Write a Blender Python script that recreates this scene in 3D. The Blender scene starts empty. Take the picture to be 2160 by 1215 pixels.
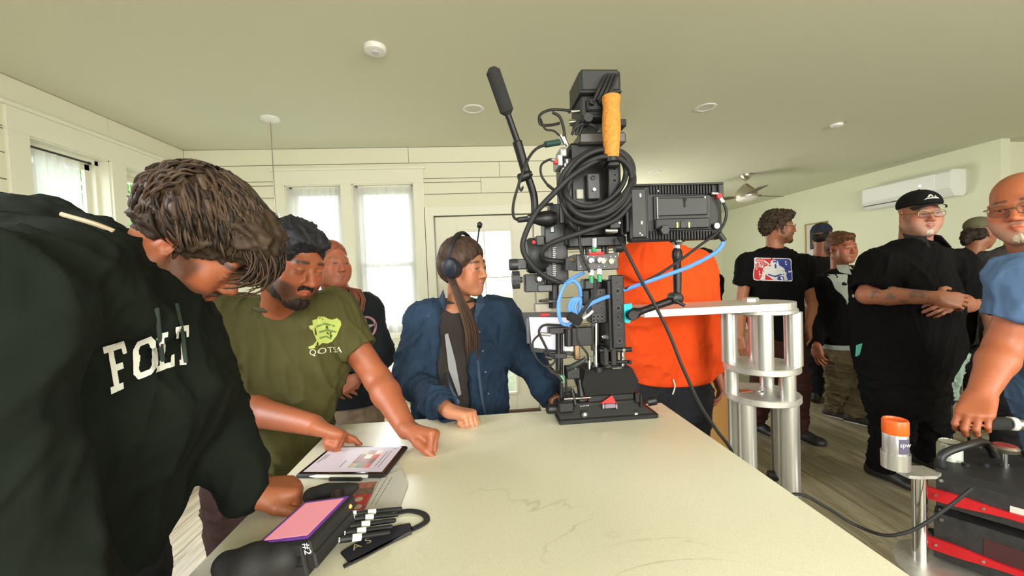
import bpy, bmesh, math, random
import numpy as np
from mathutils import Vector, Matrix
from mathutils.bvhtree import BVHTree

# ------------------------------------------------------------------ camera, world, light, exposure
scene = bpy.context.scene
COL = scene.collection
F_PX, YAW, PITCH, ROLL, CAM_H = 830.0, 0.0803, 0.0321, -0.0405, 1.42
_cy, _sy, _cp, _sp = math.cos(YAW), math.sin(YAW), math.cos(PITCH), math.sin(PITCH)
c_f = np.array([_sy * _cp, _cy * _cp, -_sp])
c_r0 = np.array([_cy, -_sy, 0.0])
c_u0 = np.cross(c_r0, c_f)
c_r = math.cos(ROLL) * c_r0 + math.sin(ROLL) * c_u0
c_u = -math.sin(ROLL) * c_r0 + math.cos(ROLL) * c_u0
CAM = np.array([0.0, 0.0, CAM_H])

cam_data = bpy.data.cameras.new('camera')
cam_data.sensor_width = 36.0
cam_data.lens = F_PX / 2160.0 * 36.0
cam_data.clip_start = 0.02
cam_ob = bpy.data.objects.new('camera', cam_data)
COL.objects.link(cam_ob)
cam_ob.matrix_world = Matrix(((c_r[0], c_u[0], -c_f[0], 0), (c_r[1], c_u[1], -c_f[1], 0), (c_r[2], c_u[2], -c_f[2], CAM_H), (0, 0, 0, 1)))
scene.camera = cam_ob

world = bpy.data.worlds.new('overcast_sky')
scene.world = world
world.use_nodes = True
_bg = world.node_tree.nodes['Background']
_bg.inputs[0].default_value = (0.93, 0.97, 1.0, 1)
_bg.inputs[1].default_value = 2.3

def window_light(name, loc, direction, sx, sy, power, col=(0.95, 0.98, 1.0), spread=180):
    l = bpy.data.lights.new(name, 'AREA')
    l.shape = 'RECTANGLE'; l.size = sx; l.size_y = sy; l.energy = power; l.color = col; l.spread = math.radians(spread)
    o = bpy.data.objects.new(name, l); COL.objects.link(o)
    o.location = loc
    o.rotation_euler = Vector(direction).to_track_quat('-Z', 'Z').to_euler()
    return o
# area lamps standing in for daylight; rear, side and living room windows are unseen
WARM = (1.0, 0.97, 0.88)
window_light('daylight_rear_window', (0.4, -2.45, 1.75), (0.25, 1, -0.5), 2.3, 1.4, 98, WARM)
window_light('daylight_rear_window', (3.9, -2.45, 1.75), (0, 1, 0.4), 1.6, 1.4, 100, WARM)
window_light('daylight_back_window', (-1.23, 3.78, 2.05), (0.1, -1, -0.95), 1.15, .6, 7, spread=75)
window_light('daylight_left_window', (-2.50, 3.3, 2.05), (1, -0.3, -0.95), 1.1, .6, 22, spread=75)
window_light('daylight_side_window', (-2.50, 0.2, 2.05), (1, 0.2, -0.9), 1.6, .6, 16, spread=80)
window_light('daylight_living_window', (1.62, 6.6, 1.6), (1, -0.3, 0.5), 2.4, 1.5, 44, WARM)

scene.view_settings.view_transform = 'Standard'
scene.view_settings.look = 'None'
scene.view_settings.exposure = 0.78
scene.view_settings.gamma = 1.0
scene.view_settings.use_curve_mapping = False
scene.cycles.use_denoising = True
scene.cycles.max_bounces = 5
scene.cycles.diffuse_bounces = 3
scene.cycles.glossy_bounces = 2
scene.cycles.transmission_bounces = 4
scene.cycles.adaptive_threshold = 0.05
scene.cycles.transparent_max_bounces = 16
scene.cycles.sample_clamp_indirect = 6.0
scene.cycles.caustics_reflective = False
scene.cycles.caustics_refractive = False

def ray(x, y):
    return (x - 1080.0) / F_PX * c_r - (y - 607.5) / F_PX * c_u + c_f
def A(x, y, Y):
    d = ray(x, y); return CAM + d * (Y / d[1])          # point of the place seen at (x, y) that lies at world depth Y
def AZ(x, y, Z):
    d = ray(x, y); return CAM + d * ((Z - CAM_H) / d[2])
def AX(x, y, X):
    d = ray(x, y); return CAM + d * (X / d[0])
def V(*a):
    return np.array(a, dtype=float)
def nrm(v):
    v = np.asarray(v, float); return v / max(1e-9, np.linalg.norm(v))

# ------------------------------------------------------------------ materials
MATS = {}
def mat(name, col=(0.5, 0.5, 0.5), rough=0.6, metal=0.0, bump=0.0, bscale=200.0, var=0.0, vscale=8.0, attr=False, sheen=0.0,
        emit=None, estr=1.0, trans=0.0, spec=0.5, sss=0.0, coat=0.0):
    if name in MATS: return MATS[name]
    m = bpy.data.materials.new(name); m.use_nodes = True
    nt = m.node_tree; n = nt.nodes; b = n['Principled BSDF']
    c4 = (*col, 1)
    b.inputs['Base Color'].default_value = c4
    b.inputs['Roughness'].default_value = rough
    b.inputs['Metallic'].default_value = metal
    b.inputs['Specular IOR Level'].default_value = spec
    if sheen: b.inputs['Sheen Weight'].default_value = sheen; b.inputs['Sheen Roughness'].default_value = 0.6
    if trans: b.inputs['Transmission Weight'].default_value = trans
    if coat: b.inputs['Coat Weight'].default_value = coat
    if sss:
        b.inputs['Subsurface Weight'].default_value = sss
        b.inputs['Subsurface Radius'].default_value = (0.01, 0.004, 0.002)
    if emit:
        b.inputs['Emission Color'].default_value = (*emit, 1); b.inputs['Emission Strength'].default_value = estr
    tc = n.new('ShaderNodeTexCoord')
    src = None
    if attr:
        a = n.new('ShaderNodeAttribute'); a.attribute_name = 'Col'; src = a.outputs['Color']
    if var:
        t = n.new('ShaderNodeTexNoise'); t.inputs['Scale'].default_value = vscale; t.inputs['Detail'].default_value = 5
        nt.links.new(tc.outputs['Object'], t.inputs['Vector'])
        mr = n.new('ShaderNodeMapRange'); mr.inputs[1].default_value = 0.3; mr.inputs[2].default_value = 0.7
        mr.inputs[3].default_value = 1 - var; mr.inputs[4].default_value = 1 + var
        nt.links.new(t.outputs['Fac'], mr.inputs[0])
        mx = n.new('ShaderNodeMix'); mx.data_type = 'RGBA'; mx.blend_type = 'MULTIPLY'; mx.inputs[0].default_value = 1
        if src is not None: nt.links.new(src, mx.inputs[6])
        else: mx.inputs[6].default_value = c4
        nt.links.new(mr.outputs[0], mx.inputs[7]); src = mx.outputs[2]
    if src is not None: nt.links.new(src, b.inputs['Base Color'])
    if bump:
        t = n.new('ShaderNodeTexNoise'); t.inputs['Scale'].default_value = bscale; t.inputs['Detail'].default_value = 3
        nt.links.new(tc.outputs['Object'], t.inputs['Vector'])
        bp = n.new('ShaderNodeBump'); bp.inputs['Strength'].default_value = bump; bp.inputs['Distance'].default_value = 0.002
        nt.links.new(t.outputs['Fac'], bp.inputs['Height']); nt.links.new(bp.outputs[0], b.inputs['Normal'])
    MATS[name] = m
    return m

# ------------------------------------------------------------------ objects
ORG = {}
def tag(o, label=None, cat=None, group=None, kind=None):
    if label: o['label'] = label
    if cat: o['category'] = cat
    if group: o['group'] = group
    if kind: o['kind'] = kind
    return o
def thing(name, loc, label, cat, group=None):
    o = bpy.data.objects.new(name, None); COL.objects.link(o)
    o.empty_display_size = 0.1
    o.location = tuple(float(x) for x in loc); ORG[o.name] = np.array(loc, float)
    return tag(o, label, cat, group)
def mesh_data(name, verts, faces, org=None, smooth=False, cols=None, sharp=None):
    v = np.asarray(verts, float)
    if org is not None: v = v - org
    me = bpy.data.meshes.new(name)
    if isinstance(faces, np.ndarray) and faces.ndim == 2:
        nf, k = faces.shape
        me.vertices.add(len(v)); me.vertices.foreach_set('co', v.astype(np.float32).ravel())
        me.loops.add(nf * k); me.loops.foreach_set('vertex_index', faces.astype(np.int32).ravel())
        me.polygons.add(nf)
        me.polygons.foreach_set('loop_start', np.arange(0, nf * k, k, dtype=np.int32))
        me.update(calc_edges=True); me.validate()
    else:
        me.from_pydata([tuple(x) for x in v.tolist()], [], [tuple(f) for f in faces])
    if smooth:
        me.polygons.foreach_set('use_smooth', np.ones(len(me.polygons), dtype=bool))
    if cols is not None:
        a = me.color_attributes.new('Col', 'FLOAT_COLOR', 'POINT')
        c = np.ones((len(v), 4), np.float32); c[:, :3] = cols
        a.data.foreach_set('color', c.ravel())
    return me
def obj(name, verts, faces, material, parent=None, smooth=False, cols=None, org=None, **tags):
    """one mesh object; coordinates are world coordinates, the origin is the parent's (or org)"""
    v = np.asarray(verts, float)
    if parent is not None: org_ = ORG[parent.name]
    elif org is not None: org_ = np.array(org, float)
    else:
        lo, hi = v.min(0), v.max(0); org_ = np.array([(lo[0] + hi[0]) / 2, (lo[1] + hi[1]) / 2, lo[2]])
    me = mesh_data(name, v, faces, org_, smooth, cols)
    o = bpy.data.objects.new(name, me); COL.objects.link(o)
    me.materials.append(material)
    if parent is not None: o.parent = parent
    else: o.location = tuple(org_)
    ORG[o.name] = org_
    tag(o, **tags)
    return o

class M:
    """collects simple solids into one mesh (world coordinates)"""
    def __init__(s): s.v = []; s.f = []
    def add(s, vs, fs):
        o = len(s.v); s.v += [tuple(float(c) for c in p) for p in vs]; s.f += [tuple(i + o for i in f) for f in fs]; return s
    def box(s, c, size, R=None, bev=0.0):
        hx, hy, hz = (x / 2 for x in size)
        c = np.array(c, float)
        R = np.eye(3) if R is None else np.asarray(R, float)
        b = min(bev, hx * .9, hy * .9, hz * .9)
        if b <= 0:
            P = [(x, y, z) for x in (-hx, hx) for y in (-hy, hy) for z in (-hz, hz)]
            Fc = [(0, 1, 3, 2), (4, 6, 7, 5), (0, 4, 5, 1), (2, 3, 7, 6), (0, 2, 6, 4), (1, 5, 7, 3)]
        else:
            P = []; ix = {}
            for sx in (-1, 1):
                for sy in (-1, 1):
                    for sz in (-1, 1):
                        for a in range(3):
                            p = [sx * (hx - b), sy * (hy - b), sz * (hz - b)]
                            p[a] = (sx * hx, sy * hy, sz * hz)[a]
                            ix[(sx, sy, sz, a)] = len(P); P.append(tuple(p))
            Fc = []
            for a in range(3):
                u, w = (a + 1) % 3, (a + 2) % 3
                for sg in (-1, 1):
                    q = []
                    for su, sw in ((-1, -1), (1, -1), (1, 1), (-1, 1)):
                        k = [0, 0, 0]; k[a] = sg; k[u] = su; k[w] = sw; q.append(ix[(*k, a)])
                    Fc.append(tuple(q) if sg > 0 else tuple(reversed(q)))
            for a in range(3):
                u, w = (a + 1) % 3, (a + 2) % 3
                for su in (-1, 1):
                    for sw in (-1, 1):
                        q = []
                        for sa, ax in ((-1, u), (1, u), (1, w), (-1, w)):
                            k = [0, 0, 0]; k[a] = sa; k[u] = su; k[w] = sw; q.append(ix[(*k, ax)])
                        Fc.append(tuple(q) if su * sw < 0 else tuple(reversed(q)))
            for sx in (-1, 1):
                for sy in (-1, 1):
                    for sz in (-1, 1):
                        q = [ix[(sx, sy, sz, a)] for a in range(3)]
                        Fc.append(tuple(q) if sx * sy * sz > 0 else tuple(reversed(q)))
        P = np.array(P) @ R.T + c
        return s.add(P, Fc)
    def lathe(s, a, axis, prof, n=20, cap=True):
        """prof = [(distance along the axis, radius)...]"""
        a = np.array(a, float); w = nrm(axis)
        u = nrm(np.cross(w, [0, 0, 1] if abs(w[2]) < .9 else [1, 0, 0])); v = np.cross(w, u)
        P = []; Fc = []
        for t, r in prof:
            for i in range(n):
                th = 2 * math.pi * i / n
                P.append(a + w * t + (u * math.cos(th) + v * math.sin(th)) * r)
        for j in range(len(prof) - 1):
            for i in range(n):
                k = (i + 1) % n
                Fc.append((j * n + i, j * n + k, (j + 1) * n + k, (j + 1) * n + i))
        if cap:
            Fc.append(tuple(reversed(range(n)))); Fc.append(tuple(range((len(prof) - 1) * n, len(prof) * n)))
        return s.add(P, Fc)
    def cyl(s, a, b, r, r2=None, n=18, bev=0.0):
        a = np.array(a, float); b = np.array(b, float); L = np.linalg.norm(b - a); r2 = r if r2 is None else r2
        pr = [(0, r), (L, r2)] if bev <= 0 else [(0, r - bev), (bev, r), (L - bev, r2), (L, r2 - bev)]
        return s.lathe(a, b - a, pr, n)
    def tube(s, pts, r, n=8, closed=False, ry=None, sub=6, up=(0, 0, 1)):
        """smooth tube through points; r a number or list"""
        pts = np.array(pts, float)
        if sub > 1: pts, r = spline(pts, r, sub, closed)
        m = len(pts); r = np.full(m, r) if np.isscalar(r) else np.asarray(r)
        T = np.gradient(pts, axis=0) if not closed else np.roll(pts, -1, 0) - np.roll(pts, 1, 0)
        T /= np.maximum(1e-9, np.linalg.norm(T, axis=1))[:, None]
        u = np.cross(T[0], up)
        if np.linalg.norm(u) < .1: u = np.cross(T[0], (1, 0, 0))
        u = nrm(u); P = []; Fc = []
        for j in range(m):
            u = nrm(u - T[j] * (u @ T[j])); v = np.cross(T[j], u)
            for i in range(n):
                th = 2 * math.pi * i / n
                P.append(pts[j] + u * math.cos(th) * r[j] + v * math.sin(th) * (r[j] if ry is None else ry))
        for j in range(m if closed else m - 1):
            j2 = (j + 1) % m
            for i in range(n):
                k = (i + 1) % n
                Fc.append((j * n + i, j * n + k, j2 * n + k, j2 * n + i))
        if not closed:
            Fc.append(tuple(reversed(range(n)))); Fc.append(tuple(range((m - 1) * n, m * n)))
        return s.add(P, Fc)
    def prism(s, poly, thick):
        """poly: closed loop of 3-D points (one plane), thick: 3-D offset"""
        poly = np.array(poly, float); n = len(poly); t = np.array(thick, float)
        P = list(poly) + list(poly + t)
        nn = np.zeros(3)
        for i in range(n): nn += np.cross(poly[i] - poly[0], poly[(i + 1) % n] - poly[0])
        Fc = [tuple(range(n)), tuple(reversed(range(n, 2 * n)))] + [(i, i + n, (i + 1) % n + n, (i + 1) % n) for i in range(n)]
        if nn @ t > 0: Fc = [tuple(reversed(f)) for f in Fc]
        return s.add(P, Fc)
    def build(s, name, material, parent=None, smooth=False, **k):
        o = obj(name, s.v, s.f, material, parent, False, **k)
        if smooth:
            me = o.data
            me.polygons.foreach_set('use_smooth', np.ones(len(me.polygons), dtype=bool))
            me.set_sharp_from_angle(angle=0.7)
        return o

def spline(pts, r, sub, closed=False):
    pts = np.array(pts, float); n = len(pts)
    rr = None if np.isscalar(r) else np.asarray(r, float)
    out = []; ro = []
    for i in range(n if closed else n - 1):
        if closed: p0, p1, p2, p3 = (pts[(i + k) % n] for k in (-1, 0, 1, 2))
        else: p0, p1, p2, p3 = pts[max(i - 1, 0)], pts[i], pts[i + 1], pts[min(i + 2, n - 1)]
        for k in range(sub):
            t = k / sub
            out.append(.5 * (2 * p1 + (p2 - p0) * t + (2 * p0 - 5 * p1 + 4 * p2 - p3) * t * t + (3 * p1 - p0 - 3 * p2 + p3) * t ** 3))
            if rr is not None: ro.append(rr[i] * (1 - t) + rr[(i + 1) % n] * t)
    if not closed:
        out.append(pts[-1])
        if rr is not None: ro.append(rr[-1])
    return np.array(out), (r if rr is None else np.array(ro))

def rotz(a):
    c, s = math.cos(a), math.sin(a); return np.array([[c, -s, 0], [s, c, 0], [0, 0, 1.0]])
def frame(fwd, up=(0, 0, 1)):
    """columns: right, forward, up"""
    f = nrm(fwd); r = nrm(np.cross(f, up)); u = np.cross(r, f)
    return np.stack([r, f, u], 1)

def text_mesh(txt, size, extrude=0.0, align='CENTER', cuts=0, space=1.0):
    cu = bpy.data.curves.new('lettering', 'FONT'); cu.body = txt; cu.size = size; cu.align_x = align; cu.align_y = 'CENTER'
    cu.extrude = extrude; cu.resolution_u = 3; cu.space_character = space
    o = bpy.data.objects.new('lettering', cu); COL.objects.link(o)
    dg = bpy.context.evaluated_depsgraph_get(); dg.update()
    me = bpy.data.meshes.new_from_object(o.evaluated_get(dg))
    v = np.array([x.co[:] for x in me.vertices]); f = [tuple(p.vertices) for p in me.polygons]
    bpy.data.objects.remove(o); bpy.data.curves.remove(cu); bpy.data.meshes.remove(me)
    return v, f
def lettering(txt, size, at, right, up, material, parent, depth=0.0008, name='lettering', space=1.0):
    v, f = text_mesh(txt, size, 0, space=space)
    r = nrm(right); u = nrm(up); n = np.cross(r, u)
    w = np.array(at, float) + v[:, :1] * r + v[:, 1:2] * u + n * depth
    return obj(name, w, f, material, parent)
# ------------------------------------------------------------------ the setting
CEIL, XL, YB, XR, YF, YR = 2.74, -2.77, 4.04, 5.93, 9.2, -2.6
XE = 1.44                                        # free end of the back wall
paint = mat('cream_white_wall_paint', (0.80, 0.785, 0.62), 0.55, bump=0.06, bscale=60)
paint_r = mat('pale_green_white_wall_paint', (0.74, 0.76, 0.58), 0.7, bump=0.06, bscale=90)
ceilm = mat('matte_ceiling_paint', (0.70, 0.71, 0.55), 0.8, bump=0.08, bscale=140)
trimp = mat('satin_white_trim_paint', (0.83, 0.82, 0.68), 0.4)
groove = mat('dark_joint', (0.24, 0.23, 0.16), 0.8)

def slab(name, lo, hi, m, parent=None, **t):
    lo = np.array(lo, float); hi = np.array(hi, float)
    return M().box((lo + hi) / 2, hi - lo).build(name, m, parent, **t)

def ell_plan(z0, z1):
    q = M(); poly = [(XL - .16, YR - .12), (7.0, YR - .12), (7.0, YF + .12), (XE - .12, YF + .12), (XE - .12, YB + .16), (XL - .16, YB + .16)]
    # two slabs sharing one edge: kitchen end and living room end
    q.box(((XL - .16 + 7.0) / 2, (YR - .12 + YB + .16) / 2, (z0 + z1) / 2), (7.0 - XL + .16, YB + .16 - YR + .12, z1 - z0))
    q.box(((XE - .12 + 7.0) / 2, (YB + .16 + YF + .12) / 2, (z0 + z1) / 2), (7.0 - XE + .12, YF - YB - .04, z1 - z0))
    return q
ell_plan(CEIL, CEIL + .12).build('ceiling', ceilm, kind='structure')
floor_base = ell_plan(-.10, -.006).build('floor', mat('dark_subfloor', (0.16, 0.14, 0.11), .9), kind='structure')

def wood_floor_material():
    m = bpy.data.materials.new('grey_oak_plank'); m.use_nodes = True
    nt = m.node_tree; n = nt.nodes; b = n['Principled BSDF']; L = nt.links
    tc = n.new('ShaderNodeTexCoord'); oi = n.new('ShaderNodeObjectInfo')
    mp = n.new('ShaderNodeMapping'); mp.inputs['Scale'].default_value = (16, 1.3, 1)
    add = n.new('ShaderNodeVectorMath'); add.operation = 'ADD'
    sc = n.new('ShaderNodeVectorMath'); sc.operation = 'SCALE'; sc.inputs[3].default_value = 37.0
    comb = n.new('ShaderNodeCombineXYZ'); L.new(oi.outputs['Random'], comb.inputs[0]); L.new(oi.outputs['Random'], comb.inputs[1])
    L.new(comb.outputs[0], sc.inputs[0]); L.new(tc.outputs['Object'], mp.inputs[0]); L.new(mp.outputs[0], add.inputs[0]); L.new(sc.outputs[0], add.inputs[1])
    t = n.new('ShaderNodeTexNoise'); t.inputs['Scale'].default_value = 1.6; t.inputs['Detail'].default_value = 7; t.inputs['Roughness'].default_value = .62; t.inputs['Distortion'].default_value = .7
    L.new(add.outputs[0], t.inputs['Vector'])
    cr = n.new('ShaderNodeValToRGB'); e = cr.color_ramp.elements
    e[0].position = .32; e[0].color = (.17, .14, .085, 1); e[1].position = .66; e[1].color = (.40, .345, .235, 1)
    L.new(t.outputs['Fac'], cr.inputs[0])
    mr = n.new('ShaderNodeMapRange'); mr.inputs[3].default_value = .80; mr.inputs[4].default_value = 1.12; L.new(oi.outputs['Random'], mr.inputs[0])
    mx = n.new('ShaderNodeMix'); mx.data_type = 'RGBA'; mx.blend_type = 'MULTIPLY'; mx.inputs[0].default_value = 1
    L.new(cr.outputs[0], mx.inputs[6]); L.new(mr.outputs[0], mx.inputs[7]); L.new(mx.outputs[2], b.inputs['Base Color'])
    b.inputs['Roughness'].default_value = .42
    bp = n.new('ShaderNodeBump'); bp.inputs['Strength'].default_value = .15; bp.inputs['Distance'].default_value = .002
    L.new(t.outputs['Fac'], bp.inputs['Height']); L.new(bp.outputs[0], b.inputs['Normal'])
    return m
plank_m = wood_floor_material()
PW, PL = 0.182, 1.52
plank_me = {}
def plank(x0, y0, y1):
    L_ = round(y1 - y0, 2)
    if L_ not in plank_me:
        q = M().box((0, 0, 0), (PW - .003, L_ - .003, .012), bev=.0012)
        me = mesh_data('plank', q.v, q.f); me.materials.append(plank_m); plank_me[L_] = me
    o = bpy.data.objects.new('plank', plank_me[L_]); COL.objects.link(o); o.parent = floor_base
    fo = floor_base.location
    o.location = (x0 + PW / 2 - fo.x, (y0 + y1) / 2 - fo.y, -.006 - fo.z)
random.seed(4)
nx = int((XR + .1 - XL) / PW) + 1
n_planks = 0
for i in range(nx):
    x0 = XL + i * PW
    off = random.random() * PL
    y = (-.6 if x0 < 1.0 else .4) - off
    yend = YB if x0 < XE else YF
    while y < yend - .02:
        a, b2 = max(y, -1.0), min(y + PL, yend)
        if -.55 < x0 < .45 and b2 < 1.4: y += PL; continue     # under the island
        if b2 - a > .05 and n_planks < 300: plank(x0, a, b2); n_planks += 1
        y += PL

# shiplap walls: each board a piece of its wall
BH = 0.1575
def cut_rects(u0, u1, z0, z1, holes):
    rs = [(u0, u1, z0, z1)]
    for (a, b, c, d) in holes:
        out = []
        for (p, q, r, s) in rs:
            if b <= p or a >= q or d <= r or c >= s: out.append((p, q, r, s)); continue
            if c > r + .004: out.append((p, q, r, c))
            if d < s - .004: out.append((p, q, d, s))
            r2, s2 = max(r, c), min(s, d)
            if a > p + .004: out.append((p, a, r2, s2))
            if b < q - .004: out.append((b, q, r2, s2))
        rs = out
    return rs
def shiplap(parent, u0, u1, holes, place, seed):
    rnd = random.Random(seed); z = CEIL
    k = 0
    while z > .14:
        z0 = max(z - BH, .12)
        cutu = [u0]; 
        joint = u0 + (u1 - u0) * rnd.uniform(.25, .8)
        if k == 0 and seed == 1: joint = -.66
        for (a, b) in ((u0, joint), (joint, u1)):
            for (p, q, r, s) in cut_rects(a, b, z0, z, holes):
                lo, hi = place(p + .0016, q - .0016, r + .0032, s - .0032)
                c = (np.array(lo) + hi) / 2
                M().box(c, np.abs(np.array(hi) - lo), bev=.002).build('shiplap_board', paint, parent)
        z -= BH; k += 1
W1, W2 = (-1.86, -1.33, .88, 2.385), (-1.225, -.625, .88, 2.385)
DOOR = (-.44, .575, 0, 2.05)
holes_b = [W1, W2, DOOR]
mb = M()
for (p, q, r, s) in cut_rects(XL - .15, XE, 0, CEIL, holes_b):
    mb.box(((p + q) / 2, YB + .085, (r + s) / 2), (q - p, .15, s - r))
wall_back = mb.build('wall_back', groove, kind='structure')
shiplap(wall_back, XL, XE, holes_b, lambda p, q, r, s: ((p, YB - .003, r), (q, YB + .013, s)), 1)
slab('trim_1', (XE - .005, YB - .02, 0), (XE + .02, YB + .18, CEIL), trimp, kind='structure')

LW1, LW2 = (2.71, 3.255, .88, 2.41), (3.38, 3.92, .88, 2.41)      # along Y
LW0 = (-.7, 1.0, .88, 2.41)
holes_l = [LW1, LW2, LW0]
mb = M()
for (p, q, r, s) in cut_rects(YR - .1, YB + .16, 0, CEIL, holes_l):
    mb.box((XL - .085, (p + q) / 2, (r + s) / 2), (.15, q - p, s - r))
wall_left = mb.build('wall_left', groove, kind='structure')
shiplap(wall_left, .6, YB - .004, [LW1, LW2], lambda p, q, r, s: ((XL - .013, p, r), (XL + .003, q, s)), 2)

mb = M()
for (p, q, r, s) in cut_rects(YB + .15, YF + .1, 0, CEIL, [(5.4, 7.8, .85, 2.35)]):
    mb.box((XE - .06, (p + q) / 2, (r + s) / 2), (.12, q - p, s - r))
mb.build('wall_living', paint_r, kind='structure')
slab('wall_far', (XE - .1, YF, 0), (XR + .1, YF + .12, CEIL), paint_r, kind='structure')
slab('wall_right', (XR, 4.03, 0), (XR + .12, YF + .1, CEIL), paint_r, kind='structure')
slab('wall_hall', (XR + .72, -1.0, 0), (XR + .84, 4.4, CEIL), mat('beige_hall_paint', (.62, .58, .47), .7), kind='structure')
slab('wall_hall_end', (XR + .12, 4.15, 0), (XR + .8, 4.27, CEIL), paint_r, kind='structure')
slab('trim_2', (XR + .69, 3.50, 0), (XR + .72, 3.74, 2.2), trimp, kind='structure')
mb = M()
for (p, q, r, s) in cut_rects(XL - .15, XR + .84, 0, CEIL, [(-.75, 1.55, 1.05, 2.45), (3.1, 4.7, 1.05, 2.45)]):
    mb.box(((p + q) / 2, YR - .06, (r + s) / 2), (q - p, .12, s - r))
mb.build('wall_rear', paint, kind='structure')
slab('wall_hall_rear', (XR + .72, YR - .1, 0), (XR + .84, -1.0, CEIL), paint, kind='structure')
slab('baseboard_right', (XR - .015, 4.03, 0), (XR, YF, .11), trimp, kind='structure')
slab('baseboard_far', (XE, YF - .015, 0), (XR, YF, .11), trimp, kind='structure')
slab('baseboard_left', (XL, YR, 0), (XL + .02, YB, .14), trimp, kind='structure')
slab('baseboard_door', (DOOR[1] + .09, YB - .02, 0), (XE, YB - .003, .14), trimp, kind='structure')
slab('baseboard_back', (XL, YB - .02, 0), (DOOR[0] - .1, YB - .003, .14), trimp, kind='structure')

# windows: casing boards, frame, sashes, panes, curtain rod and curtain
def pane_material():
    m = bpy.data.materials.new('window_glass'); m.use_nodes = True
    nt = m.node_tree; n = nt.nodes; L = nt.links; n.remove(n['Principled BSDF'])
    tr = n.new('ShaderNodeBsdfTransparent'); gl = n.new('ShaderNodeBsdfGlossy'); gl.inputs['Roughness'].default_value = .02
    fr = n.new('ShaderNodeFresnel'); fr.inputs[0].default_value = 1.45; mx = n.new('ShaderNodeMixShader')
    ge = n.new('ShaderNodeNewGeometry'); iv = n.new('ShaderNodeMath'); iv.operation = 'SUBTRACT'; iv.inputs[0].default_value = 1; L.new(ge.outputs['Backfacing'], iv.inputs[1])
    mu = n.new('ShaderNodeMath'); mu.operation = 'MULTIPLY'; L.new(fr.outputs[0], mu.inputs[0]); L.new(iv.outputs[0], mu.inputs[1]); L.new(mu.outputs[0], mx.inputs[0]); L.new(tr.outputs[0], mx.inputs[1]); L.new(gl.outputs[0], mx.inputs[2]); L.new(mx.outputs[0], n['Material Output'].inputs[0])
    return m
glass = pane_material()
def sheer_material():
    m = bpy.data.materials.new('sheer_white_curtain'); m.use_nodes = True
    nt = m.node_tree; n = nt.nodes; L = nt.links; n.remove(n['Principled BSDF'])
    out = n['Material Output']
    tr = n.new('ShaderNodeBsdfTransparent'); tl = n.new('ShaderNodeBsdfTranslucent'); df = n.new('ShaderNodeBsdfDiffuse')
    tl.inputs[0].default_value = (.93, .93, .94, 1); df.inputs[0].default_value = (.82, .82, .82, 1)
    m1 = n.new('ShaderNodeMixShader'); m1.inputs[0].default_value = .5; L.new(tl.outputs[0], m1.inputs[1]); L.new(df.outputs[0], m1.inputs[2])
    m2 = n.new('ShaderNodeMixShader'); m2.inputs[0].default_value = .90; L.new(tr.outputs[0], m2.inputs[1]); L.new(m1.outputs[0], m2.inputs[2])
    L.new(m2.outputs[0], out.inputs[0]); return m
sheer = sheer_material()
rod_m = mat('dark_bronze_rod', (.05, .045, .04), .4, .6)
def window(n, place, u0, u1, z0, z1, curtain, pane_gap=.05):
    """place(u, depth into the wall, z) -> world point; the parts are built in wall coordinates"""
    def bx(q, ua, ub, da, db, za, zb):
        p = np.array(place(ua, da, za)); r = np.array(place(ub, db, zb)); q.box((p + r) / 2, np.abs(r - p)); return q
    o = place((u0 + u1) / 2, 0, z0)
    root = thing('window_%d' % n, o, None, None); tag(root, kind='structure')
    f = M()
    for (a, b, c, d) in ((u0, u0 + .035, z0, z1), (u1 - .035, u1, z0, z1), (u0, u1, z1 - .04, z1), (u0, u1, z0, z0 + .05)): bx(f, a, b, .07, .14, c, d)
    f.build('window_frame', trimp, root)
    zm = (z0 + z1) / 2 - .05
    for (za, zb, dd) in ((z0 + .05, zm + .02, .085), (zm - .02, z1 - .04, .11)):
        s = M()
        for (a, b, c, d) in ((u0 + .035, u0 + .07, za, zb), (u1 - .07, u1 - .035, za, zb), (u0 + .035, u1 - .035, zb - .04, zb), (u0 + .035, u1 - .035, za, za + .04)):
            bx(s, a, b, dd, dd + .025, c, d)
        so = s.build('sash', trimp, root)
        g = bx(M(), u0 + .07, u1 - .07, dd + .01, dd + .014, za + .04, zb - .04)
        g.build('pane', glass, so)
    return root
def curtain(name, place, u0, u1, z0, z1, d, folds, label, seed, gather=1.0):
    rnd = random.Random(seed); nu, nz = 90, 14; P = []
    ph = [rnd.uniform(0, 6.28) for _ in range(4)]
    for j in range(nz + 1):
        z = z1 + (z0 - z1) * j / nz
        for i in range(nu + 1):
            t = i / nu
            u = u0 + (u1 - u0) * (t ** gather)
            w = .016 * math.sin(t * folds * 6.283 + ph[0]) + .008 * math.sin(t * folds * 2.3 * 6.283 + ph[1] + j * .1) + .006 * math.sin(t * 9 + j * .35 + ph[2])
            P.append(place(u, d + w * (.55 + .45 * j / nz), z))
    Fc = [(j * (nu + 1) + i, j * (nu + 1) + i + 1, (j + 1) * (nu + 1) + i + 1, (j + 1) * (nu + 1) + i) for j in range(nz) for i in range(nu)]
    root = thing(name, place((u0 + u1) / 2, d, z0), label, 'curtain')
    obj('curtain_cloth', P, Fc, sheer, root, smooth=True)
    return root
back_at = lambda u, d, z: (u, YB + d, z)
left_at = lambda u, d, z: (XL - d, u, z)
window(1, back_at, *W1, None); window(2, back_at, *W2, None)
window(3, left_at, *LW1, None); window(4, left_at, *LW2, None)
window(5, lambda u, d, z: (XL - d, u, z), *LW0, None)
window(6, lambda u, d, z: (u, YR - d, z), -.75, 1.55, 1.05, 2.45, None)
window(7, lambda u, d, z: (u, YR - d, z), 3.1, 4.7, 1.05, 2.45, None)
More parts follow.
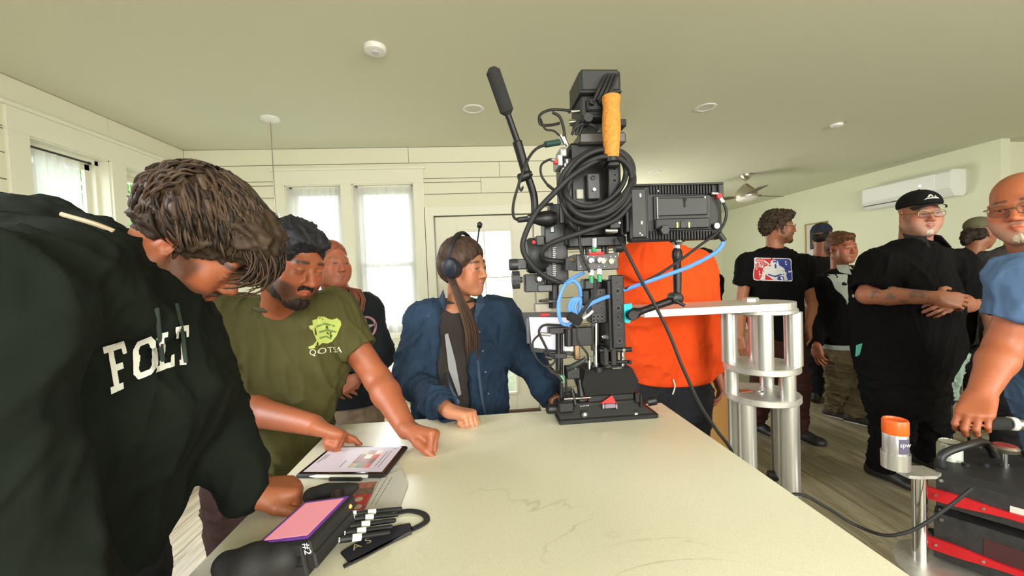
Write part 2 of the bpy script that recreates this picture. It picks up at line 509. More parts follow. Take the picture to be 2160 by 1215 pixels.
window(8, lambda u, d, z: (XE - d, u, z), 5.4, 7.8, .85, 2.35, None)
def rod(place, u0, u1, z, d, label):
    r = thing('curtain_rod', place((u0 + u1) / 2, d, z), label, 'curtain rod')
    M().cyl(place(u0, d, z), place(u1, d, z), .007, n=10).build('pole', rod_m, r, smooth=True)
    M().lathe(place(u1, d, z), np.array(place(u1, d, z)) - np.array(place(u0, d, z)), [(-.012, .007), (-.008, .011), (.006, .011), (.010, .006)], 10).build('finial', rod_m, r)
curtain('sheer_curtain', back_at, W1[0] + .01, W1[1] - .01, .70, 2.36, .03, 7, 'sheer white curtain in the window nearer the left corner', 3, .8)
curtain('sheer_curtain', back_at, W2[0] + .01, W2[1] - .01, .70, 2.36, .03, 6, 'sheer white curtain in the window beside the glazed door', 5, 1.35)
curtain('sheer_curtain', left_at, LW1[0] + .01, LW1[0] + .36, .75, 2.350, .03, 5, 'sheer white curtain drawn halfway across the left wall window', 8)
curtain('sheer_curtain', left_at, LW2[1] - .22, LW2[1] - .01, .75, 2.34, .03, 4, 'sheer white curtain bunched in the corner window of the left wall', 9)
rod(left_at, LW1[0] + .03, LW1[1] - .12, 2.36, .03, 'dark curtain rod across the left wall window')
# casings (flat trim boards proud of the shiplap)
def casing(n, place, rects):
    q = M()
    for (a, b, c, d, t) in rects:
        p = np.array(place(a, -t, c)); r = np.array(place(b, .005, d)); q.box((p + r) / 2, np.abs(r - p), bev=.002)
    q.build('trim_%d' % n, trimp, kind='structure')
casing(3, back_at, [(-1.96, -1.86, .80, 2.385, .02), (-1.33, -1.225, .80, 2.385, .02), (-.625, -.52, .80, 2.385, .02), (-1.96, -.52, 2.385, 2.52, .02),
                    (-1.985, -.495, 2.52, 2.545, .032), (-1.98, -.50, .84, .88, .05), (-1.96, -.52, .74, .84, .018)])
casing(4, left_at, [(2.59, 2.71, .80, 2.41, .02), (3.255, 3.38, .80, 2.41, .02), (3.92, 4.02, .80, 2.41, .02), (2.59, 4.02, 2.41, 2.555, .02), (2.565, 4.03, 2.555, 2.58, .032),
                    (2.57, 4.03, .84, .88, .05), (2.59, 4.02, .74, .84, .018)])
casing(5, back_at, [(-.53, -.44, 0, 2.05, .02), (.575, .665, 0, 2.05, .02), (-.53, .665, 2.05, 2.14, .02)])
# reveals of the openings
def reveals(name_n, place, u0, u1, z0, z1):
    q = M()
    for (a, b, c, d) in ((u0, u0 + .008, z0, z1), (u1 - .008, u1, z0, z1), (u0, u1, z1 - .008, z1), (u0, u1, z0, z0 + .008)):
        p = np.array(place(a, -.002, c)); r = np.array(place(b, .16, d)); q.box((p + r) / 2, np.abs(r - p))
    q.build('trim_%d' % name_n, trimp, kind='structure')
for k, (pl, w) in enumerate(((back_at, W1), (back_at, W2), (left_at, LW1), (left_at, LW2))): reveals(6 + k, pl, *w)

# glazed door in the back wall
door = thing('door_1', (.07, YB + .05, 0), None, None); tag(door, kind='structure')
D0, D1 = DOOR[0] + .012, DOOR[1] - .012
def dbox(q, a, b, c, d, y0=.02, y1=.06, bev=.003): q.box(((a + b) / 2, YB + (y0 + y1) / 2, (c + d) / 2), (b - a, y1 - y0, d - c), bev=bev); return q
q = M(); GX0, GX1, GZ0, GZ1 = -.215, .335, .20, 1.885
for r_ in ((D0, GX0, .01, 2.04), (GX1, D1, .01, 2.04), (GX0, GX1, GZ1, 2.04), (GX0, GX1, .01, GZ0)): dbox(q, *r_)
q.build('door_leaf', trimp, door)
q = M()
for r_ in ((GX0 - .02, GX0 + .005, GZ0, GZ1), (GX1 - .005, GX1 + .02, GZ0, GZ1), (GX0, GX1, GZ1 - .005, GZ1 + .02), (GX0, GX1, GZ0 - .02, GZ0 + .005)): dbox(q, *r_, y0=.012, y1=.03)
q.build('glazing_bead', trimp, door)
dbox(M(), .052, .066, GZ0, GZ1, .03, .05).build('muntin', trimp, door)
dbox(M(), GX0, GX1, 1.40, 1.414, .03, .05).build('muntin', trimp, door)
dbox(M(), GX0, GX1, GZ0, GZ1, .038, .042, 0).build('pane', glass, door)
dbox(M(), GX0, GX1, .78, .794, .03, .05).build('muntin', trimp, door)
dbox(M(), D0 - .012, D1 + .012, 0, .02, -.02, .12).build('threshold', mat('dark_threshold', (.10, .05, .03), .5), door)
chrome = mat('polished_nickel', (.72, .71, .68), .18, 1.0)
q = M().cyl((.50, YB + .02, 1.0), (.50, YB - .03, 1.0), .012).cyl((.50, YB - .03, 1.0), (.40, YB - .035, 1.0), .009); q.build('door_handle', chrome, door, smooth=True)

# outside: lawn and trees seen through the panes
grass = mat('dull_green_lawn', (.24, .27, .17), .9, var=.2)  # lawn, toned down to bounce less light onto the ceiling
slab('ground_outside', (-30, -20, -.5), (30, 40, -.42), grass, kind='structure')
leaf_m = mat('spring_leaf_green', (.30, .52, .20), .6, var=.35, vscale=3)
bark_m = mat('grey_brown_bark', (.16, .12, .09), .9, var=.3)
def tree(x, y, h, r, label, seed):
    rnd = np.random.RandomState(seed)
    root = thing('garden_tree', (x, y, -.45), label, 'tree', 'trees outside the windows')
    M().tube([(x, y, -.45), (x + .1, y + .05, h * .3), (x - .05, y, h * .7)], [.16, .12, .06], 8).build('trunk', bark_m, root, smooth=True)
    n = 900
    d = rnd.normal(size=(n, 3)); d /= np.linalg.norm(d, axis=1)[:, None]
    c = np.array([x, y, h * .62]) + d * (rnd.rand(n, 1) ** .4) * np.array([r, r, h * .42])
    q1 = rnd.normal(size=(n, 3)); q1 /= np.linalg.norm(q1, axis=1)[:, None]
    q2 = np.cross(q1, rnd.normal(size=(n, 3))); q2 /= np.linalg.norm(q2, axis=1)[:, None]
    s = rnd.uniform(.14, .32, (n, 1))
    P = np.stack([c - q1 * s, c + q2 * s * .5, c + q1 * s, c - q2 * s * .5], 1).reshape(-1, 3)
    obj('foliage', P, np.arange(4 * n).reshape(n, 4), leaf_m, root, kind='stuff')
tree(-11.5, 11.5, 7.5, 2.4, 'leafy green tree seen past the half-drawn left wall curtain', 1)
tree(-14.5, 17.8, 9.0, 2.9, 'leafy green tree seen through the corner window of the left wall', 2)

# ceiling fittings
white_pl = mat('white_plastic', (.82, .82, .78), .4)
def ceil_disc(name, x, y, r, h, label, cat, ring=False, group=None):
    t = thing(name, (x, y, CEIL), label, cat, group)
    if ring:
        M().lathe((x, y, CEIL), (0, 0, -1), [(-.002, r), (.004, r), (.007, r - .006), (.006, r - .022), (.001, r - .026)], 36).build('trim_ring', white_pl, t, smooth=True)
        M().lathe((x, y, CEIL), (0, 0, -1), [(0, r - .024), (.0025, r - .026), (.003, r - .05)], 36).build('diffuser', mat('frosted_diffuser', (.70, .70, .62), .6), t, smooth=True)
    else:
        M().lathe((x, y, CEIL), (0, 0, -1), [(-.002, r), (h * .5, r), (h * .85, r * .92), (h, r * .7)], 36).build('housing', white_pl, t, smooth=True)
        M().lathe((x, y, CEIL), (0, 0, -1), [(h - .002, r * .35), (h + .004, r * .33)], 20).build('sensor_cap', mat('pale_grey_plastic', (.62, .64, .66), .5), t, smooth=True)
    return t
ceil_disc('smoke_detector', -.535, 2.32, .062, .03, 'round white smoke detector on the ceiling above the olive shirt man', 'smoke detector')
ceil_disc('recessed_light', .004, 3.15, .085, .01, 'round recessed ceiling light left of the camera rig', 'ceiling light', True, 'recessed ceiling lights')
ceil_disc('recessed_light', 1.917, 3.15, .085, .01, 'round recessed ceiling light right of the camera rig', 'ceiling light', True, 'recessed ceiling lights')
ceil_disc('recessed_light', 2.42, 5.20, .085, .01, 'round recessed ceiling light farther off above the field monitor', 'ceiling light', True, 'recessed ceiling lights')
p = AZ(1765, 262, CEIL)
ceil_disc('ceiling_sensor', p[0], p[1], .05, .025, 'small round ceiling sensor above the ceiling fan side of the room', 'smoke detector')
# pendant lamp on the left
px, py_ = -1.60, 3.30
t = thing('pendant_lamp', (px, py_, CEIL), 'white pendant lamp hanging on a thin cord near the left corner', 'lamp')
M().lathe((px, py_, CEIL), (0, 0, -1), [(0, .072), (.012, .07), (.028, .05), (.034, .012)], 28).build('canopy', white_pl, t, smooth=True)
M().cyl((px, py_, CEIL - .03), (px, py_, 1.98), .0035, n=6).build('cord', mat('tan_cord', (.30, .25, .2), .6), t)
M().lathe((px, py_, 1.99), (0, 0, -1), [(0, .018), (.03, .03), (.06, .09), (.14, .15), (.16, .152)], 28).build('lamp_shade', mat('clear_grey_glass', (.8, .82, .82), .1, trans=.8), t, smooth=True)
# ceiling fan
fx, fy = 3.89, 5.44
brush = mat('brushed_nickel', (.50, .45, .37), .32, 1.0)
t = thing('ceiling_fan', (fx, fy, CEIL), 'brushed nickel ceiling fan with dark blades over the living room', 'ceiling fan')
M().lathe((fx, fy, CEIL), (0, 0, -1), [(0, .075), (.03, .075), (.07, .045), (.085, .02)], 28).build('canopy', brush, t, smooth=True)
M().cyl((fx, fy, CEIL - .07), (fx, fy, CEIL - .16), .014).build('downrod', brush, t, smooth=True)
M().lathe((fx, fy, CEIL - .14), (0, 0, -1), [(0, .03), (.03, .06), (.07, .105), (.13, .14), (.17, .15), (.19, .145)], 32).build('motor_housing', brush, t, smooth=True)
M().lathe((fx, fy, CEIL - .33), (0, 0, -1), [(0, .13), (.02, .13), (.045, .11), (.06, .06)], 32).build('light_bowl', mat('frosted_bowl', (.72, .70, .62), .4), t, smooth=True)
blade_m = mat('dark_walnut_blade', (.13, .09, .06), .5, var=.2)
for k in range(3):
    a = math.radians(12 + 120 * k); R = rotz(a)
    d = R @ V(1, 0, 0); s = R @ V(0, 1, 0)
    zc = CEIL - .30
    poly = [V(fx, fy, zc) + d * u + s * w + V(0, 0, w * .18) for (u, w) in ((.16, -.035), (.22, -.06), (.62, -.07), (.66, -.05), (.67, .03), (.64, .06), (.22, .06), (.16, .035))]
    b = M().prism(poly, (0, 0, -.008)).build('fan_blade', blade_m, t)
    M().prism([V(fx, fy, zc + .002) + d * u + s * w for (u, w) in ((.11, -.02), (.26, -.03), (.28, 0), (.26, .03), (.11, .02))], (0, 0, .008)).build('blade_bracket', brush, b)
# split air conditioner on the right wall
y0a, y1a, z0a, z1a = 4.35, 5.45, 2.17, 2.49
t = thing('air_conditioner', (XR, (y0a + y1a) / 2, z0a), 'white wall mounted split air conditioner high on the right wall', 'air conditioner')
ac_m = mat('white_gloss_plastic', (.80, .81, .78), .3)
prof = [(0, z0a + .03), (0, z1a), (-.19, z1a), (-.215, z1a - .03), (-.215, z0a + .10), (-.15, z0a), (-.03, z0a)]
M().prism([V(XR + a_, y0a, z) for a_, z in prof], (0, y1a - y0a, 0)).build('housing', ac_m, t)
M().box((XR - .219, (y0a + y1a) / 2 + .07, z0a + .205), (.012, y1a - y0a - .17, .19), bev=.004).build('front_panel', mat('white_satin_panel', (.86, .87, .85), .35), t)
M().box((XR - .172, (y0a + y1a) / 2 + .10, z0a + .045), (.05, y1a - y0a - .22, .05), np.array([[.75, 0, -.66], [0, 1, 0], [.66, 0, .75]])).build('air_slot', mat('black_slot', (.015, .015, .015), .5), t)
M().box((XR - .205, (y0a + y1a) / 2 + .10, z0a + .025), (.008, y1a - y0a - .26, .05), np.array([[.75, 0, -.66], [0, 1, 0], [.66, 0, .75]])).build('louvre', ac_m, t)
M().box((XR - .226, y0a + .32, z0a + .19), (.003, .016, .016)).build('status_light', mat('white_led', (1, 1, 1), .5, emit=(.9, .9, 1.0), estr=8), t)
# ------------------------------------------------------------------ kitchen island
TOP = 0.92
def quartz_material():
    m = bpy.data.materials.new('white_quartz'); m.use_nodes = True
    nt = m.node_tree; n = nt.nodes; b = n['Principled BSDF']; L = nt.links
    tc = n.new('ShaderNodeTexCoord')
    t = n.new('ShaderNodeTexNoise'); t.inputs['Scale'].default_value = 1.7; t.inputs['Detail'].default_value = 6; t.inputs['Distortion'].default_value = 1.1
    L.new(tc.outputs['Object'], t.inputs['Vector'])
    s = n.new('ShaderNodeMath'); s.operation = 'SUBTRACT'; s.inputs[1].default_value = .5; L.new(t.outputs['Fac'], s.inputs[0])
    a = n.new('ShaderNodeMath'); a.operation = 'ABSOLUTE'; L.new(s.outputs[0], a.inputs[0])
    cr = n.new('ShaderNodeValToRGB'); e = cr.color_ramp.elements
    e[0].position = 0; e[0].color = (1, 1, 1, 1); e[1].position = .006; e[1].color = (0, 0, 0, 1); L.new(a.outputs[0], cr.inputs[0])
    t2 = n.new('ShaderNodeTexNoise'); t2.inputs['Scale'].default_value = 2.2; t2.inputs['Detail'].default_value = 2; L.new(tc.outputs['Object'], t2.inputs['Vector'])
    cr2 = n.new('ShaderNodeValToRGB'); e = cr2.color_ramp.elements; e[0].position = .5; e[1].position = .66; L.new(t2.outputs['Fac'], cr2.inputs[0])
    mu = n.new('ShaderNodeMath'); mu.operation = 'MULTIPLY'; L.new(cr.outputs[0], mu.inputs[0]); L.new(cr2.outputs[0], mu.inputs[1])
    t3 = n.new('ShaderNodeTexNoise'); t3.inputs['Scale'].default_value = 320; t3.inputs['Detail'].default_value = 2; L.new(tc.outputs['Object'], t3.inputs['Vector'])
    mr = n.new('ShaderNodeMapRange'); mr.inputs[1].default_value = .3; mr.inputs[2].default_value = .7; mr.inputs[3].default_value = .93; mr.inputs[4].default_value = 1.03; L.new(t3.outputs['Fac'], mr.inputs[0])
    mx = n.new('ShaderNodeMix'); mx.data_type = 'RGBA'; mx.inputs[6].default_value = (.74, .70, .54, 1); mx.inputs[7].default_value = (.52, .48, .36, 1)
    L.new(mu.outputs[0], mx.inputs[0])
    m2 = n.new('ShaderNodeMix'); m2.data_type = 'RGBA'; m2.blend_type = 'MULTIPLY'; m2.inputs[0].default_value = 1
    L.new(mx.outputs[2], m2.inputs[6]); L.new(mr.outputs[0], m2.inputs[7]); L.new(m2.outputs[2], b.inputs['Base Color'])
    b.inputs['Roughness'].default_value = .24
    b.inputs['Specular IOR Level'].default_value = .3
    return m
IX0, IX1, IY0, IY1 = -.53, .66, -1.15, 1.415
M().box(((IX0 + IX1) / 2, (IY0 + IY1) / 2, TOP - .0175), (IX1 - IX0, IY1 - IY0, .035), bev=.003).build('island_worktop', quartz_material(), label='white quartz island worktop with faint grey veins carrying the camera rig', cat='worktop')
cab_m = mat('white_cabinet_lacquer', (.76, .75, .66), .45)
t = thing('island_cabinet', ((IX0 + IX1) / 2, .2, 0), 'white panelled island cabinet under the quartz worktop', 'cabinet')
slab('body', (IX0 + .06, IY0 + .04, .1), (IX1 - .30, IY1 - .16, TOP - .035), cab_m, t)
slab('plinth', (IX0 + .12, IY0 + .08, 0), (IX1 - .36, IY1 - .2, .1), mat('dark_plinth', (.1, .1, .09), .6), t)
for k in range(4):
    y = IY0 + .08 + k * .58
    d_ = slab('door', (IX0 + .042, y, .13), (IX0 + .06, y + .56, TOP - .07), cab_m, t)
    M().cyl((IX0 + .03, y + .5, .62), (IX0 + .03, y + .5, .76), .006).build('handle', chrome, d_, smooth=True)
# ------------------------------------------------------------------ soft solids: smooth unions meshed on a grid
class S:
    def __init__(s): s.p = []
    def _add(s, lo, hi, fn, k, op): s.p.append((np.array(lo, float), np.array(hi, float), fn, k, op)); return s
    def cap(s, a, b, ra, rb=None, k=.02, op='u'):
        a = np.array(a, float); b = np.array(b, float); rb = ra if rb is None else rb
        ba = b - a; L2 = max(1e-9, ba @ ba); m = max(ra, rb)
        def fn(x, y, z):
            px, py, pz = x - a[0], y - a[1], z - a[2]
            t = np.clip((px * ba[0] + py * ba[1] + pz * ba[2]) / L2, 0, 1)
            return np.sqrt((px - ba[0] * t) ** 2 + (py - ba[1] * t) ** 2 + (pz - ba[2] * t) ** 2) - (ra + (rb - ra) * t)
        return s._add(np.minimum(a, b) - m, np.maximum(a, b) + m, fn, k, op)
    def fcap(s, a, b, ra, rb, k=.03):
        """capsule cut flat at b"""
        a = np.array(a, float); b = np.array(b, float); ba = b - a; L2 = ba @ ba; dn = ba / math.sqrt(L2); m = max(ra, rb)
        def fn(x, y, z):
            px, py, pz = x - a[0], y - a[1], z - a[2]
            w = px * ba[0] + py * ba[1] + pz * ba[2]
            t0 = np.maximum(w / L2, 0); t = np.clip(t0, 0, 1)
            d = np.sqrt((px - ba[0] * t0) ** 2 + (py - ba[1] * t0) ** 2 + (pz - ba[2] * t0) ** 2) - (ra + (rb - ra) * t)
            e = (w / L2 - 1) * math.sqrt(L2)
            hh = np.maximum(.006 - np.abs(d - e), 0) / .006
            return np.maximum(d, e) + hh * hh * .006 * .25
        return s._add(np.minimum(a, b) - m, np.maximum(a, b) + m, fn, k, 'u')
    def path(s, pts, rs, k=.02, op='u'):
        if np.isscalar(rs): rs = [rs] * len(pts)
        for i in range(len(pts) - 1): s.cap(pts[i], pts[i + 1], rs[i], rs[i + 1], k, op)
        return s
    def ell(s, c, r, R=None, k=.02, op='u'):
        c = np.array(c, float); r = np.array(r, float); R = np.eye(3) if R is None else np.asarray(R)
        mn = r.min(); ext = np.sqrt(((R * r) ** 2).sum(1))
        def fn(x, y, z):
            px, py, pz = x - c[0], y - c[1], z - c[2]
            u = (px * R[0, 0] + py * R[1, 0] + pz * R[2, 0]) / r[0]
            v = (px * R[0, 1] + py * R[1, 1] + pz * R[2, 1]) / r[1]
            w = (px * R[0, 2] + py * R[1, 2] + pz * R[2, 2]) / r[2]
            q = np.sqrt(u * u + v * v + w * w) + 1e-6
            g = np.sqrt((u / r[0]) ** 2 + (v / r[1]) ** 2 + (w / r[2]) ** 2) + 1e-6
            return q * (q - 1) / g
        return s._add(c - ext, c + ext, fn, k, op)
    def ecap(s, a, b, wa, wb, side, k=.03, op='u', pw=2.4):
        """capsule with an elliptic section; w = (half width along side, half depth)"""
        a = np.array(a, float); b = np.array(b, float); ax = b - a; L = np.linalg.norm(ax); ax = ax / L
        sd = np.array(side, float); sd = nrm(sd - ax * (sd @ ax)); dp = np.cross(ax, sd)
        m = max(*wa, *wb)
        def fn(x, y, z):
            px, py, pz = x - a[0], y - a[1], z - a[2]
            w = px * ax[0] + py * ax[1] + pz * ax[2]
            t = np.clip(w / L, 0, 1)
            rx = wa[0] + (wb[0] - wa[0]) * t; ry = wa[1] + (wb[1] - wa[1]) * t
            u = np.abs(px * sd[0] + py * sd[1] + pz * sd[2]) / rx
            v = np.abs(px * dp[0] + py * dp[1] + pz * dp[2]) / ry
            o = np.abs(w - t * L) / (np.minimum(rx, ry))
            q = (u ** pw + v ** pw + o ** pw) ** (1 / pw)
            return (q - 1) * np.minimum(rx, ry)
        return s._add(np.minimum(a, b) - m, np.maximum(a, b) + m, fn, k, op)
    def box(s, c, h, R=None, rd=.01, k=.01, op='u'):
        c = np.array(c, float); h = np.array(h, float) - rd; R = np.eye(3) if R is None else np.asarray(R)
        ext = np.abs(R) @ (h + rd)
        def fn(x, y, z):
            px, py, pz = x - c[0], y - c[1], z - c[2]
            q = [np.abs(px * R[0, i] + py * R[1, i] + pz * R[2, i]) - h[i] for i in range(3)]
            return np.sqrt(sum(np.maximum(i, 0) ** 2 for i in q)) + np.minimum(np.maximum(np.maximum(q[0], q[1]), q[2]), 0) - rd
        return s._add(c - ext, c + ext, fn, k, op)
    def cut(s, pt, n, k=.004):
        """removes the side the normal points to"""
        pt = np.array(pt, float); n = nrm(n)
        s.p.append((None, None, lambda x, y, z: (x - pt[0]) * n[0] + (y - pt[1]) * n[1] + (z - pt[2]) * n[2], k, 'i')); return s
    def mesh(s, h, smooth=1):
        us = [p for p in s.p if p[4] == 'u']
        lo = np.min([p[0] for p in us], 0) - 3 * h - .012; hi = np.max([p[1] for p in us], 0) + 3 * h + .012
        n = np.ceil((hi - lo) / h).astype(int) + 1
        ax = [(lo[i] + h * np.arange(n[i])).astype(np.float32) for i in range(3)]
        D = np.full(n, .2, np.float32)
        for (a, b, fn, k, op) in s.p:
            if a is None: i0 = np.zeros(3, int); i1 = n
            else:
                mg = k + 2.5 * h + .004
                i0 = np.clip(np.floor((a - mg - lo) / h).astype(int), 0, n); i1 = np.clip(np.ceil((b + mg - lo) / h).astype(int) + 1, 0, n)
            if np.any(i1 <= i0): continue
            sl = tuple(slice(i0[i], i1[i]) for i in range(3))
            d = fn(ax[0][sl[0]][:, None, None], ax[1][sl[1]][None, :, None], ax[2][sl[2]][None, None, :]).astype(np.float32)
            e = D[sl]
            if op == 'u': hh = np.maximum(k - np.abs(d - e), 0) / k; D[sl] = np.minimum(d, e) - hh * hh * k * .25
            else:
                if op == 's': d = -d
                hh = np.maximum(k - np.abs(d - e), 0) / k; D[sl] = np.maximum(d, e) + hh * hh * k * .25
        v, f = surfnet(D, lo, h)
        if smooth: v = relax(v, f, smooth)
        return v, f

def surfnet(D, lo, h):
    I = D < 0
    n = np.array(D.shape)
    c = np.zeros(n - 1, np.int8)
    for a in (0, 1):
        for b in (0, 1):
            for g in (0, 1): c += I[a:n[0] - 1 + a, b:n[1] - 1 + b, g:n[2] - 1 + g]
    act = (c > 0) & (c < 8)
    idx = np.argwhere(act)
    imap = np.full(n - 1, -1, np.int32); imap[act] = np.arange(len(idx))
    acc = np.zeros((len(idx), 3)); cnt = np.zeros(len(idx))
    cor = {}
    for a in (0, 1):
        for b in (0, 1):
            for g in (0, 1): cor[(a, b, g)] = D[idx[:, 0] + a, idx[:, 1] + b, idx[:, 2] + g]
    for p in cor:
        for axi in range(3):
            if p[axi] == 0:
                q = list(p); q[axi] = 1; d0 = cor[p]; d1 = cor[tuple(q)]
                m = (d0 < 0) != (d1 < 0)
                t = d0[m] / (d0[m] - d1[m])
                off = np.tile(np.array(p, float), (m.sum(), 1)); off[:, axi] = t
                acc[m] += off; cnt[m] += 1
    v = lo + h * (idx + acc / np.maximum(cnt, 1)[:, None])
    fs = []
    for axi in range(3):
        u, w = (axi + 1) % 3, (axi + 2) % 3
        s0 = [slice(1, -1)] * 3; s1 = [slice(1, -1)] * 3
        s0[axi] = slice(0, n[axi] - 1); s1[axi] = slice(1, n[axi])
        A0 = I[tuple(s0)]; A1 = I[tuple(s1)]
        e = np.argwhere(A0 != A1)
        if len(e) == 0: continue
        ins = A0[e[:, 0], e[:, 1], e[:, 2]]
        g = e.copy(); g[:, u] += 1; g[:, w] += 1
        def at(du, dw):
            q = g.copy(); q[:, u] += du; q[:, w] += dw; return imap[q[:, 0], q[:, 1], q[:, 2]]
        quad = np.stack([at(-1, -1), at(0, -1), at(0, 0), at(-1, 0)], 1)
        quad[~ins] = quad[~ins][:, ::-1]
        fs.append(quad)
    f = np.concatenate(fs)
    return v, f[(f >= 0).all(1)]

def relax(v, f, it):
    e = np.concatenate([f[:, [0, 1]], f[:, [1, 2]], f[:, [2, 3]], f[:, [3, 0]]])
    for _ in range(it):
        acc = np.zeros_like(v); c = np.zeros(len(v))
        for i in range(3): acc[:, i] = np.bincount(e[:, 0], v[e[:, 1], i], len(v)) + np.bincount(e[:, 1], v[e[:, 0], i], len(v))
        c = np.bincount(e[:, 0], minlength=len(v)) + np.bincount(e[:, 1], minlength=len(v))
        v = v * .4 + .6 * acc / np.maximum(c, 1)[:, None]
    return v
def vnormals(v, f):
    n = np.cross(v[f[:, 2]] - v[f[:, 0]], v[f[:, 3]] - v[f[:, 1]])
    o = np.zeros_like(v)
    for k in range(4):
        for i in range(3): o[:, i] += np.bincount(f[:, k], n[:, i], len(v))
    return o / np.maximum(1e-12, np.linalg.norm(o, axis=1))[:, None]
def vnoise(p, seed=0):
    """smooth value noise, -1..1"""
    p = np.asarray(p, float) + seed * 17.37
    i = np.floor(p).astype(np.int64); f = p - i; f = f * f * (3 - 2 * f)
    def hsh(a, b, c):
        q = (a * 73856093) ^ (b * 19349663) ^ (c * 83492791); q = (q ^ (q >> 13)) * 1274126177; q = q ^ (q >> 16)
        return (q & 0xffff) / 32767.5 - 1
    r = 0
    for a in (0, 1):
        for b in (0, 1):
            for c in (0, 1):
                w = (f[:, 0] if a else 1 - f[:, 0]) * (f[:, 1] if b else 1 - f[:, 1]) * (f[:, 2] if c else 1 - f[:, 2])
                r = r + w * hsh(i[:, 0] + a, i[:, 1] + b, i[:, 2] + c)
    return r
def crease(v, f, amp, scale, axis=(0, 0, 1), stretch=.35, seed=1, mask=None):
    """soft cloth folds: ridged noise drawn out along axis"""
    ax = nrm(axis); n = vnormals(v, f)
    p = v * scale; al = (p @ ax)[:, None] * ax; p = (p - al) + al * stretch
    w = np.stack([vnoise(p * .6, seed + 5), vnoise(p * .6, seed + 6), vnoise(p * .6, seed + 7)], 1)
    p = p + .7 * w
    r = 2.2 * (1 - np.abs(vnoise(p, seed))) ** 4 - .8; r2 = 2.2 * (1 - np.abs(vnoise(p * 2.3, seed + 3))) ** 3 - .8
    d = amp * (.72 * r + .28 * r2)
    if mask is not None: d = d * mask
    return v + n * d[:, None]

# ------------------------------------------------------------------ people
def head_prims(s, T, sc=1.0, k=1.0, fat=1.0, jaw=1.0, nose=1.0, ears=True, closed=False, brow=1.0):
    """T = (centre, frame right/forward/up); dimensions of a 0.235 m head"""
    c, R = T
    P = lambda x, y, z: c + R @ (np.array([x, y, z], float) * sc)
    E = lambda x, y, z, rx, ry, rz, kk=.02, op='u', RR=None: s.ell(P(x, y, z), np.array([rx, ry, rz]) * sc, R if RR is None else R @ RR, kk * sc, op)
    E(0, -.014, .036, .074, .094, .083, .02)
    E(0, .030, -.030, .062 * fat, .064, .085, .03)
    E(0, .030, -.072, .052 * fat * jaw, .052, .042, .03)
    E(0, .072, -.098, .024 * jaw, .020, .019, .03)
    for q in (-1, 1):
        E(q * .044 * fat, .062, -.018, .021, .020, .020, .025)
        s.cap(P(q * .056 * fat * jaw, .0, -.062), P(q * .020 * jaw, .07, -.100), .018 * sc, .014 * sc, .03 * sc)
        E(q * .040 * fat, .064, -.052, .022, .020, .026, .03)
    s.cap(P(-.034, .079 - .006 * (1 - brow), .021), P(.034, .079 - .006 * (1 - brow), .021), .013 * sc, .013 * sc, .018 * sc)
    for q in (-1, 1): E(q * .032, .103, .000, .0165, .017, .0125, .012, 's')
    s.path([P(0, .088, .012), P(0, .099, -.010), P(0, .111 * (.96 + .04 * nose), -.031)], [.0075 * sc, .0085 * sc, .0118 * sc], .010 * sc)
    for q in (-1, 1): E(q * .0125, .101, -.036, .0085, .010, .0075, .007)
    # lids
    for q in (-1, 1):
        if closed:
            E(q * .032, .0835, -.001, .0142, .0115, .0125, .004)
        else:
            s.cap(P(q * .019, .0935, .0055), P(q * .046, .0865, .0045), .0042 * sc, .0042 * sc, .006 * sc)
            s.cap(P(q * .020, .0915, -.0085), P(q * .045, .0855, -.0075), .0040 * sc, .0040 * sc, .007 * sc)
    # lips
    s.path([P(-.023, .084, -.0625), P(-.008, .0965, -.0585), P(.008, .0965, -.0585), P(.023, .084, -.0625)], [.003 * sc, .0058 * sc, .0058 * sc, .003 * sc], .006 * sc)
    s.path([P(-.020, .084, -.0675), P(0, .0955, -.0715), P(.020, .084, -.0675)], [.003 * sc, .0068 * sc, .003 * sc], .006 * sc)
    if ears:
        for q in (-1, 1):
            a = rotz(-q * .45)
            E(q * .0765, -.010, -.006, .007, .018, .031, .007, 'u', a)
            E(q * .0835, -.004, -.002, .006, .009, .016, .006, 's', a)
            E(q * .0765, -.004, -.034, .006, .009, .010, .006)
    return P

def head_local(v, T, sc=1.0):
    c, R = T
    return (v - c) @ R / sc

def smoothstep(a, b, x):
    t = np.clip((x - a) / (b - a), 0, 1); return t * t * (3 - 2 * t)

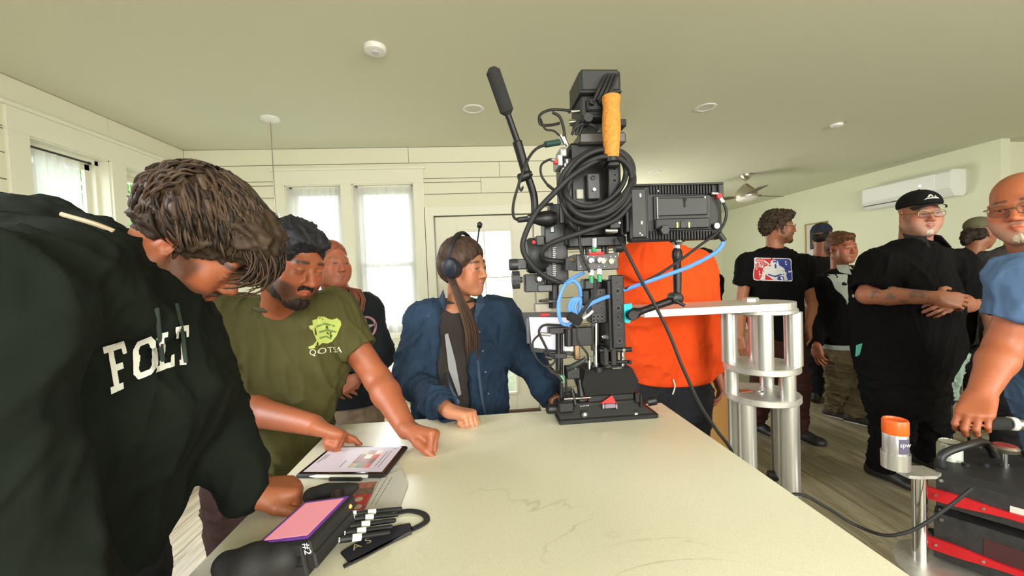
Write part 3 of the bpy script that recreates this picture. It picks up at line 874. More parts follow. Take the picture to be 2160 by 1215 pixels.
def skin_cols(v, T, sc, skin, beard=None, brow=(.05, .03, .02), beard_amt=1.0, lip=None, bald=None, short_hair=None, blush=.5):
    """colour of skin, lips, brows, stubble: pigment, with mouth shade painted in"""
    L = head_local(v, T, sc); x, y, z = L[:, 0], L[:, 1], L[:, 2]
    base = np.tile(np.array(skin, float) * np.array([.68, .52, .42]), (len(v), 1))
    n1 = vnoise(v * 60, 3) * .5 + vnoise(v * 150, 4) * .5
    base *= (1 + .07 * n1)[:, None]
    red = np.array([1.12, .80, .74])
    near = (np.abs(x) < .1) & (np.abs(y) < .15) & (z > -.13) & (z < .14)
    ax = np.abs(x)
    bl = np.exp(-(((ax - .042) / .022) ** 2 + ((y - .07) / .04) ** 2 + ((z + .028) / .022) ** 2)) + np.exp(-((x / .014) ** 2 + ((y - .112) / .02) ** 2 + ((z + .03) / .014) ** 2)) + np.exp(-(((ax - .08) / .02) ** 2 + ((z + .005) / .035) ** 2)) * .8
    w = (np.clip(bl, 0, 1) * blush * near)[:, None]
    base = base * (1 - w) + base * red * w
    if beard is not None:
        lw = .058
        jawl = smoothstep(-.030, -.048, z) * smoothstep(-.02, .01, y) * (1 - smoothstep(.0, .008, .0 * x))
        side = smoothstep(.045, .058, ax) * smoothstep(.012, -.01, z) * smoothstep(-.005, .012, y) * smoothstep(.06, .045, y)
        mouth = np.exp(-((x / .024) ** 2 + ((z + .064) / .0105) ** 2)) * (y > .07)
        cheek = np.exp(-(((ax - .030) / .016) ** 2 + ((z + .040) / .012) ** 2)) * (y > .06)
        nosem = np.exp(-((x / .02) ** 2 + ((z + .025) / .02) ** 2)) * (y > .095)
        neckfade = smoothstep(-.165, -.115, z)
        w = np.clip(np.maximum(jawl, side) * neckfade - 1.3 * mouth - 1.0 * cheek - nosem, 0, 1)
        must = np.exp(-((x / .026) ** 2 + ((z + .050 - .02 * ax) / .0065) ** 2)) * (y > .07)
        w = np.clip(np.maximum(w, must * 1.1), 0, 1) * beard_amt * (near | (z < -.1)) * (.86 + .14 * vnoise(v * 420, 9))
        w = np.clip(w, 0, 1)[:, None]
        base = base * (1 - w) + np.array(beard) * w
    if brow is not None:
        bz = .0275 - .10 * np.maximum(ax - .034, 0) * 1.6
        w = np.exp(-((z - bz) / .0052) ** 4) * smoothstep(.010, .016, ax) * smoothstep(.060, .050, ax) * (y > .05)
        w = np.clip(w * .9 * near, 0, 1)[:, None]; base = base * (1 - w) + np.array(brow) * w
        # lash line
        w = np.exp(-((z - .001) / .0022) ** 2) * smoothstep(.017, .021, ax) * smoothstep(.049, .045, ax) * (y > .08) * near
        w = np.clip(w * .75, 0, 1)[:, None]; base = base * (1 - w) + np.array(brow) * .6 * w
    lc = np.array(lip if lip is not None else np.array(skin) * np.array([1.0, .62, .58]))
    w = (np.exp(-((x / .021) ** 4)) * np.exp(-((z + .0645) / .0085) ** 4) * (y > .082) * near)[:, None] * .8
    base = base * (1 - w) + lc * w
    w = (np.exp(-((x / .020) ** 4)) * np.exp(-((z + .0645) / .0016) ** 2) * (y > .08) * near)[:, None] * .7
    base = base * (1 - w) + lc * .35 * w  # dark line paints the shade where the lips meet
    if short_hair is not None:
        line = .045 + .02 * np.cos(x * 18)
        w = np.clip(smoothstep(line, line + .02, z) + smoothstep(-.02, -.05, y) * smoothstep(-.06, -.03, z), 0, 1) * near
        w = (w * short_hair[1])[:, None]; base = base * (1 - w) + np.array(short_hair[0]) * w
    return np.clip(base, 0, 1)

def hand_prims(s, wrist, fwd, palm, curls, side=1, sc=1.0, thumb=(.5, .4), spread=.09, thumb_dir=None):
    """wrist point, pointing direction, palm normal (the way the palm faces); side=+1: thumb towards +right of (fwd, up = -palm).
    curls: per finger (index..little) three bend angles"""
    w = np.array(wrist, float); f = nrm(fwd); n = nrm(np.array(palm, float) - f * (np.array(palm, float) @ f)); t = np.cross(f, n) * side
    tips = []
    base = [(.026, .088, .0095, (.042, .026, .021)), (.006, .092, .0098, (.047, .029, .023)), (-.014, .087, .0092, (.043, .027, .022)), (-.032, .077, .0082, (.034, .021, .019))]
    for i, (tx, fy, r, seg) in enumerate(base):
        kn = w + (t * tx + f * fy - n * .004) * sc
        s.cap(w + (t * tx * .62 + f * .004) * sc, kn, .0165 * sc, .0115 * sc, .014 * sc)
        s.cap(w + (t * tx * .7 + f * .02 + n * .007) * sc, kn + n * .008 * sc - f * .01 * sc, .013 * sc, .010 * sc, .014 * sc)
        d = nrm(f + t * spread * (1.2 - i * .8)); p = kn; ang = 0
        for j in range(3):
            ang += curls[i][j]
            dd = nrm(d * math.cos(ang) + n * math.sin(ang))
            q = p + dd * seg[j] * sc
            s.cap(p, q, (r - .0006 * j) * sc, (r - .0006 * (j + 1) - (.0008 if j == 2 else 0)) * sc, .004 * sc)
            p = q
        tips.append(p)
    if max(c[0] for c in curls) > .95: s.ell(w + (f * .070 + n * .026 - t * .002) * sc, V(.030, .026, .020) * sc, np.stack([t, f, n], 1), .010 * sc)
    tb = w + (t * .020 + f * .022 + n * .006) * sc
    if thumb_dir is None: td = nrm(t * math.cos(thumb[0]) + f * math.sin(thumb[0]) + n * thumb[1])
    else: td = nrm(t * thumb_dir[0] + f * thumb_dir[1] + n * thumb_dir[2])
    m1 = tb + td * .042 * sc
    td2 = nrm(td + f * .55 - t * .25 + n * .1); m2 = m1 + td2 * .034 * sc
    td3 = nrm(td2 + f * .35 - t * .35 + n * .12); m3 = m2 + td3 * .026 * sc
    s.cap(tb, m1, .017 * sc, .013 * sc, .014 * sc); s.cap(m1, m2, .0125 * sc, .0105 * sc, .004 * sc); s.cap(m2, m3, .0108 * sc, .0088 * sc, .004 * sc)
    return tips
FIST = [(1.42, 1.68, 1.05)] * 4
RELAX = [(.25, .35, .25), (.32, .42, .3), (.38, .48, .32), (.42, .5, .35)]

def tufts(rows, material, parent, name='hair_locks', seg=6, cols=None, flat=.45):
    """rows: (points list, radius) tapered locks -> one mesh"""
    Vv = []; Ff = []; Cc = []
    for i, (pts, r) in enumerate(rows):
        p, _ = spline(np.array(pts), 1.0, max(1, seg // (len(pts) - 1)))
        m = len(p); T = np.gradient(p, axis=0); T /= np.maximum(1e-9, np.linalg.norm(T, axis=1))[:, None]
        u = np.cross(T[0], (0.3, .2, 1)); u = nrm(u)
        o = len(Vv)
        for j in range(m):
            u = nrm(u - T[j] * (u @ T[j])); w = np.cross(T[j], u); t = j / (m - 1)
            rr = r * (.75 + .5 * math.sin(math.pi * min(1, t * 1.1))) * (1 - t ** 3 * .92)
            for (a, b) in ((1, 0), (0, 1), (-1, 0), (0, -1)): Vv.append(p[j] + u * a * rr + w * b * rr * flat)
        for j in range(m - 1):
            for k in range(4):
                k2 = (k + 1) % 4; Ff.append((o + j * 4 + k, o + j * 4 + k2, o + (j + 1) * 4 + k2, o + (j + 1) * 4 + k))
        if cols is not None: Cc += [cols[i % len(cols)]] * (m * 4)
    return obj(name, np.array(Vv), np.array(Ff), material, parent, smooth=True, cols=np.array(Cc) if cols is not None else None, kind='stuff')

skin_m = mat('skin', (.6, .35, .25), .48, attr=True, sss=.0, bump=.12, bscale=900)
cloth_attr = mat('dyed_cloth', (.5, .5, .5), .9, attr=True, spec=.12, bump=.25, bscale=700)
def eyes(T, sc, parent, iris=(.10, .06, .03), look=(0, 1, 0)):
    c, R = T
    for q in (-1, 1):
        e = c + R @ (np.array([q * .032, .0790, -.0005]) * sc); r = .0128 * sc
        ax = nrm(R @ nrm(look))
        m = M().lathe(e, ax, [(r * -math.cos(a), max(1e-4, r * math.sin(a))) for a in np.linspace(0.05, math.pi - .05, 14)], 16)
        v = np.array(m.v); d = ((v - e) @ ax) / r
        cols = np.where(d[:, None] > .965, np.array([[.01, .01, .01]]), np.where(d[:, None] > .86, np.array([iris]), np.array([[.62, .58, .54]])))
        o = obj('eye', v, m.f, mat('eye', (.5, .5, .5), .15, attr=True), parent, smooth=True, cols=cols)

def conform(v2, f, bvh, at, right, up, off=.0015, cut=.012, fwd=None, maxd=.35):
    """lays a flat drawing (v2, metres) onto a garment: subdivide, then project along the garment's outward direction"""
    bm = bmesh.new()
    vs = [bm.verts.new((float(a), float(b), 0)) for a, b in v2]
    for q in f:
        try: bm.faces.new([vs[i] for i in q])
        except ValueError: pass
    lo = np.min(v2, 0); hi = np.max(v2, 0)
    for axi in (0, 1):
        x = lo[axi] + cut
        while x < hi[axi]:
            co = [0, 0, 0]; co[axi] = x; no = [0, 0, 0]; no[axi] = 1
            bmesh.ops.bisect_plane(bm, geom=bm.verts[:] + bm.edges[:] + bm.faces[:], plane_co=co, plane_no=no, dist=1e-6)
            x += cut
    r = nrm(right); u = nrm(np.array(up) - r * (np.array(up) @ r)); n = np.cross(r, u) if fwd is None else nrm(fwd)
    bm.verts.ensure_lookup_table(); bm.verts.index_update()
    out = []; hits = []
    for w in bm.verts:
        p = np.array(at) + r * w.co.x + u * w.co.y
        loc, no, ix, d = bvh.ray_cast(Vector(p + n * .25), Vector(-n), .25 + maxd)
        if loc is None: out.append(p); hits.append(False)
        else: out.append(np.array(loc) + n * off); hits.append(True)
    fs = [tuple(w.index for w in q.verts) for q in bm.faces if all(hits[w.index] for w in q.verts)]
    bm.free()
    return np.array(out), fs
def bvh_of(v, f): return BVHTree.FromPolygons([tuple(x) for x in v.tolist()], [tuple(int(i) for i in q) for q in f])

def hair_cap(T, sc, parts, name, material, parent, h=.004, disp=.004, dscale=55, axis=(0, 1, 0), seed=3, cols=None, cut=None, stretch=.2):
    """parts: list of (x,y,z,rx,ry,rz[,op]) ellipsoids in head coordinates"""
    c, R = T; s = S()
    for q in parts:
        op = q[6] if len(q) > 6 else 'u'
        s.ell(c + R @ (np.array(q[:3]) * sc), np.array(q[3:6]) * sc, R, .016 * sc, op)
    v, f = s.mesh(h)
    v = crease(v, f, disp, dscale, R @ np.array(axis, float), stretch, seed)
    v = crease(v, f, disp * .5, dscale * 2.3, R @ np.array(axis, float), stretch, seed + 11)
    cc = None
    if cols is not None:
        t = np.clip(.5 + .5 * vnoise((head_local(v, T, sc)) * np.array([120, 30, 60]), 2), 0, 1)[:, None]
        cc = np.array(cols[0]) * (1 - t) + np.array(cols[1]) * t
    return obj(name, v, f, material, parent, smooth=True, cols=cc)
hair_m = mat('hair', (.05, .03, .02), .55, attr=True, bump=.3, bscale=500, spec=.22)

def sleeve(s, pts, rs, k=.03):
    s.path(pts, rs, k); return s
def leg_prims(s, hip, knee, ankle, r=(.095, .07, .06), k=.03):
    s.path([hip, knee, ankle], r, k)
def shoe(name, ankle, fwd, material, parent, L=.27, sole=None, h=.006, w=.045, boot=False, zf=0.0):
    f = nrm(np.array([fwd[0], fwd[1], 0.0])); sd = np.cross(f, (0, 0, 1)); a = np.array([ankle[0], ankle[1], zf])
    s = S()
    heel = a - f * .055
    s.cap(heel + V(0, 0, .045), heel + V(0, 0, .075), .040, .036, .03)
    s.ecap(heel + V(0, 0, .035), a + f * (L - .11) + V(0, 0, .03), (w * .85, .035), (w, .028), sd, .03)
    s.ell(a + f * (L - .115) + V(0, 0, .03), (w, .055, .03), np.stack([sd, f, V(0, 0, 1)], 1), .03)
    s.cap(a + f * .02 + V(0, 0, .07), a + f * .09 + V(0, 0, .055), .036, .03, .03)
    if boot: s.cap(a + V(0, 0, .07), a + V(0, 0, .22) - f * .01, .046, .05, .04)
    s.cut((0, 0, zf + .012), (0, 0, -1))
    v, f_ = s.mesh(h)
    o = obj(name, v, f_, material, parent, smooth=True)
    if sole is not None:
        s = S(); s.ecap(heel + V(0, 0, .008), a + f * (L - .11) + V(0, 0, .008), (w * .86, .03), (w * 1.03, .03), sd, .02)
        s.ell(a + f * (L - .115) + V(0, 0, .01), (w * 1.05, .058, .03), np.stack([sd, f, V(0, 0, 1)], 1), .02)
        s.cut((0, 0, zf + .018), (0, 0, 1)); s.cut((0, 0, zf + .001), (0, 0, -1))
        v, f_ = s.mesh(h); obj('sole', v, f_, sole, o, smooth=True)
    return o
def neck_bottom(T, sc): c, R = T; return c + R @ (V(0, -.022, -.060) * sc)
def garment(s, h, name, parent, material=None, col=None, fold=(.005, 11), axis=(0, 0, 1), seed=1, cvar=.10, stretch=.4, smooth=2, mask=None, colfn=None):
    v, f = s.mesh(h, smooth)
    if fold:
        mk = mask(v) if mask else None
        v = crease(v, f, fold[0], fold[1], axis, stretch, seed, mk)
        v = crease(v, f, fold[0] * .38, fold[1] * 2.3, (axis[0] + .5, axis[1] + .2, axis[2]), stretch, seed + 40, mk)
    if col is not None:
        t = 1 + cvar * vnoise(v * 9, seed) * .6 + cvar * .5 * vnoise(v * 40, seed + 2)
        cc = np.clip(np.array(col)[None, :] * t[:, None], 0, 1)
        if colfn is not None: cc = colfn(v, cc)
        o = obj(name, v, f, material or cloth_attr, parent, smooth=True, cols=cc)
    else: o = obj(name, v, f, material, parent, smooth=True)
    return o, v, f

def person(label, base, T, sc, neck, sh, el, wr, hands, torso, side, skin, h=.005, body_kw=None, head_kw=None, arm_r=(.050, .040, .028), skip_eyes=False,
           iris=(.10, .06, .03), look=(0, 1, 0), group=None, cat='person', neck_r=.056, sc_hand=1.0, hook=None):
    """builds the body as one surface; returns (root, head point function)"""
    root = thing('person', base, label, cat, group)
    s = S()
    head_prims(s, T, sc, **(head_kw or {}))
    nb = neck_bottom(T, sc)
    s.cap(nb, neck, neck_r * sc, neck_r * 1.08 * sc, .03)
    for q in (0, 1):
        s.cap(neck - V(0, 0, .02), sh[q], .055, .05, .04)
        s.cap(sh[q], el[q], arm_r[0], arm_r[1], .03)
        fm = el[q] + (wr[q] - el[q]) * .3
        s.cap(el[q], fm, arm_r[1], arm_r[1] * 1.04, .02); s.cap(fm, wr[q], arm_r[1] * 1.04, arm_r[2], .02)
        if hands[q] is not None:
            hp = dict(hands[q]); tips = hand_prims(s, wr[q], hp.pop('fwd'), hp.pop('palm'), hp.pop('curls', RELAX), **hp)
    for i in range(len(torso) - 1):
        (a, wa, da), (b, wb, db) = torso[i], torso[i + 1]
        s.ecap(a, b, (wa * .84, da * .82), (wb * .84, db * .82), side, .03)
    v, f = s.mesh(h, 1)
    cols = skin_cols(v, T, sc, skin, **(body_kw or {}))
    if hook is not None: cols = hook(v, cols)
    obj('body', v, f, skin_m, root, smooth=True, cols=cols)
    if not skip_eyes: eyes(T, sc, root, iris, look)
    return root
def shirt(parent, torso, side, neck, sh, el, wr, mode, col, h=.008, r=(.078, .066, .05), hem=None, hemn=(0, 0, -1), name='shirt', fold=(.006, 10), axis=(.2, 0, 1), seed=1,
          extra=None, inflate=1.0, sleeve_t=.62, material=None, cvar=.1, colfn=None, mask=None, shoulder_r=.062, yoke=.03):
    s = S()
    for i in range(len(torso) - 1):
        (a, wa, da), (b, wb, db) = torso[i], torso[i + 1]
        s.ecap(a, b, (wa * inflate, da * inflate), (wb * inflate, db * inflate), side, .05)
    for q in (0, 1):
        s.cap(neck - V(0, 0, .035), sh[q], shoulder_r, r[0], .05)
        if mode[q] == 'long':
            s.cap(sh[q], el[q], r[0], r[1], .035); s.fcap(el[q], wr[q], r[1], r[2], .035)
            d = nrm(wr[q] - el[q])
            s.cap(wr[q] - d * .02, wr[q] + d * .03, r[2] * .80, r[2] * .80, .004, 's')
        elif mode[q] is not None:
            d = nrm(el[q] - sh[q]); e = sh[q] + (el[q] - sh[q]) * sleeve_t
            s.fcap(sh[q], e, r[0], r[1], .045)
            s.cap(e - d * .025, e + d * .03, r[1] - .020, r[1] - .017, .004, 's')
    if extra: extra(s)
    if hem is not None:
        s.cut(hem, hemn, .006)
        if mask is None: mask = lambda v: smoothstep(.0, .04, -((v - np.array(hem)) @ nrm(hemn)))
    return garment(s, h, name, parent, material, col, fold, axis, seed, cvar, mask=mask, colfn=colfn)
def trousers(parent, hips, knees, ankles, pel, side, col, h=.010, r=(.095, .078, .062), fold=(.006, 9), seed=3, name='trousers', pelw=(.175, .125), top=None, material=None, cvar=.1):
    s = S()
    s.ecap(pel, pel - V(0, 0, .10), pelw, (pelw[0] * .98, pelw[1]), side, .04)
    for q in (0, 1):
        s.path([hips[q], knees[q], ankles[q]], list(r), .04)
        s.box(ankles[q] - V(0, 0, .075), (.10, .10, .06), None, .004, .006, 's')
    if top is not None: s.cut(top, (0, 0, 1))
    return garment(s, h, name, parent, material, col, fold, (0, 0, 1), seed, cvar, stretch=1.6)
def ring(name, c, R, rx, ry, rt, material, parent, tilt=0.0, sag=0.0, n=28):
    pts = [c + R @ V(rx * math.cos(a), ry * math.sin(a), tilt * math.sin(a) + sag * math.cos(a) ** 2) for a in np.linspace(0, 2 * math.pi, n, endpoint=False)]
    return M().tube(pts, rt, 8, closed=True, sub=2).build(name, material, parent, smooth=True)
def face_dir(az, pitch): a, p = math.radians(az), math.radians(pitch); return V(math.cos(p) * math.cos(a), math.cos(p) * math.sin(a), -math.sin(p))
def head_at(c, az, pitch=0, tilt=0.0):
    f = face_dir(az, pitch); R = frame(f, (0, 0, 1)); t = tilt
    r, u = R[:, 0], R[:, 2]
    return (np.array(c), np.stack([r * math.cos(t) - u * math.sin(t), f, u * math.cos(t) + r * math.sin(t)], 1))
def beard_shell(T, sc, parent, col, full=True, thick=.013, name='beard', disp=.0025, h=.0035, chin=True, must=True):
    c, R = T; P = lambda x, y, z: c + R @ (np.array([x, y, z], float) * sc); s = S()
    for q in (-1, 1):
        if full: s.path([P(q * .066, .006, -.012), P(q * .060, .018, -.055), P(q * .045, .045, -.088), P(q * .018, .076, -.106), P(0, .082, -.109)], [.006 * sc, thick * sc, thick * 1.15 * sc, thick * 1.2 * sc, thick * 1.2 * sc], .02)
        if must: s.path([P(0, .100, -.0485), P(q * .016, .096, -.0520), P(q * .027, .083, -.064), P(q * .027, .078, -.082)], [.0048 * sc, .0055 * sc, .0055 * sc, .007 * sc], .008)
    if chin: s.ell(P(0, .084, -.098), np.array([.024, .016, .020]) * sc, R, .012)
    v, f = s.mesh(h); v = crease(v, f, disp, 90, R @ V(0, .4, -1), .3, 5)
    t = np.clip(.5 + .5 * vnoise(v * 300, 2), 0, 1)[:, None]; cols = np.array(col) * (.7 + .6 * t)
    return obj(name, v, f, hair_m, parent, smooth=True, cols=cols)
def short_hair_parts(vol=1.0): return [(0, -.016, .048, .080 * vol, .101 * vol, .083 * vol), (0, -.055, .012, .074, .062, .070), (0, .050, .088, .058, .050, .030 * vol),
    (.070, .002, .018, .012, .024, .036), (-.070, .002, .018, .012, .024, .036), (0, .106, .008, .066, .052, .058, 's'), (0, -.02, -.09, .09, .10, .055, 's')]
def lens_material():
    if 'spectacle_lens' in MATS: return MATS['spectacle_lens']
    m = bpy.data.materials.new('spectacle_lens'); m.use_nodes = True; nt = m.node_tree; n = nt.nodes; L = nt.links; n.remove(n['Principled BSDF'])
    tr = n.new('ShaderNodeBsdfTransparent'); gl = n.new('ShaderNodeBsdfGlossy'); gl.inputs['Roughness'].default_value = .25; mx = n.new('ShaderNodeMixShader'); mx.inputs[0].default_value = .008
    tr.inputs[0].default_value = (.9, .9, .9, 1)
    L.new(tr.outputs[0], mx.inputs[1]); L.new(gl.outputs[0], mx.inputs[2]); L.new(mx.outputs[0], n['Material Output'].inputs[0]); MATS['spectacle_lens'] = m
    return m
def glasses(T, sc, parent, colour, w=.026, hgt=.019, rt=.0016):
    c, R = T; P = lambda x, y, z: c + R @ (np.array([x, y, z], float) * sc)
    g = mat('metal_spectacle_frame', (.25, .2, .12), .3, .8); gl = lens_material()
    q = M()
    for k in (-1, 1):
        q.tube([P(k * .033 + w * math.cos(a) * (1 if abs(math.cos(a)) < .8 else 1), .106 - .10 * max(0, abs(k * .033 + w * math.cos(a)) - .03), -.002 + hgt * math.copysign(abs(math.sin(a)) ** .7, math.sin(a))) for a in np.linspace(0, 6.283, 16, endpoint=False)], rt, 6, closed=True, sub=1)
        q.tube([P(k * .059, .102, .004), P(k * .077, .06, .006), P(k * .080, -.005, .008)], rt, 6)
    q.tube([P(-.008, .107, .001), P(0, .110, .004), P(.008, .107, .001)], rt, 6)
    o = q.build('spectacles', g, parent, smooth=True)
    for k in (-1, 1):
        poly = [P(k * .033 + w * .96 * math.cos(a), .1055 - .10 * max(0, abs(k * .033 + w * math.cos(a)) - .03), -.002 + hgt * .96 * math.copysign(abs(math.sin(a)) ** .7, math.sin(a))) for a in np.linspace(0, 6.283, 16, endpoint=False)]
        M().prism(poly, R @ V(0, .0012, 0)).build('lens', gl, o)
    return o
def cap_hat(T, sc, parent, col, back=False, logo=None, brim_col=None, h=.004):
    c, R = T; P = lambda x, y, z: c + R @ (np.array([x, y, z], float) * sc)
    s = S(); s.ell(P(0, -.010, .056), np.array([.087, .108, .080]) * sc, R, .01); s.ell(P(0, .012, .045), np.array([.083, .098, .080]) * sc, R, .02)
    s.cut(P(0, 0, .042), R @ V(0, .12, -1))
    o, v, f = garment(s, h, 'cap', parent, col=col, fold=None, cvar=.15)
    q = M(); n = 18; top = []; bot = []
    for i in range(n + 1):
        a = math.pi * i / n
        top.append(P(.078 * math.cos(a), .066 + .026 * math.sin(a), .054 - .012 * abs(math.cos(a)) ** 2)); bot.append(P(.070 * math.cos(a), .078 + .066 * math.sin(a), .050 - .022 * abs(math.cos(a)) ** 2))
    dn = R @ V(0, 0, -.004)
    Vv = top + bot + [p + dn for p in top] + [p + dn for p in bot]; N = n + 1; Fc = []
    for i in range(n): Fc += [(i, N + i, N + i + 1, i + 1), (2 * N + i, 2 * N + i + 1, 3 * N + i + 1, 3 * N + i), (N + i, 3 * N + i, 3 * N + i + 1, N + i + 1), (i, i + 1, 2 * N + i + 1, 2 * N + i)]
    q.add(Vv, Fc); q.build('brim', mat('cap_brim_%d' % int(1000 * sum(brim_col or col)), brim_col or col, .85), o, smooth=True)
    M().lathe(P(0, -.005, .134), R @ V(0, 0, 1), [(0, .006), (.004, .005), (.006, .002)], 10).build('button', mat('cap_brim_%d' % int(1000 * sum(brim_col or col)), brim_col or col, .85), o)
    return o, v, f, P

def uvs(T): return T
def tee_collar(root, neck, R, col, rx=.078, ry=.072, up=.045, tilt=-.012, name='collar'):
    return ring(name, neck + R @ V(0, .008, up), R, rx, ry, .007, mat('rib_%d_%d' % (int(1e4 * col[0]), int(1e4 * col[2])), col, .9), root, tilt)

# ------------------------------------------------------------------ man in the dark green hoodie, foreground left
def hoodie_man():
    a = math.radians(24); p = math.radians(50)
    f = V(math.cos(p) * math.cos(a), math.cos(p) * math.sin(a), -math.sin(p))
    up = V(math.sin(p) * math.cos(a), math.sin(p) * math.sin(a), math.cos(p)) + .42 * V(.5, -.83, 0)
    R = frame(f, up); sc = .97
    ear = A(354, 516, .745)
    c = ear - R @ (V(.078, -.010, -.005) * sc)
    T = (c, R)
    neck = A(232, 600, .74)
    shR, shL = A(2, 640, .50), A(345, 702, .84)
    elR = A(-20, 985, .47); wrR = AZ(200, 1360, .965)
    wrL = AZ(520, 1036, .972); elL = A(428, 862, .89)
    side = nrm(V(-.38, -.92, 0))
    torso = [(V(-.67, .69, 1.36), .17, .11), (V(-.66, .69, 1.22), .20, .125), (V(-.715, .67, 1.06), .18, .115), (V(-.785, .66, .93), .16, .10)]
    skin = (.54, .22, .115)
    dR = nrm(wrR - elR); dL = nrm(wrL - elL)
    hands = [dict(fwd=V(.3, .5, -.1), palm=(0, 0, -1), curls=FIST, side=1),
             dict(fwd=nrm(V(.80, .30, -.20)), palm=nrm(V(-.25, -.1, -1)), curls=[(1.3, 1.65, 1.0), (1.35, 1.65, 1.0), (1.4, 1.65, 1.0), (1.4, 1.6, 1.0)], side=-1, sc=1.08, thumb_dir=(.45, .85, .25))]
    root = person('man in dark green hoodie with white block letters leaning on the island', (-.72, .69, 0), T, sc, neck, (shR, shL), (elR, elL), (wrR, wrL), hands, torso, side, skin, h=.0036,
                  body_kw=dict(beard=(.085, .045, .028), beard_amt=.95, brow=(.04, .022, .015)), head_kw=dict(closed=True), arm_r=(.046, .036, .028), skip_eyes=True, neck_r=.062)
    beard_shell(T, sc, root, (.045, .024, .015), thick=.0085, disp=.0015)
    # hoodie
    green = (.0082, .0112, .0084)
    def ex(s):
        # hood lying on the back and round the neck
        s.ell(A(95, 540, .72), (.13, .15, .070), None, .06)
        s.ell(A(-30, 560, .70), (.12, .17, .10), None, .06)
        s.path([A(30, 540, .56), A(130, 560, .55), A(190, 600, .57), A(262, 655, .60), A(325, 690, .66)], [.045, .045, .036, .028, .022], .03)
        s.path([A(-10, 452, .84), A(120, 462, .86), A(235, 502, .84)], [.035, .030, .022], .03)
        s.path([A(228, 500, .845), A(300, 600, .84), A(340, 690, .73)], [.024, .03, .024], .03)
        # belly pouch and body folds
        # sleeve bulk by the cuff
        s.cap(elL + dL * .08, wrL - dL * .055, .050, .046, .03)
        s.cap(wrL - dL * .06, wrL + dL * .0, .046, .041, .004)
    def m(v): return np.ones(len(v))
    o, v, fc = shirt(root, torso, side, neck, (shR, shL), (elR, elL), (wrR, wrL), ('long', 'long'), green, h=.0065, r=(.084, .060, .043), name='hoodie', fold=(.010, 8.0), axis=(.35, .1, 1),
                     seed=4, extra=ex, hem=V(0, 0, .86), inflate=1.06, cvar=.35, shoulder_r=.075)
    # pale lining showing behind the neck
    # drawstrings
    st = mat('dark_cord_weave', (.03, .05, .04), .8)
    bv = bvh_of(v, fc)
    P = []
    for (x, y) in ((128, 452), (165, 462), (205, 474), (240, 488)):
        d = nrm(ray(x, y)); hit = bv.ray_cast(Vector(CAM), Vector(d), 3)
        P.append((np.array(hit[0]) if hit[0] is not None else A(x, y, .80)) - d * .001)
    M().tube(P, [.0025, .006, .006, .003], 8, ry=.004).build('hood_lining', mat('cream_lining', (.50, .40, .27), .8), root, smooth=True)
    for pts in ([(330, 652), (336, 705), (343, 760)], [(372, 640), (384, 700), (392, 765)]):
        P = []
        for (x, y) in pts:
            d = nrm(ray(x, y)); hit = bv.ray_cast(Vector(CAM), Vector(d), 3)
            P.append((np.array(hit[0]) if hit[0] is not None else A(x, y, .62)) - d * .004)
        M().tube(P, .0032, 6).build('drawstring', st, root, smooth=True)
    # block letters on the chest
    white = mat('white_flock_print', (.80, .80, .74), .9)
    def slab_letter(kind):
        if kind == 'F': return [[(0, 0), (.42, 0), (.42, .14), (.30, .14), (.30, .42), (.52, .42), (.52, .56), (.30, .56), (.30, .86), (.58, .86), (.58, .72), (.72, .72), (.72, 1), (0, 1), (0, .86), (.12, .86), (.12, .14), (0, .14)]]
        if kind == 'O': return [[(.16, 0), (.37, 0), (.37, .15), (.24, .15), (.18, .24), (.18, .76), (.24, .85), (.37, .85), (.37, 1), (.16, 1), (0, .82), (0, .18)],
                                [(.37, 0), (.56, 0), (.72, .18), (.72, .82), (.56, 1), (.37, 1), (.37, .85), (.48, .85), (.54, .76), (.54, .24), (.48, .15), (.37, .15)]]
        if kind == 'L': return [[(0, 0), (.66, 0), (.66, .32), (.54, .32), (.50, .15), (.30, .15), (.30, .86), (.42, .86), (.42, 1), (0, 1), (0, .86), (.12, .86), (.12, .15), (0, .15)]]
        if kind == 'T': return [[(.18, 0), (.56, 0), (.56, .14), (.46, .14), (.46, .86), (.58, .86), (.60, .70), (.74, .70), (.74, 1), (0, 1), (0, .70), (.14, .70), (.16, .86), (.28, .86), (.28, .14), (.18, .14)]]
    # anchor points (photo pixel of lower-left corner, of lower-right, height px) -> rays onto the cloth
    def ray_letter(kind, quad):
        """quad: where the letter's corners (0,0),(.74,0),(.74,1),(0,1) sit in view; each point is laid on the garment"""
        q = [np.array(x, float) for x in quad]
        for poly in slab_letter(kind):
            bm = bmesh.new(); vs = [bm.verts.new((x, y, 0)) for x, y in poly]; bm.faces.new(vs)
            for axi in (0, 1):
                for x in np.arange(.06, 1, .06):
                    co = [0, 0, 0]; co[axi] = float(x); no = [0, 0, 0]; no[axi] = 1
                    bmesh.ops.bisect_plane(bm, geom=bm.verts[:] + bm.edges[:] + bm.faces[:], plane_co=co, plane_no=no, dist=1e-6)
            bm.verts.ensure_lookup_table(); bm.verts.index_update(); P = []
            for w in bm.verts:
                a_, b_ = w.co.x / .74, w.co.y
                xy = (q[0] * (1 - a_) + q[1] * a_) * (1 - b_) + (q[3] * (1 - a_) + q[2] * a_) * b_
                d = nrm(ray(*xy)); hit = bv.ray_cast(Vector(CAM), Vector(d), 3)
                P.append(np.array(hit[0]) + np.array(hit[1]) * .0022 if hit[0] is not None else None)
            fs = [tuple(w.index for w in g.verts) for g in bm.faces if all(P[w.index] is not None for w in g.verts)]
            bm.free()
            P = [x if x is not None else V(0, 0, 0) for x in P]
            yield P, fs
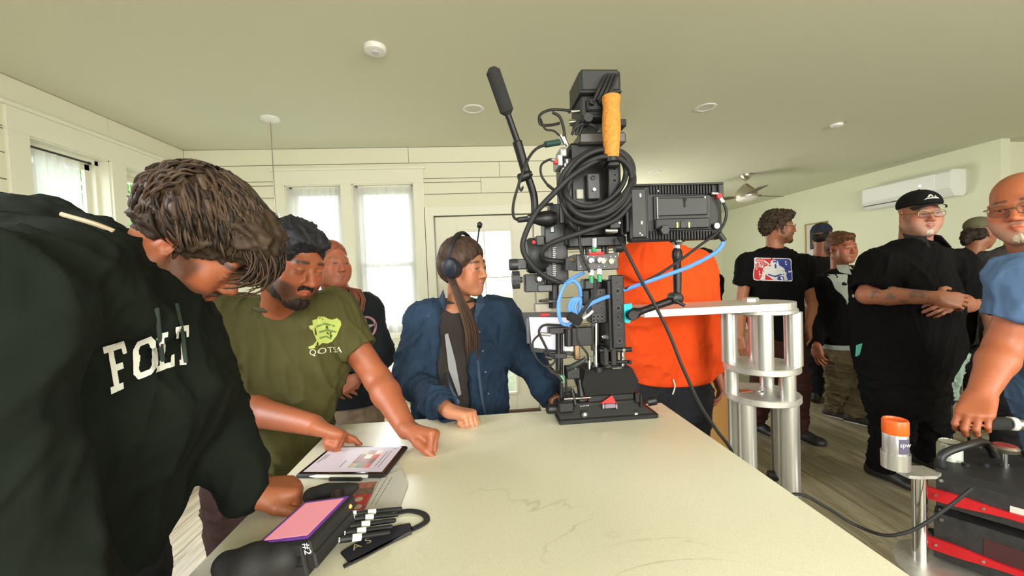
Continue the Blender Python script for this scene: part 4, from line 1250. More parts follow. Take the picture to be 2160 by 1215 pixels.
    for kind, quad in (('F', [(233, 833), (283, 812), (262, 716), (215, 730)]), ('O', [(281, 806), (333, 784), (330, 702), (280, 722)]), ('L', [(327, 787), (371, 772), (371, 693), (331, 704)]), ('T', [(369, 772), (399, 770), (396, 686), (369, 690)])):
        q = M()
        for P, fs in ray_letter(kind, quad): q.add(P, fs)
        q.build('chest_letter', white, root)
    # hair: full wavy dark brown, falling forward over the brow
    c1, c2, c3 = (.022, .014, .009), (.060, .037, .022), (.085, .053, .032)
    hair_cap(T, sc, [(0, -.020, .050, .086, .108, .090), (0, .040, .092, .070, .075, .048), (0, -.055, .02, .076, .066, .075), (.0, .086, .066, .054, .034, .028),
                     (.066, -.015, .035, .020, .045, .034), (-.066, -.015, .035, .020, .045, .034), (0, .092, -.03, .07, .05, .056, 's')], 'hair', hair_m, root, h=.0045, disp=.007, dscale=34, axis=(.25, 1, .15), cols=(c1, c2), seed=7)
    rnd = np.random.RandomState(5); rows = []
    Pl = lambda *q: c + R @ (np.array(q, float) * sc)
    cen = V(0, -.018, .045); rad = V(.092, .117, .098)
    for i in range(800):
        # rooted on the crown and back, combed forward and down
        th = rnd.uniform(-math.pi, math.pi); ph = rnd.uniform(-.25, 1.5)
        d0 = V(math.cos(ph) * math.sin(th), -math.cos(ph) * math.cos(th) * .9 - .15, math.sin(ph)); d0 = nrm(d0)
        if d0[1] > .55 and d0[2] < .45: continue
        if d0[2] < -.25 and abs(d0[0]) > .6: continue
        L = rnd.uniform(.05, .095); n = 5
        wv = rnd.uniform(-1, 1); pts = []
        d = d0.copy()
        flow = V(.45 * np.sign(d0[0]) * abs(d0[0]) + rnd.uniform(-.3, .3), 1.0, -.25 - .5 * abs(d0[0]) + rnd.uniform(-.25, .25))
        if d0[1] < -.5: flow = V(d0[0] * .5 + rnd.uniform(-.3, .3), .1, -1.0)
        for j in range(n):
            lift = 1.0 + .045 * math.sin(j * 1.5 + wv * 3) + rnd.uniform(-.008, .02)
            pts.append(Pl(*(cen + d * rad * lift)))
            tng = flow - d * (flow @ d); d = nrm(d + nrm(tng + V(wv * .45 * math.sin(j * 1.3), 0, 0)) * L / n / .1)
            if d[2] < -.1 and d[1] > .35: break
        if len(pts) > 2: rows.append((pts, rnd.uniform(.0035, .0065)))
    # forelock falling past the brow
    for i in range(190):
        x0 = rnd.uniform(-.075, .060); y0 = rnd.uniform(.070, .108)
        z0 = .098 - abs(x0) * .35 + rnd.uniform(-.012, .012)
        k = rnd.uniform(.5, 1.0); w = rnd.uniform(-.018, .018)
        rows.append(([Pl(x0 * .85, y0 - .05, z0 + .012), Pl(x0, y0 + .012, z0 - .004), Pl(x0 * 1.05 + w, y0 + .034 * k + .008, z0 - .040 * k), Pl(x0 * 1.06 + w * 1.6, y0 + .030 * k + .006, z0 - .072 * k), Pl(x0 * 1.02 + w * .6, y0 + .012 * k + rnd.uniform(-.004, .01), z0 - .096 * k)], rnd.uniform(.0022, .0046)))
    cols = [c1, c2, c2, c3, c1, (.075, .046, .03)]
    tufts(rows, hair_m, root, cols=cols, seg=12)
    # trousers
    trousers(root, (V(-.76, .58, .88), V(-.75, .80, .88)), (V(-.80, .57, .47), V(-.80, .80, .47)), (V(-.82, .57, .08), V(-.83, .82, .08)), V(-.75, .69, .90), side, (.02, .02, .024), top=V(0, 0, .96))
    for y in (.57, .82): shoe('shoe', (-.82, y, 0), (1, .05, 0), mat('black_shoe', (.02, .02, .02), .6), root, h=.009)
hoodie_man()
# ------------------------------------------------------------------ man in the olive T-shirt pointing at the tablet
def olive_man():
    c = A(617, 550, 1.20); T = head_at(c, -32, 25, -.10); sc = .94
    neck = A(598, 655, 1.36); sh = (A(487, 672, 1.40), A(700, 662, 1.40))
    el = (A(492, 858, 1.28), A(797, 800, 1.36)); tipP = AZ(757, 938, .931)
    wr = (A(660, 896, 1.17), AZ(858, 905, .972))
    side = nrm(sh[0] - sh[1])
    torso = [(A(598, 690, 1.40), .155, .105), (A(592, 760, 1.40), .195, .125), (A(572, 860, 1.42), .18, .12), (A(556, 990, 1.45), .175, .12)]
    skin = (.50, .19, .10)  # skin colour darkened for the shade he stands in
    fw = nrm(tipP - wr[0])
    hands = [dict(fwd=nrm(fw + V(0, 0, .06)), palm=nrm(V(.05, -.25, -1)), curls=[(.10, .28, .2), (1.4, 1.68, 1.05), (1.45, 1.7, 1.05), (1.45, 1.7, 1.05)], side=-1, sc=1.0, thumb_dir=(.35, .9, -.05)),
             dict(fwd=nrm(V(.80, -.25, -.12)), palm=nrm(V(.1, -.45, -.85)), curls=FIST, side=-1, sc=1.02, thumb_dir=(.25, .75, .55))]
    hands[0]['side'] = 1
    root = person('dark haired bearded man in olive shirt pointing at the tablet', (torso[3][0][0], torso[3][0][1], 0), T, sc, neck, sh, el, wr, hands, torso, side, skin, h=.0038,
                  body_kw=dict(beard=(.018, .011, .008), beard_amt=.96, brow=(.02, .012, .01)), head_kw=dict(closed=True, nose=1.6), arm_r=(.052, .043, .030), skip_eyes=True, neck_r=.060)
    beard_shell(T, sc, root, (.018, .011, .008), thick=.0125)
    hair_cap(T, sc, short_hair_parts(1.04), 'hair', hair_m, root, disp=.004, dscale=50, axis=(.5, 1, 0), cols=((.010, .010, .012), (.030, .030, .036)))
    olive = (.074, .068, .024)
    hemc = torso[3][0]
    def ex(s):
        s.path([A(500, 800, 1.30), A(560, 880, 1.29), A(600, 960, 1.30)], [.02, .03, .03], .05)
        s.cap(A(640, 700, 1.34), A(660, 860, 1.34), .05, .04, .06)
    o, v, f = shirt(root, torso, side, neck, sh, el, wr, ('s', 's'), olive, h=.0065, r=(.080, .074, .05), name='t_shirt', fold=(.009, 9), axis=(-.6, 0, 1), seed=11, sleeve_t=.60, hem=hemc + V(0, 0, -.005), hemn=(0, 0, -1), extra=ex, inflate=1.05)
    Rb = frame(np.cross(side, (0, 0, 1)) * -1 if np.cross(side, (0, 0, 1))[1] > 0 else np.cross(side, (0, 0, 1)))
    tee_collar(root, neck, Rb, (.058, .054, .020), .076, .074, .028, -.02)
    bv = bvh_of(v, f)
    # chest print: pale green figure with lettering under it
    pr = mat('lime_print', (.42, .50, .12), .9); pl = mat('pale_print', (.62, .62, .45), .9); pd = mat('dark_lime_print', (.16, .22, .05), .9)
    ctr = A(672, 705, 1.26); rt = -side; upv = V(-.03, 0, 1)
    blob = [(-.010, .050), (.002, .048), (.012, .040), (.022, .036), (.034, .040), (.044, .030), (.046, .018), (.040, .004), (.034, -.014), (.022, -.030), (.006, -.036), (-.006, -.032), (-.020, -.044), (-.038, -.046), (-.042, -.040), (-.026, -.034), (-.018, -.022), (-.022, -.006), (-.026, .010), (-.032, .014), (-.034, .024), (-.024, .026), (-.026, .040), (-.016, .042)]
    P, fs = conform(np.array(blob) * 1.05, [tuple(range(len(blob)))], bv, ctr, rt, upv, cut=.01); obj('chest_print', P, fs, pr, root)
    for pts in ([(-.018, .022), (.004, .030), (.030, .018), (.028, .013), (.004, .024), (-.016, .016)], [(-.012, .004), (.010, .010), (.034, .000), (.032, -.005), (.010, .004), (-.012, -.002)], [(-.012, -.014), (.008, -.010), (.024, -.020), (.020, -.025), (.006, -.016), (-.012, -.020)]):
        P, fs = conform(np.array(pts) * 1.05, [tuple(range(len(pts)))], bv, ctr, rt, upv, off=.0022, cut=.01); obj('print_line', P, fs, pd, root)
    tv, tf = text_mesh('QOTSA', .027, space=1.05); P, fs = conform(tv[:, :2], tf, bv, ctr + upv * -.060 + nrm(rt) * .004, rt, upv, cut=.02); obj('lettering', P, fs, pl, root)
    hip = A(552, 990, 1.46); rr = -side * .09
    trousers(root, (hip - rr - V(0, 0, .06), hip + rr - V(0, 0, .06)), (hip - rr * 1.2 + V(0, -.02, -.47), hip + rr + V(0, 0, -.47)), (V(hip[0] - rr[0] * 1.3, hip[1], .08), V(hip[0] + rr[0], hip[1] + .05, .08)), hip - V(0, 0, .0), side, (.045, .024, .022), top=hip + V(0, 0, .03))
    for q in (-1.2, 1): shoe('shoe', hip + rr * q, (.7, -.6, 0), mat('brown_shoe', (.06, .035, .02), .6), root, h=.009)
    # belt
    ring('belt', hip + V(0, 0, .012), Rb, .165, .118, .014, mat('black_leather', (.012, .012, .012), .5), root)
olive_man()

# ------------------------------------------------------------------ woman in the denim jacket with a headset
def denim_woman():
    c = A(978, 561, 1.62); T = head_at(c, -32, 8, .08); sc = .93
    neck = A(968, 655, 1.72); sh = (A(892, 672, 1.74), A(1052, 662, 1.74))
    el = (A(868, 800, 1.66), A(1112, 755, 1.66)); wr = (AZ(946, 866, .962), A(1168, 842, 1.56))
    side = nrm(sh[0] - sh[1])
    torso = [(A(972, 690, 1.74), .145, .10), (A(970, 760, 1.74), .175, .115), (A(972, 850, 1.74), .17, .115), (A(976, 960, 1.74), .175, .12)]
    skin = (.78, .42, .28)
    hands = [dict(fwd=nrm(V(.85, -.35, -.1)), palm=nrm(V(.1, -.2, -1)), curls=[(1.1, 1.5, .9)] * 4, side=1, sc=.95, thumb_dir=(.3, .85, .3)),
             dict(fwd=nrm(V(.75, -.4, -.4)), palm=nrm(V(-.2, -.5, -.8)), curls=RELAX, side=-1, sc=.92)]
    root = person('woman in blue denim jacket and headset standing behind the island', (torso[3][0][0], torso[3][0][1], 0), T, sc, neck, sh, el, wr, hands, torso, side, skin, h=.004,
                  body_kw=dict(brow=(.06, .035, .025), lip=(.50, .20, .17), blush=.6), head_kw=dict(jaw=.80, fat=.95, brow=.2), arm_r=(.042, .036, .026), iris=(.08, .10, .08), look=(.05, 1, -.25), neck_r=.050)
    c_, R = T; P = lambda x, y, z: c_ + R @ (np.array([x, y, z], float) * sc)
    h1, h2 = (.035, .020, .014), (.10, .060, .042)
    hair_cap(T, sc, [(0, -.016, .046, .084, .104, .086), (0, -.06, 0, .078, .062, .085), (.064, .016, .040, .022, .040, .050), (-.064, .016, .040, .022, .040, .050), (0, .112, -.010, .054, .058, .080, 's')],
             'hair', hair_m, root, disp=.002, dscale=50, axis=(0, .4, -1), cols=(h1, h2))
    # long hair falling over the jacket, brown
    rnd = np.random.RandomState(3); rows = []
    for i in range(70):
        u = rnd.uniform(-1, 1); o = rnd.uniform(-.008, .008)
        rows.append(([P(.070 + o, -.03 + .02 * u, -.02), P(.066, .01 + .02 * u, -.10), A(992 + 14 * u + rnd.uniform(-3, 3), 690, 1.60 + o), A(995 + 13 * u + rnd.uniform(-4, 4), 735, 1.595 + o), A(1000 + 12 * u + rnd.uniform(-5, 5), 775 + rnd.uniform(-22, 6), 1.60 + o)], .0045))
    for i in range(34):
        u = rnd.uniform(-1, 1)
        rows.append(([P(-.072, .02 + .02 * u, .03), P(-.078, .035 + .012 * u, -.03), P(-.070, .045 + .01 * u, -.09), P(-.06, .05 + .01 * u, -.15)], .003))
    tufts(rows, hair_m, root, cols=[h1, h2, (.07, .04, .026)], seg=8)
    # sweater
    tz = [(p_, w * .90, d * .98) for p_, w, d in torso]
    o, v, f = shirt(root, tz, side, neck, sh, el, wr, (None, None), (.045, .038, .034), h=.008, r=(.05, .05, .05), name='sweater', fold=(.003, 12), seed=3, shoulder_r=.05)
    Rb = frame(np.cross((0, 0, 1), side) if np.cross((0, 0, 1), side)[1] < 0 else np.cross(side, (0, 0, 1)))
    tee_collar(root, neck, Rb, (.045, .038, .034), .066, .062, .045, -.005, 'sweater_collar')
    # jacket, open at the front
    fr = Rb[:, 1]
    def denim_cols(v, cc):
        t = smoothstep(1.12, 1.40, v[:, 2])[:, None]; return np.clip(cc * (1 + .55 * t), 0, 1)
    def ex(s):
        for q, sg in ((0, -1), (1, 1)):
            s.cap(sh[q] + V(0, 0, -.05), el[q] + V(0, 0, .02), .072, .070, .05)
            s.ell(wr[q] + (el[q] - wr[q]) * .30, (.054, .054, .050), None, .03)
        # the open front
        s.box(A(962, 800, 1.74) + fr * .16, (.058, .115, .42), Rb, .02, .02, 's')
        s.cap(neck + V(0, 0, .06), neck - V(0, 0, .03) + fr * .05, .07, .07, .02, 's')
    tj = [(p_, w * 1.10, d * 1.20) for p_, w, d in torso]
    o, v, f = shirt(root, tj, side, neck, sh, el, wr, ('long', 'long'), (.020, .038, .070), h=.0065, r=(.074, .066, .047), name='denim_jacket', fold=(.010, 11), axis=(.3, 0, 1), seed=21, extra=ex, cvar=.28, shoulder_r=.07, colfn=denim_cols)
    bv = bvh_of(v, f)
    # collar leaves, placket, cuffs, buttons
    dm = mat('faded_denim', (.040, .070, .120), .85, bump=.3, bscale=600); dk = mat('dark_denim_edge', (.018, .035, .07), .85)
    def onj(x, y, off=.004, yy=1.62):
        d = nrm(ray(x, y)); hit = bv.ray_cast(Vector(CAM), Vector(d), 4); return (np.array(hit[0]) if hit[0] is not None else A(x, y, yy)) - d * off
    for poly in ([(925, 632), (935, 610), (948, 662), (938, 676), (897, 668)], [(1003, 640), (1012, 612), (1024, 640), (1003, 672)]):
        ps = [onj(x, y, .012) for x, y in poly]; M().prism(ps, -0.006 * nrm(ray(960, 650))).build('jacket_collar', dm, root)
    M().tube([onj(1003, 660), onj(1004, 720), onj(1010, 790), onj(1018, 850), onj(1026, 880)], .006, 6, ry=.003).build('placket_edge', dm, root, smooth=True)
    M().tube([onj(928, 668), onj(944, 690), onj(936, 715), onj(938, 770), onj(952, 820), onj(968, 850)], .005, 6, ry=.003).build('placket_edge', dm, root, smooth=True)
    for (x, y) in ((1010, 655), (1011, 700), (1018, 740), (1024, 784), (1030, 830)):
        M().lathe(onj(x, y, .001), -nrm(ray(x, y)), [(0, .006), (.003, .006), (.004, .003)], 12).build('button', mat('dark_metal_button', (.04, .04, .05), .35, .8), root, smooth=True)
    # pale lining edge at the opening
    M().prism([A(x, y, 1.612) for x, y in ((938, 706), (945, 703), (960, 760), (973, 832), (967, 836), (946, 778))], (0, .004, 0)).build('jacket_lining', mat('grey_lining', (.30, .31, .32), .8), root)
    # the headset is its own thing
    t = thing('headset', P(-.09, 0, 0), 'black over-ear headset on the woman in denim', 'headphones')
    bl = mat('black_plastic', (.012, .012, .014), .45)
    band = [P(.088 * math.sin(a), -.012, .038 + .105 * math.cos(a)) for a in np.linspace(-1.75, 1.75, 13)]
    M().tube(band, .008, 8, ry=.011, sub=3).build('headband', bl, t, smooth=True)
    for q in (-1, 1):
        e = P(q * .084, -.002, -.002); ax = R @ V(q, 0, 0)
        cup = M().lathe(e, ax, [(-.012, .030), (-.008, .040), (.004, .041), (.020, .036), (.026, .024), (.028, .004)], 24).build('ear_cup', mat('blue_black_plastic', (.016, .02, .035), .4), t, smooth=True)
        M().lathe(e - ax * .010, ax, [(-.006, .032), (-.002, .042), (.006, .040)], 24).build('ear_cushion', bl, cup, smooth=True)
    M().tube([P(-.092, .0, .03), P(-.095, .005, .09), P(-.083, .02, .15), P(-.07, .03, .172)], .0035, 6).build('microphone_boom', bl, t, smooth=True)
    M().lathe(P(-.072, .028, .168), R @ V(.4, .4, .8), [(0, .005), (.004, .010), (.020, .011), (.026, .006)], 12).build('microphone', bl, t, smooth=True)
    pel = A(976, 960, 1.74)
    hp = side * .09
    trousers(root, (pel + hp - V(0, 0, .05), pel - hp - V(0, 0, .05)), (V(*(pel + hp)[:2], .47), V(*(pel - hp)[:2], .47)), (V(*(pel + hp)[:2], .08), V(*(pel - hp)[:2], .08)), pel, side, (.03, .03, .035), top=pel + V(0, 0, .03))
    for q in (-1, 1): shoe('shoe', pel + hp * q, (.2, -1, 0), mat('black_shoe', (.02, .02, .02), .6), root, h=.009)
denim_woman()

# ------------------------------------------------------------------ person with pulled-back red hair behind the olive shirt man
def redhead():
    c = A(699, 556, 2.12); T = head_at(c, -42, 2, -.03); sc = 1.0
    neck = A(716, 625, 2.2); sh = (A(672, 655, 2.2), A(772, 655, 2.22)); el = (A(650, 745, 2.2), A(804, 745, 2.18)); wr = (A(690, 800, 2.05), A(752, 800, 2.02))
    side = nrm(sh[0] - sh[1])
    torso = [(A(722, 660, 2.2), .15, .11), (A(726, 720, 2.2), .185, .13), (A(728, 790, 2.2), .19, .14), (A(730, 850, 2.2), .185, .135)]
    hands = [dict(fwd=nrm(V(.8, -.5, -.3)), palm=V(0, .8, -.4), curls=RELAX), dict(fwd=nrm(V(-.8, -.4, -.3)), palm=V(0, .8, -.4), curls=RELAX, side=-1)]
    root = person('person with pulled-back red hair in dark jacket behind the olive shirt man', (torso[3][0][0], torso[3][0][1], 0), T, sc, neck, sh, el, wr, hands, torso, side, (.66, .28, .19), h=.005,
                  body_kw=dict(brow=(.30, .13, .08), lip=(.5, .17, .14), blush=.8), head_kw=dict(fat=1.12, jaw=1.1), iris=(.07, .09, .1), neck_r=.062)
    hair_cap(T, sc, [(0, -.018, .042, .079, .100, .083), (0, -.055, .0, .074, .06, .07), (0, .098, .0, .072, .060, .078, 's')], 'hair', hair_m, root, disp=.001, cols=((.26, .07, .04), (.38, .13, .07)))
    rnd = np.random.RandomState(2); rows = []
    for i in range(40):
        u = rnd.uniform(-1, 1); rows.append(([c + T[1] @ V(.03, -.08, -.04), c + T[1] @ V(-.03 + .03 * u, -.075, -.11), A(748 + 14 * u, 612, 2.13), A(752 + 16 * u, 645 + 8 * u, 2.07), A(738 + 16 * u, 668 + rnd.uniform(-8, 8), 2.06)], .006))
    tufts(rows, hair_m, root, cols=[(.24, .08, .05), (.38, .14, .08)], seg=8)
    o, v, f = shirt(root, torso, side, neck, sh, el, wr, ('long', 'long'), (.022, .028, .034), h=.008, r=(.082, .072, .055), name='jacket', fold=(.007, 10), seed=31, hem=torso[3][0], inflate=1.05)
    bv = bvh_of(v, f); Rt = -side
    ctr = A(764, 695, 2.03)
    pk = mat('pink_print', (.60, .28, .34), .9); gy = mat('pale_pink_print', (.55, .45, .48), .9)
    n = 20; circ = [(.055 * math.cos(a), .060 * math.sin(a)) for a in np.linspace(0, 6.283, n, endpoint=False)] + [(.044 * math.cos(a), .049 * math.sin(a)) for a in np.linspace(0, 6.283, n, endpoint=False)]
    P, fs = conform(np.array(circ), [(i, (i + 1) % n, n + (i + 1) % n, n + i) for i in range(n)], bv, ctr, Rt, (0, 0, 1)); obj('chest_print', P, fs, pk, root)
    star = []
    for i in range(10):
        r = .046 if i % 2 == 0 else .018; a = math.pi / 2 + i * math.pi / 5; star.append((r * math.cos(a), r * math.sin(a)))
    P, fs = conform(np.array(star), [tuple(range(10))], bv, ctr, Rt, (0, 0, 1)); obj('chest_print_star', P, fs, gy, root)
    pel = A(730, 850, 2.2); hp = side * .10
    trousers(root, (pel + hp - V(0, 0, .06), pel - hp - V(0, 0, .06)), (V(*(pel + hp)[:2], .48), V(*(pel - hp)[:2], .48)), (V(*(pel + hp)[:2], .08), V(*(pel - hp)[:2], .08)), pel, side, (.30, .23, .16), top=pel + V(0, 0, .04), r=(.10, .085, .07), pelw=(.175, .125))
    for q in (-1, 1): shoe('shoe', pel + hp * q, (.3, -1, 0), mat('brown_shoe', (.06, .035, .02), .6), root, h=.009)
redhead()

# ------------------------------------------------------------------ person in the orange hoodie, back turned
def orange_person():
    Y = 1.95
    c = A(1394, 456, Y + .05); T = head_at(c, 60, 14); sc = 1.0
    neck = A(1392, 528, Y); sh = (A(1466, 570, Y + .02), A(1342, 565, Y + .02)); el = (A(1490, 690, Y - .02), A(1345, 700, Y + .16)); wr = (A(1512, 785, Y - .03), A(1352, 790, Y + .25))
    side = nrm(sh[0] - sh[1])
    torso = [(A(1400, 570, Y), .16, .12), (A(1402, 640, Y), .20, .14), (A(1412, 730, Y), .195, .14), (A(1418, 800, Y), .18, .13)]
    hands = [dict(fwd=nrm(V(.12, -.05, -1)), palm=V(-1, .3, 0), curls=RELAX, side=1, sc=1.05), dict(fwd=nrm(V(0, .1, -1)), palm=V(1, .2, 0), curls=RELAX, side=-1)]
    root = person('person in bright orange hoodie with back turned beyond the rig', (torso[3][0][0], torso[3][0][1], 0), T, sc, neck, sh, el, wr, hands, torso, side, (.60, .28, .18), h=.006, head_kw=dict(closed=True), skip_eyes=True)
    hair_cap(T, sc, short_hair_parts(1.05), 'hair', hair_m, root, h=.005, cols=((.02, .014, .01), (.05, .03, .02)))
    bk = -frame(np.cross(side, (0, 0, 1)))[:, 1]
    bk = np.cross(side, (0, 0, 1)); bk = bk if bk[1] < 0 else -bk
    def ex(s):
        s.ell(A(1362, 545, Y - .06), (.13, .09, .085), None, .04); s.ell(A(1350, 570, Y - .08), (.10, .08, .05), None, .03)
        s.path([A(1345, 535, Y - .03), A(1395, 525, Y - .09), A(1440, 545, Y - .04)], .045, .04)
        s.cap(A(1430, 620, Y - .08), A(1450, 780, Y - .08), .05, .06, .06)
    shirt(root, torso, side, neck, sh, el, wr, ('long', 'long'), (.78, .075, .012), h=.0075, r=(.092, .085, .06), name='hoodie', fold=(.010, 8.5), seed=41, hem=torso[3][0] - V(0, 0, .005), extra=ex, inflate=1.08, axis=(.3, 0, 1), cvar=.06)
    M().tube([A(1420, 800, Y - .16), A(1424, 815, Y - .165), A(1419, 832, Y - .16)], .003, 6).build('drawcord', mat('white_cord', (.7, .7, .66), .8), root, smooth=True)
    pel = A(1422, 812, Y); hp = side * .09
    trousers(root, (pel + hp - V(0, 0, .05), pel - hp - V(0, 0, .05)), (V(*(pel + hp)[:2], .48), V(*(pel - hp)[:2], .48)), (V(*(pel + hp)[:2], .08), V(*(pel - hp)[:2], .08)), pel, side, (.022, .022, .026), top=pel + V(0, 0, .06), r=(.10, .082, .065))
    for q in (-1, 1): shoe('shoe', pel + hp * q, (.5, .8, 0), mat('black_shoe', (.02, .02, .02), .6), root, h=.009)
orange_person()
def legs_for(root, pel, side, col, feet, fwd, shoe_m, sole=None, r=(.10, .082, .066), pelw=(.18, .13), knees=None, spread=.095, h=.010, boot=False, fold=(.008, 9), seed=5, rise=.05):
    hp = side * spread
    an = [V(feet[q][0], feet[q][1], .08) for q in (0, 1)]
    hips = (pel + hp - V(0, 0, .06), pel - hp - V(0, 0, .06))
    kn = knees or [(hips[q] + an[q]) / 2 + np.array([*(nrm(V(*fwd)) * .03)[:2], 0]) for q in (0, 1)]
    trousers(root, hips, kn, an, pel, side, col, top=pel + V(0, 0, rise), r=r, pelw=pelw, h=h, fold=fold, seed=seed)
    for q in (0, 1): shoe('boot' if boot else 'shoe', feet[q], fwd if not isinstance(fwd, list) else fwd[q], shoe_m, root, sole=sole, h=.007, boot=boot)
black_leather = mat('black_leather', (.012, .012, .012), .5)
black_cloth = (.0045, .0045, .005)

# ------------------------------------------------------------------ man with the wrestler print T-shirt
def sumo_man():
    Y = 2.95
    c = A(1641, 479, Y - .02); T = head_at(c, -28, 3); sc = 1.0
    neck = A(1634, 532, Y); sh = (A(1578, 556, Y), A(1690, 560, Y)); el = (A(1563, 640, Y + .02), A(1712, 643, Y + .02)); wr = (A(1562, 712, Y - .08), A(1703, 690, Y - .05))
    side = nrm(sh[0] - sh[1])
    torso = [(A(1634, 552, Y), .15, .11), (A(1632, 600, Y), .195, .13), (A(1634, 660, Y), .19, .13), (A(1640, 712, Y), .18, .13)]
    hands = [dict(fwd=nrm(V(.05, -.1, -1)), palm=V(1, .2, 0), curls=RELAX, side=-1), dict(fwd=nrm(V(-.10, -.1, -1)), palm=V(-1, .2, 0), curls=RELAX, side=1, sc=1.05)]
    root = person('curly haired man in black wrestler print shirt behind the aluminium stand', (*AZ(1640, 925, 0)[:2], 0), T, sc, neck, sh, el, wr, hands, torso, side, (.60, .30, .19), h=.005,
                  body_kw=dict(beard=(.15, .06, .03), beard_amt=.7, brow=(.05, .03, .02)), iris=(.06, .05, .04), look=(.1, 1, 0))
    beard_shell(T, sc, root, (.13, .055, .03), thick=.010)
    hair_cap(T, sc, [(0, -.018, .050, .086, .106, .090), (0, -.065, .01, .080, .062, .080), (0, .045, .095, .066, .058, .036), (.07, 0, .015, .016, .03, .04), (-.07, 0, .015, .016, .03, .04), (0, .108, .0, .068, .052, .058, 's')], 'hair', hair_m, root, disp=.009, dscale=60, axis=(.3, .3, 1), cols=((.025, .016, .011), (.08, .05, .033)), stretch=.8)
    glasses(T, sc, root, None)
    o, v, f = shirt(root, torso, side, neck, sh, el, wr, ('s', 's'), black_cloth, h=.008, r=(.080, .078, .05), name='t_shirt', fold=(.008, 9), seed=51, sleeve_t=.55, hem=torso[3][0] - V(0, 0, .01), inflate=1.05)
    bv = bvh_of(v, f); rt = -side; ctr = A(1641, 568, Y - .16); up = V(.0, 0, 1)
    W, H = .135, .088
    def rr(w, h, r=.016):
        p = []
        for cx, cy, a0 in ((w - r, h - r, 0), (-w + r, h - r, 90), (-w + r, -h + r, 180), (w - r, -h + r, 270)):
            for k in range(5): a = math.radians(a0 + k * 22.5); p.append((cx + r * math.cos(a), cy + r * math.sin(a)))
        return np.array(p)
    def lay(pts, m, off, name): P, fs = conform(np.array(pts, float), [tuple(range(len(pts)))], bv, ctr, rt, up, off=off, cut=.02); obj(name, P, fs, m, root)
    whitep, redp, bluep = mat('white_print', (.78, .78, .80), .9), mat('red_print', (.62, .03, .04), .9), mat('blue_print', (.04, .06, .32), .9)
    lay(rr(W, H), whitep, .002, 'print_border')
    q = rr(W - .006, H - .006); lay(np.array([p for p in q if p[0] < 0] + [(0.012, -H + .006), (.012, H - .006)])[np.argsort([math.atan2(p[1], p[0] + .06) for p in list([p for p in q if p[0] < 0]) + [(0.012, -H + .006), (.012, H - .006)]])], redp, .003, 'print_red_field')
    qb = [p for p in q if p[0] > 0] + [(.012, -H + .006), (.012, H - .006)]; qb = np.array(qb)[np.argsort([math.atan2(p[1], p[0] - .07) for p in qb])]; lay(qb, bluep, .003, 'print_blue_field')
    # crouching wrestler silhouette
    lay([(-.090, -.080), (-.060, -.080), (-.052, -.040), (-.030, -.062), (-.012, -.080), (.012, -.080), (.020, -.052), (.050, -.050), (.062, -.080), (.094, -.080), (.078, -.044), (.086, -.020), (.066, .016), (.040, .032), (.034, .062), (.012, .074), (-.012, .066), (-.020, .044), (-.044, .030), (-.062, .002), (-.070, -.040)], whitep, .004, 'print_wrestler')
    lay([(-.008, .052), (.006, .066), (.026, .066), (.030, .044), (.016, .056)], bluep, .005, 'print_hair_knot')
    lay([(-.040, -.034), (.000, -.048), (.046, -.030), (.044, -.042), (.002, -.060), (-.038, -.046)], bluep, .005, 'print_belt')
    lay([(.006, .010), (.012, .044), (.020, .044), (.018, .008)], bluep, .005, 'print_arm_line')
    for k, wd in enumerate(('JAPAN', 'TOKYO', 'SUMO')):
        tv, tf = text_mesh(wd, .028, space=1.0); P, fs = conform(tv[:, :2] + np.array([-.092 + (-.004 if k == 2 else 0), .064 - k * .023]), tf, bv, ctr, rt, up, off=.005, cut=.05); obj('lettering', P, fs, whitep, root)
    tee_collar(root, neck, frame(V(-.3, -1, 0)), black_cloth, .076, .07, .032, -.012)
    pel = A(1640, 712, Y)
    f1, f2 = AZ(1592, 908, .0), AZ(1682, 925, .0)
    legs_for(root, pel, side, (.050, .020, .015), (f1, f2), (.35, -1, 0), black_leather, r=(.105, .09, .075))
sumo_man()

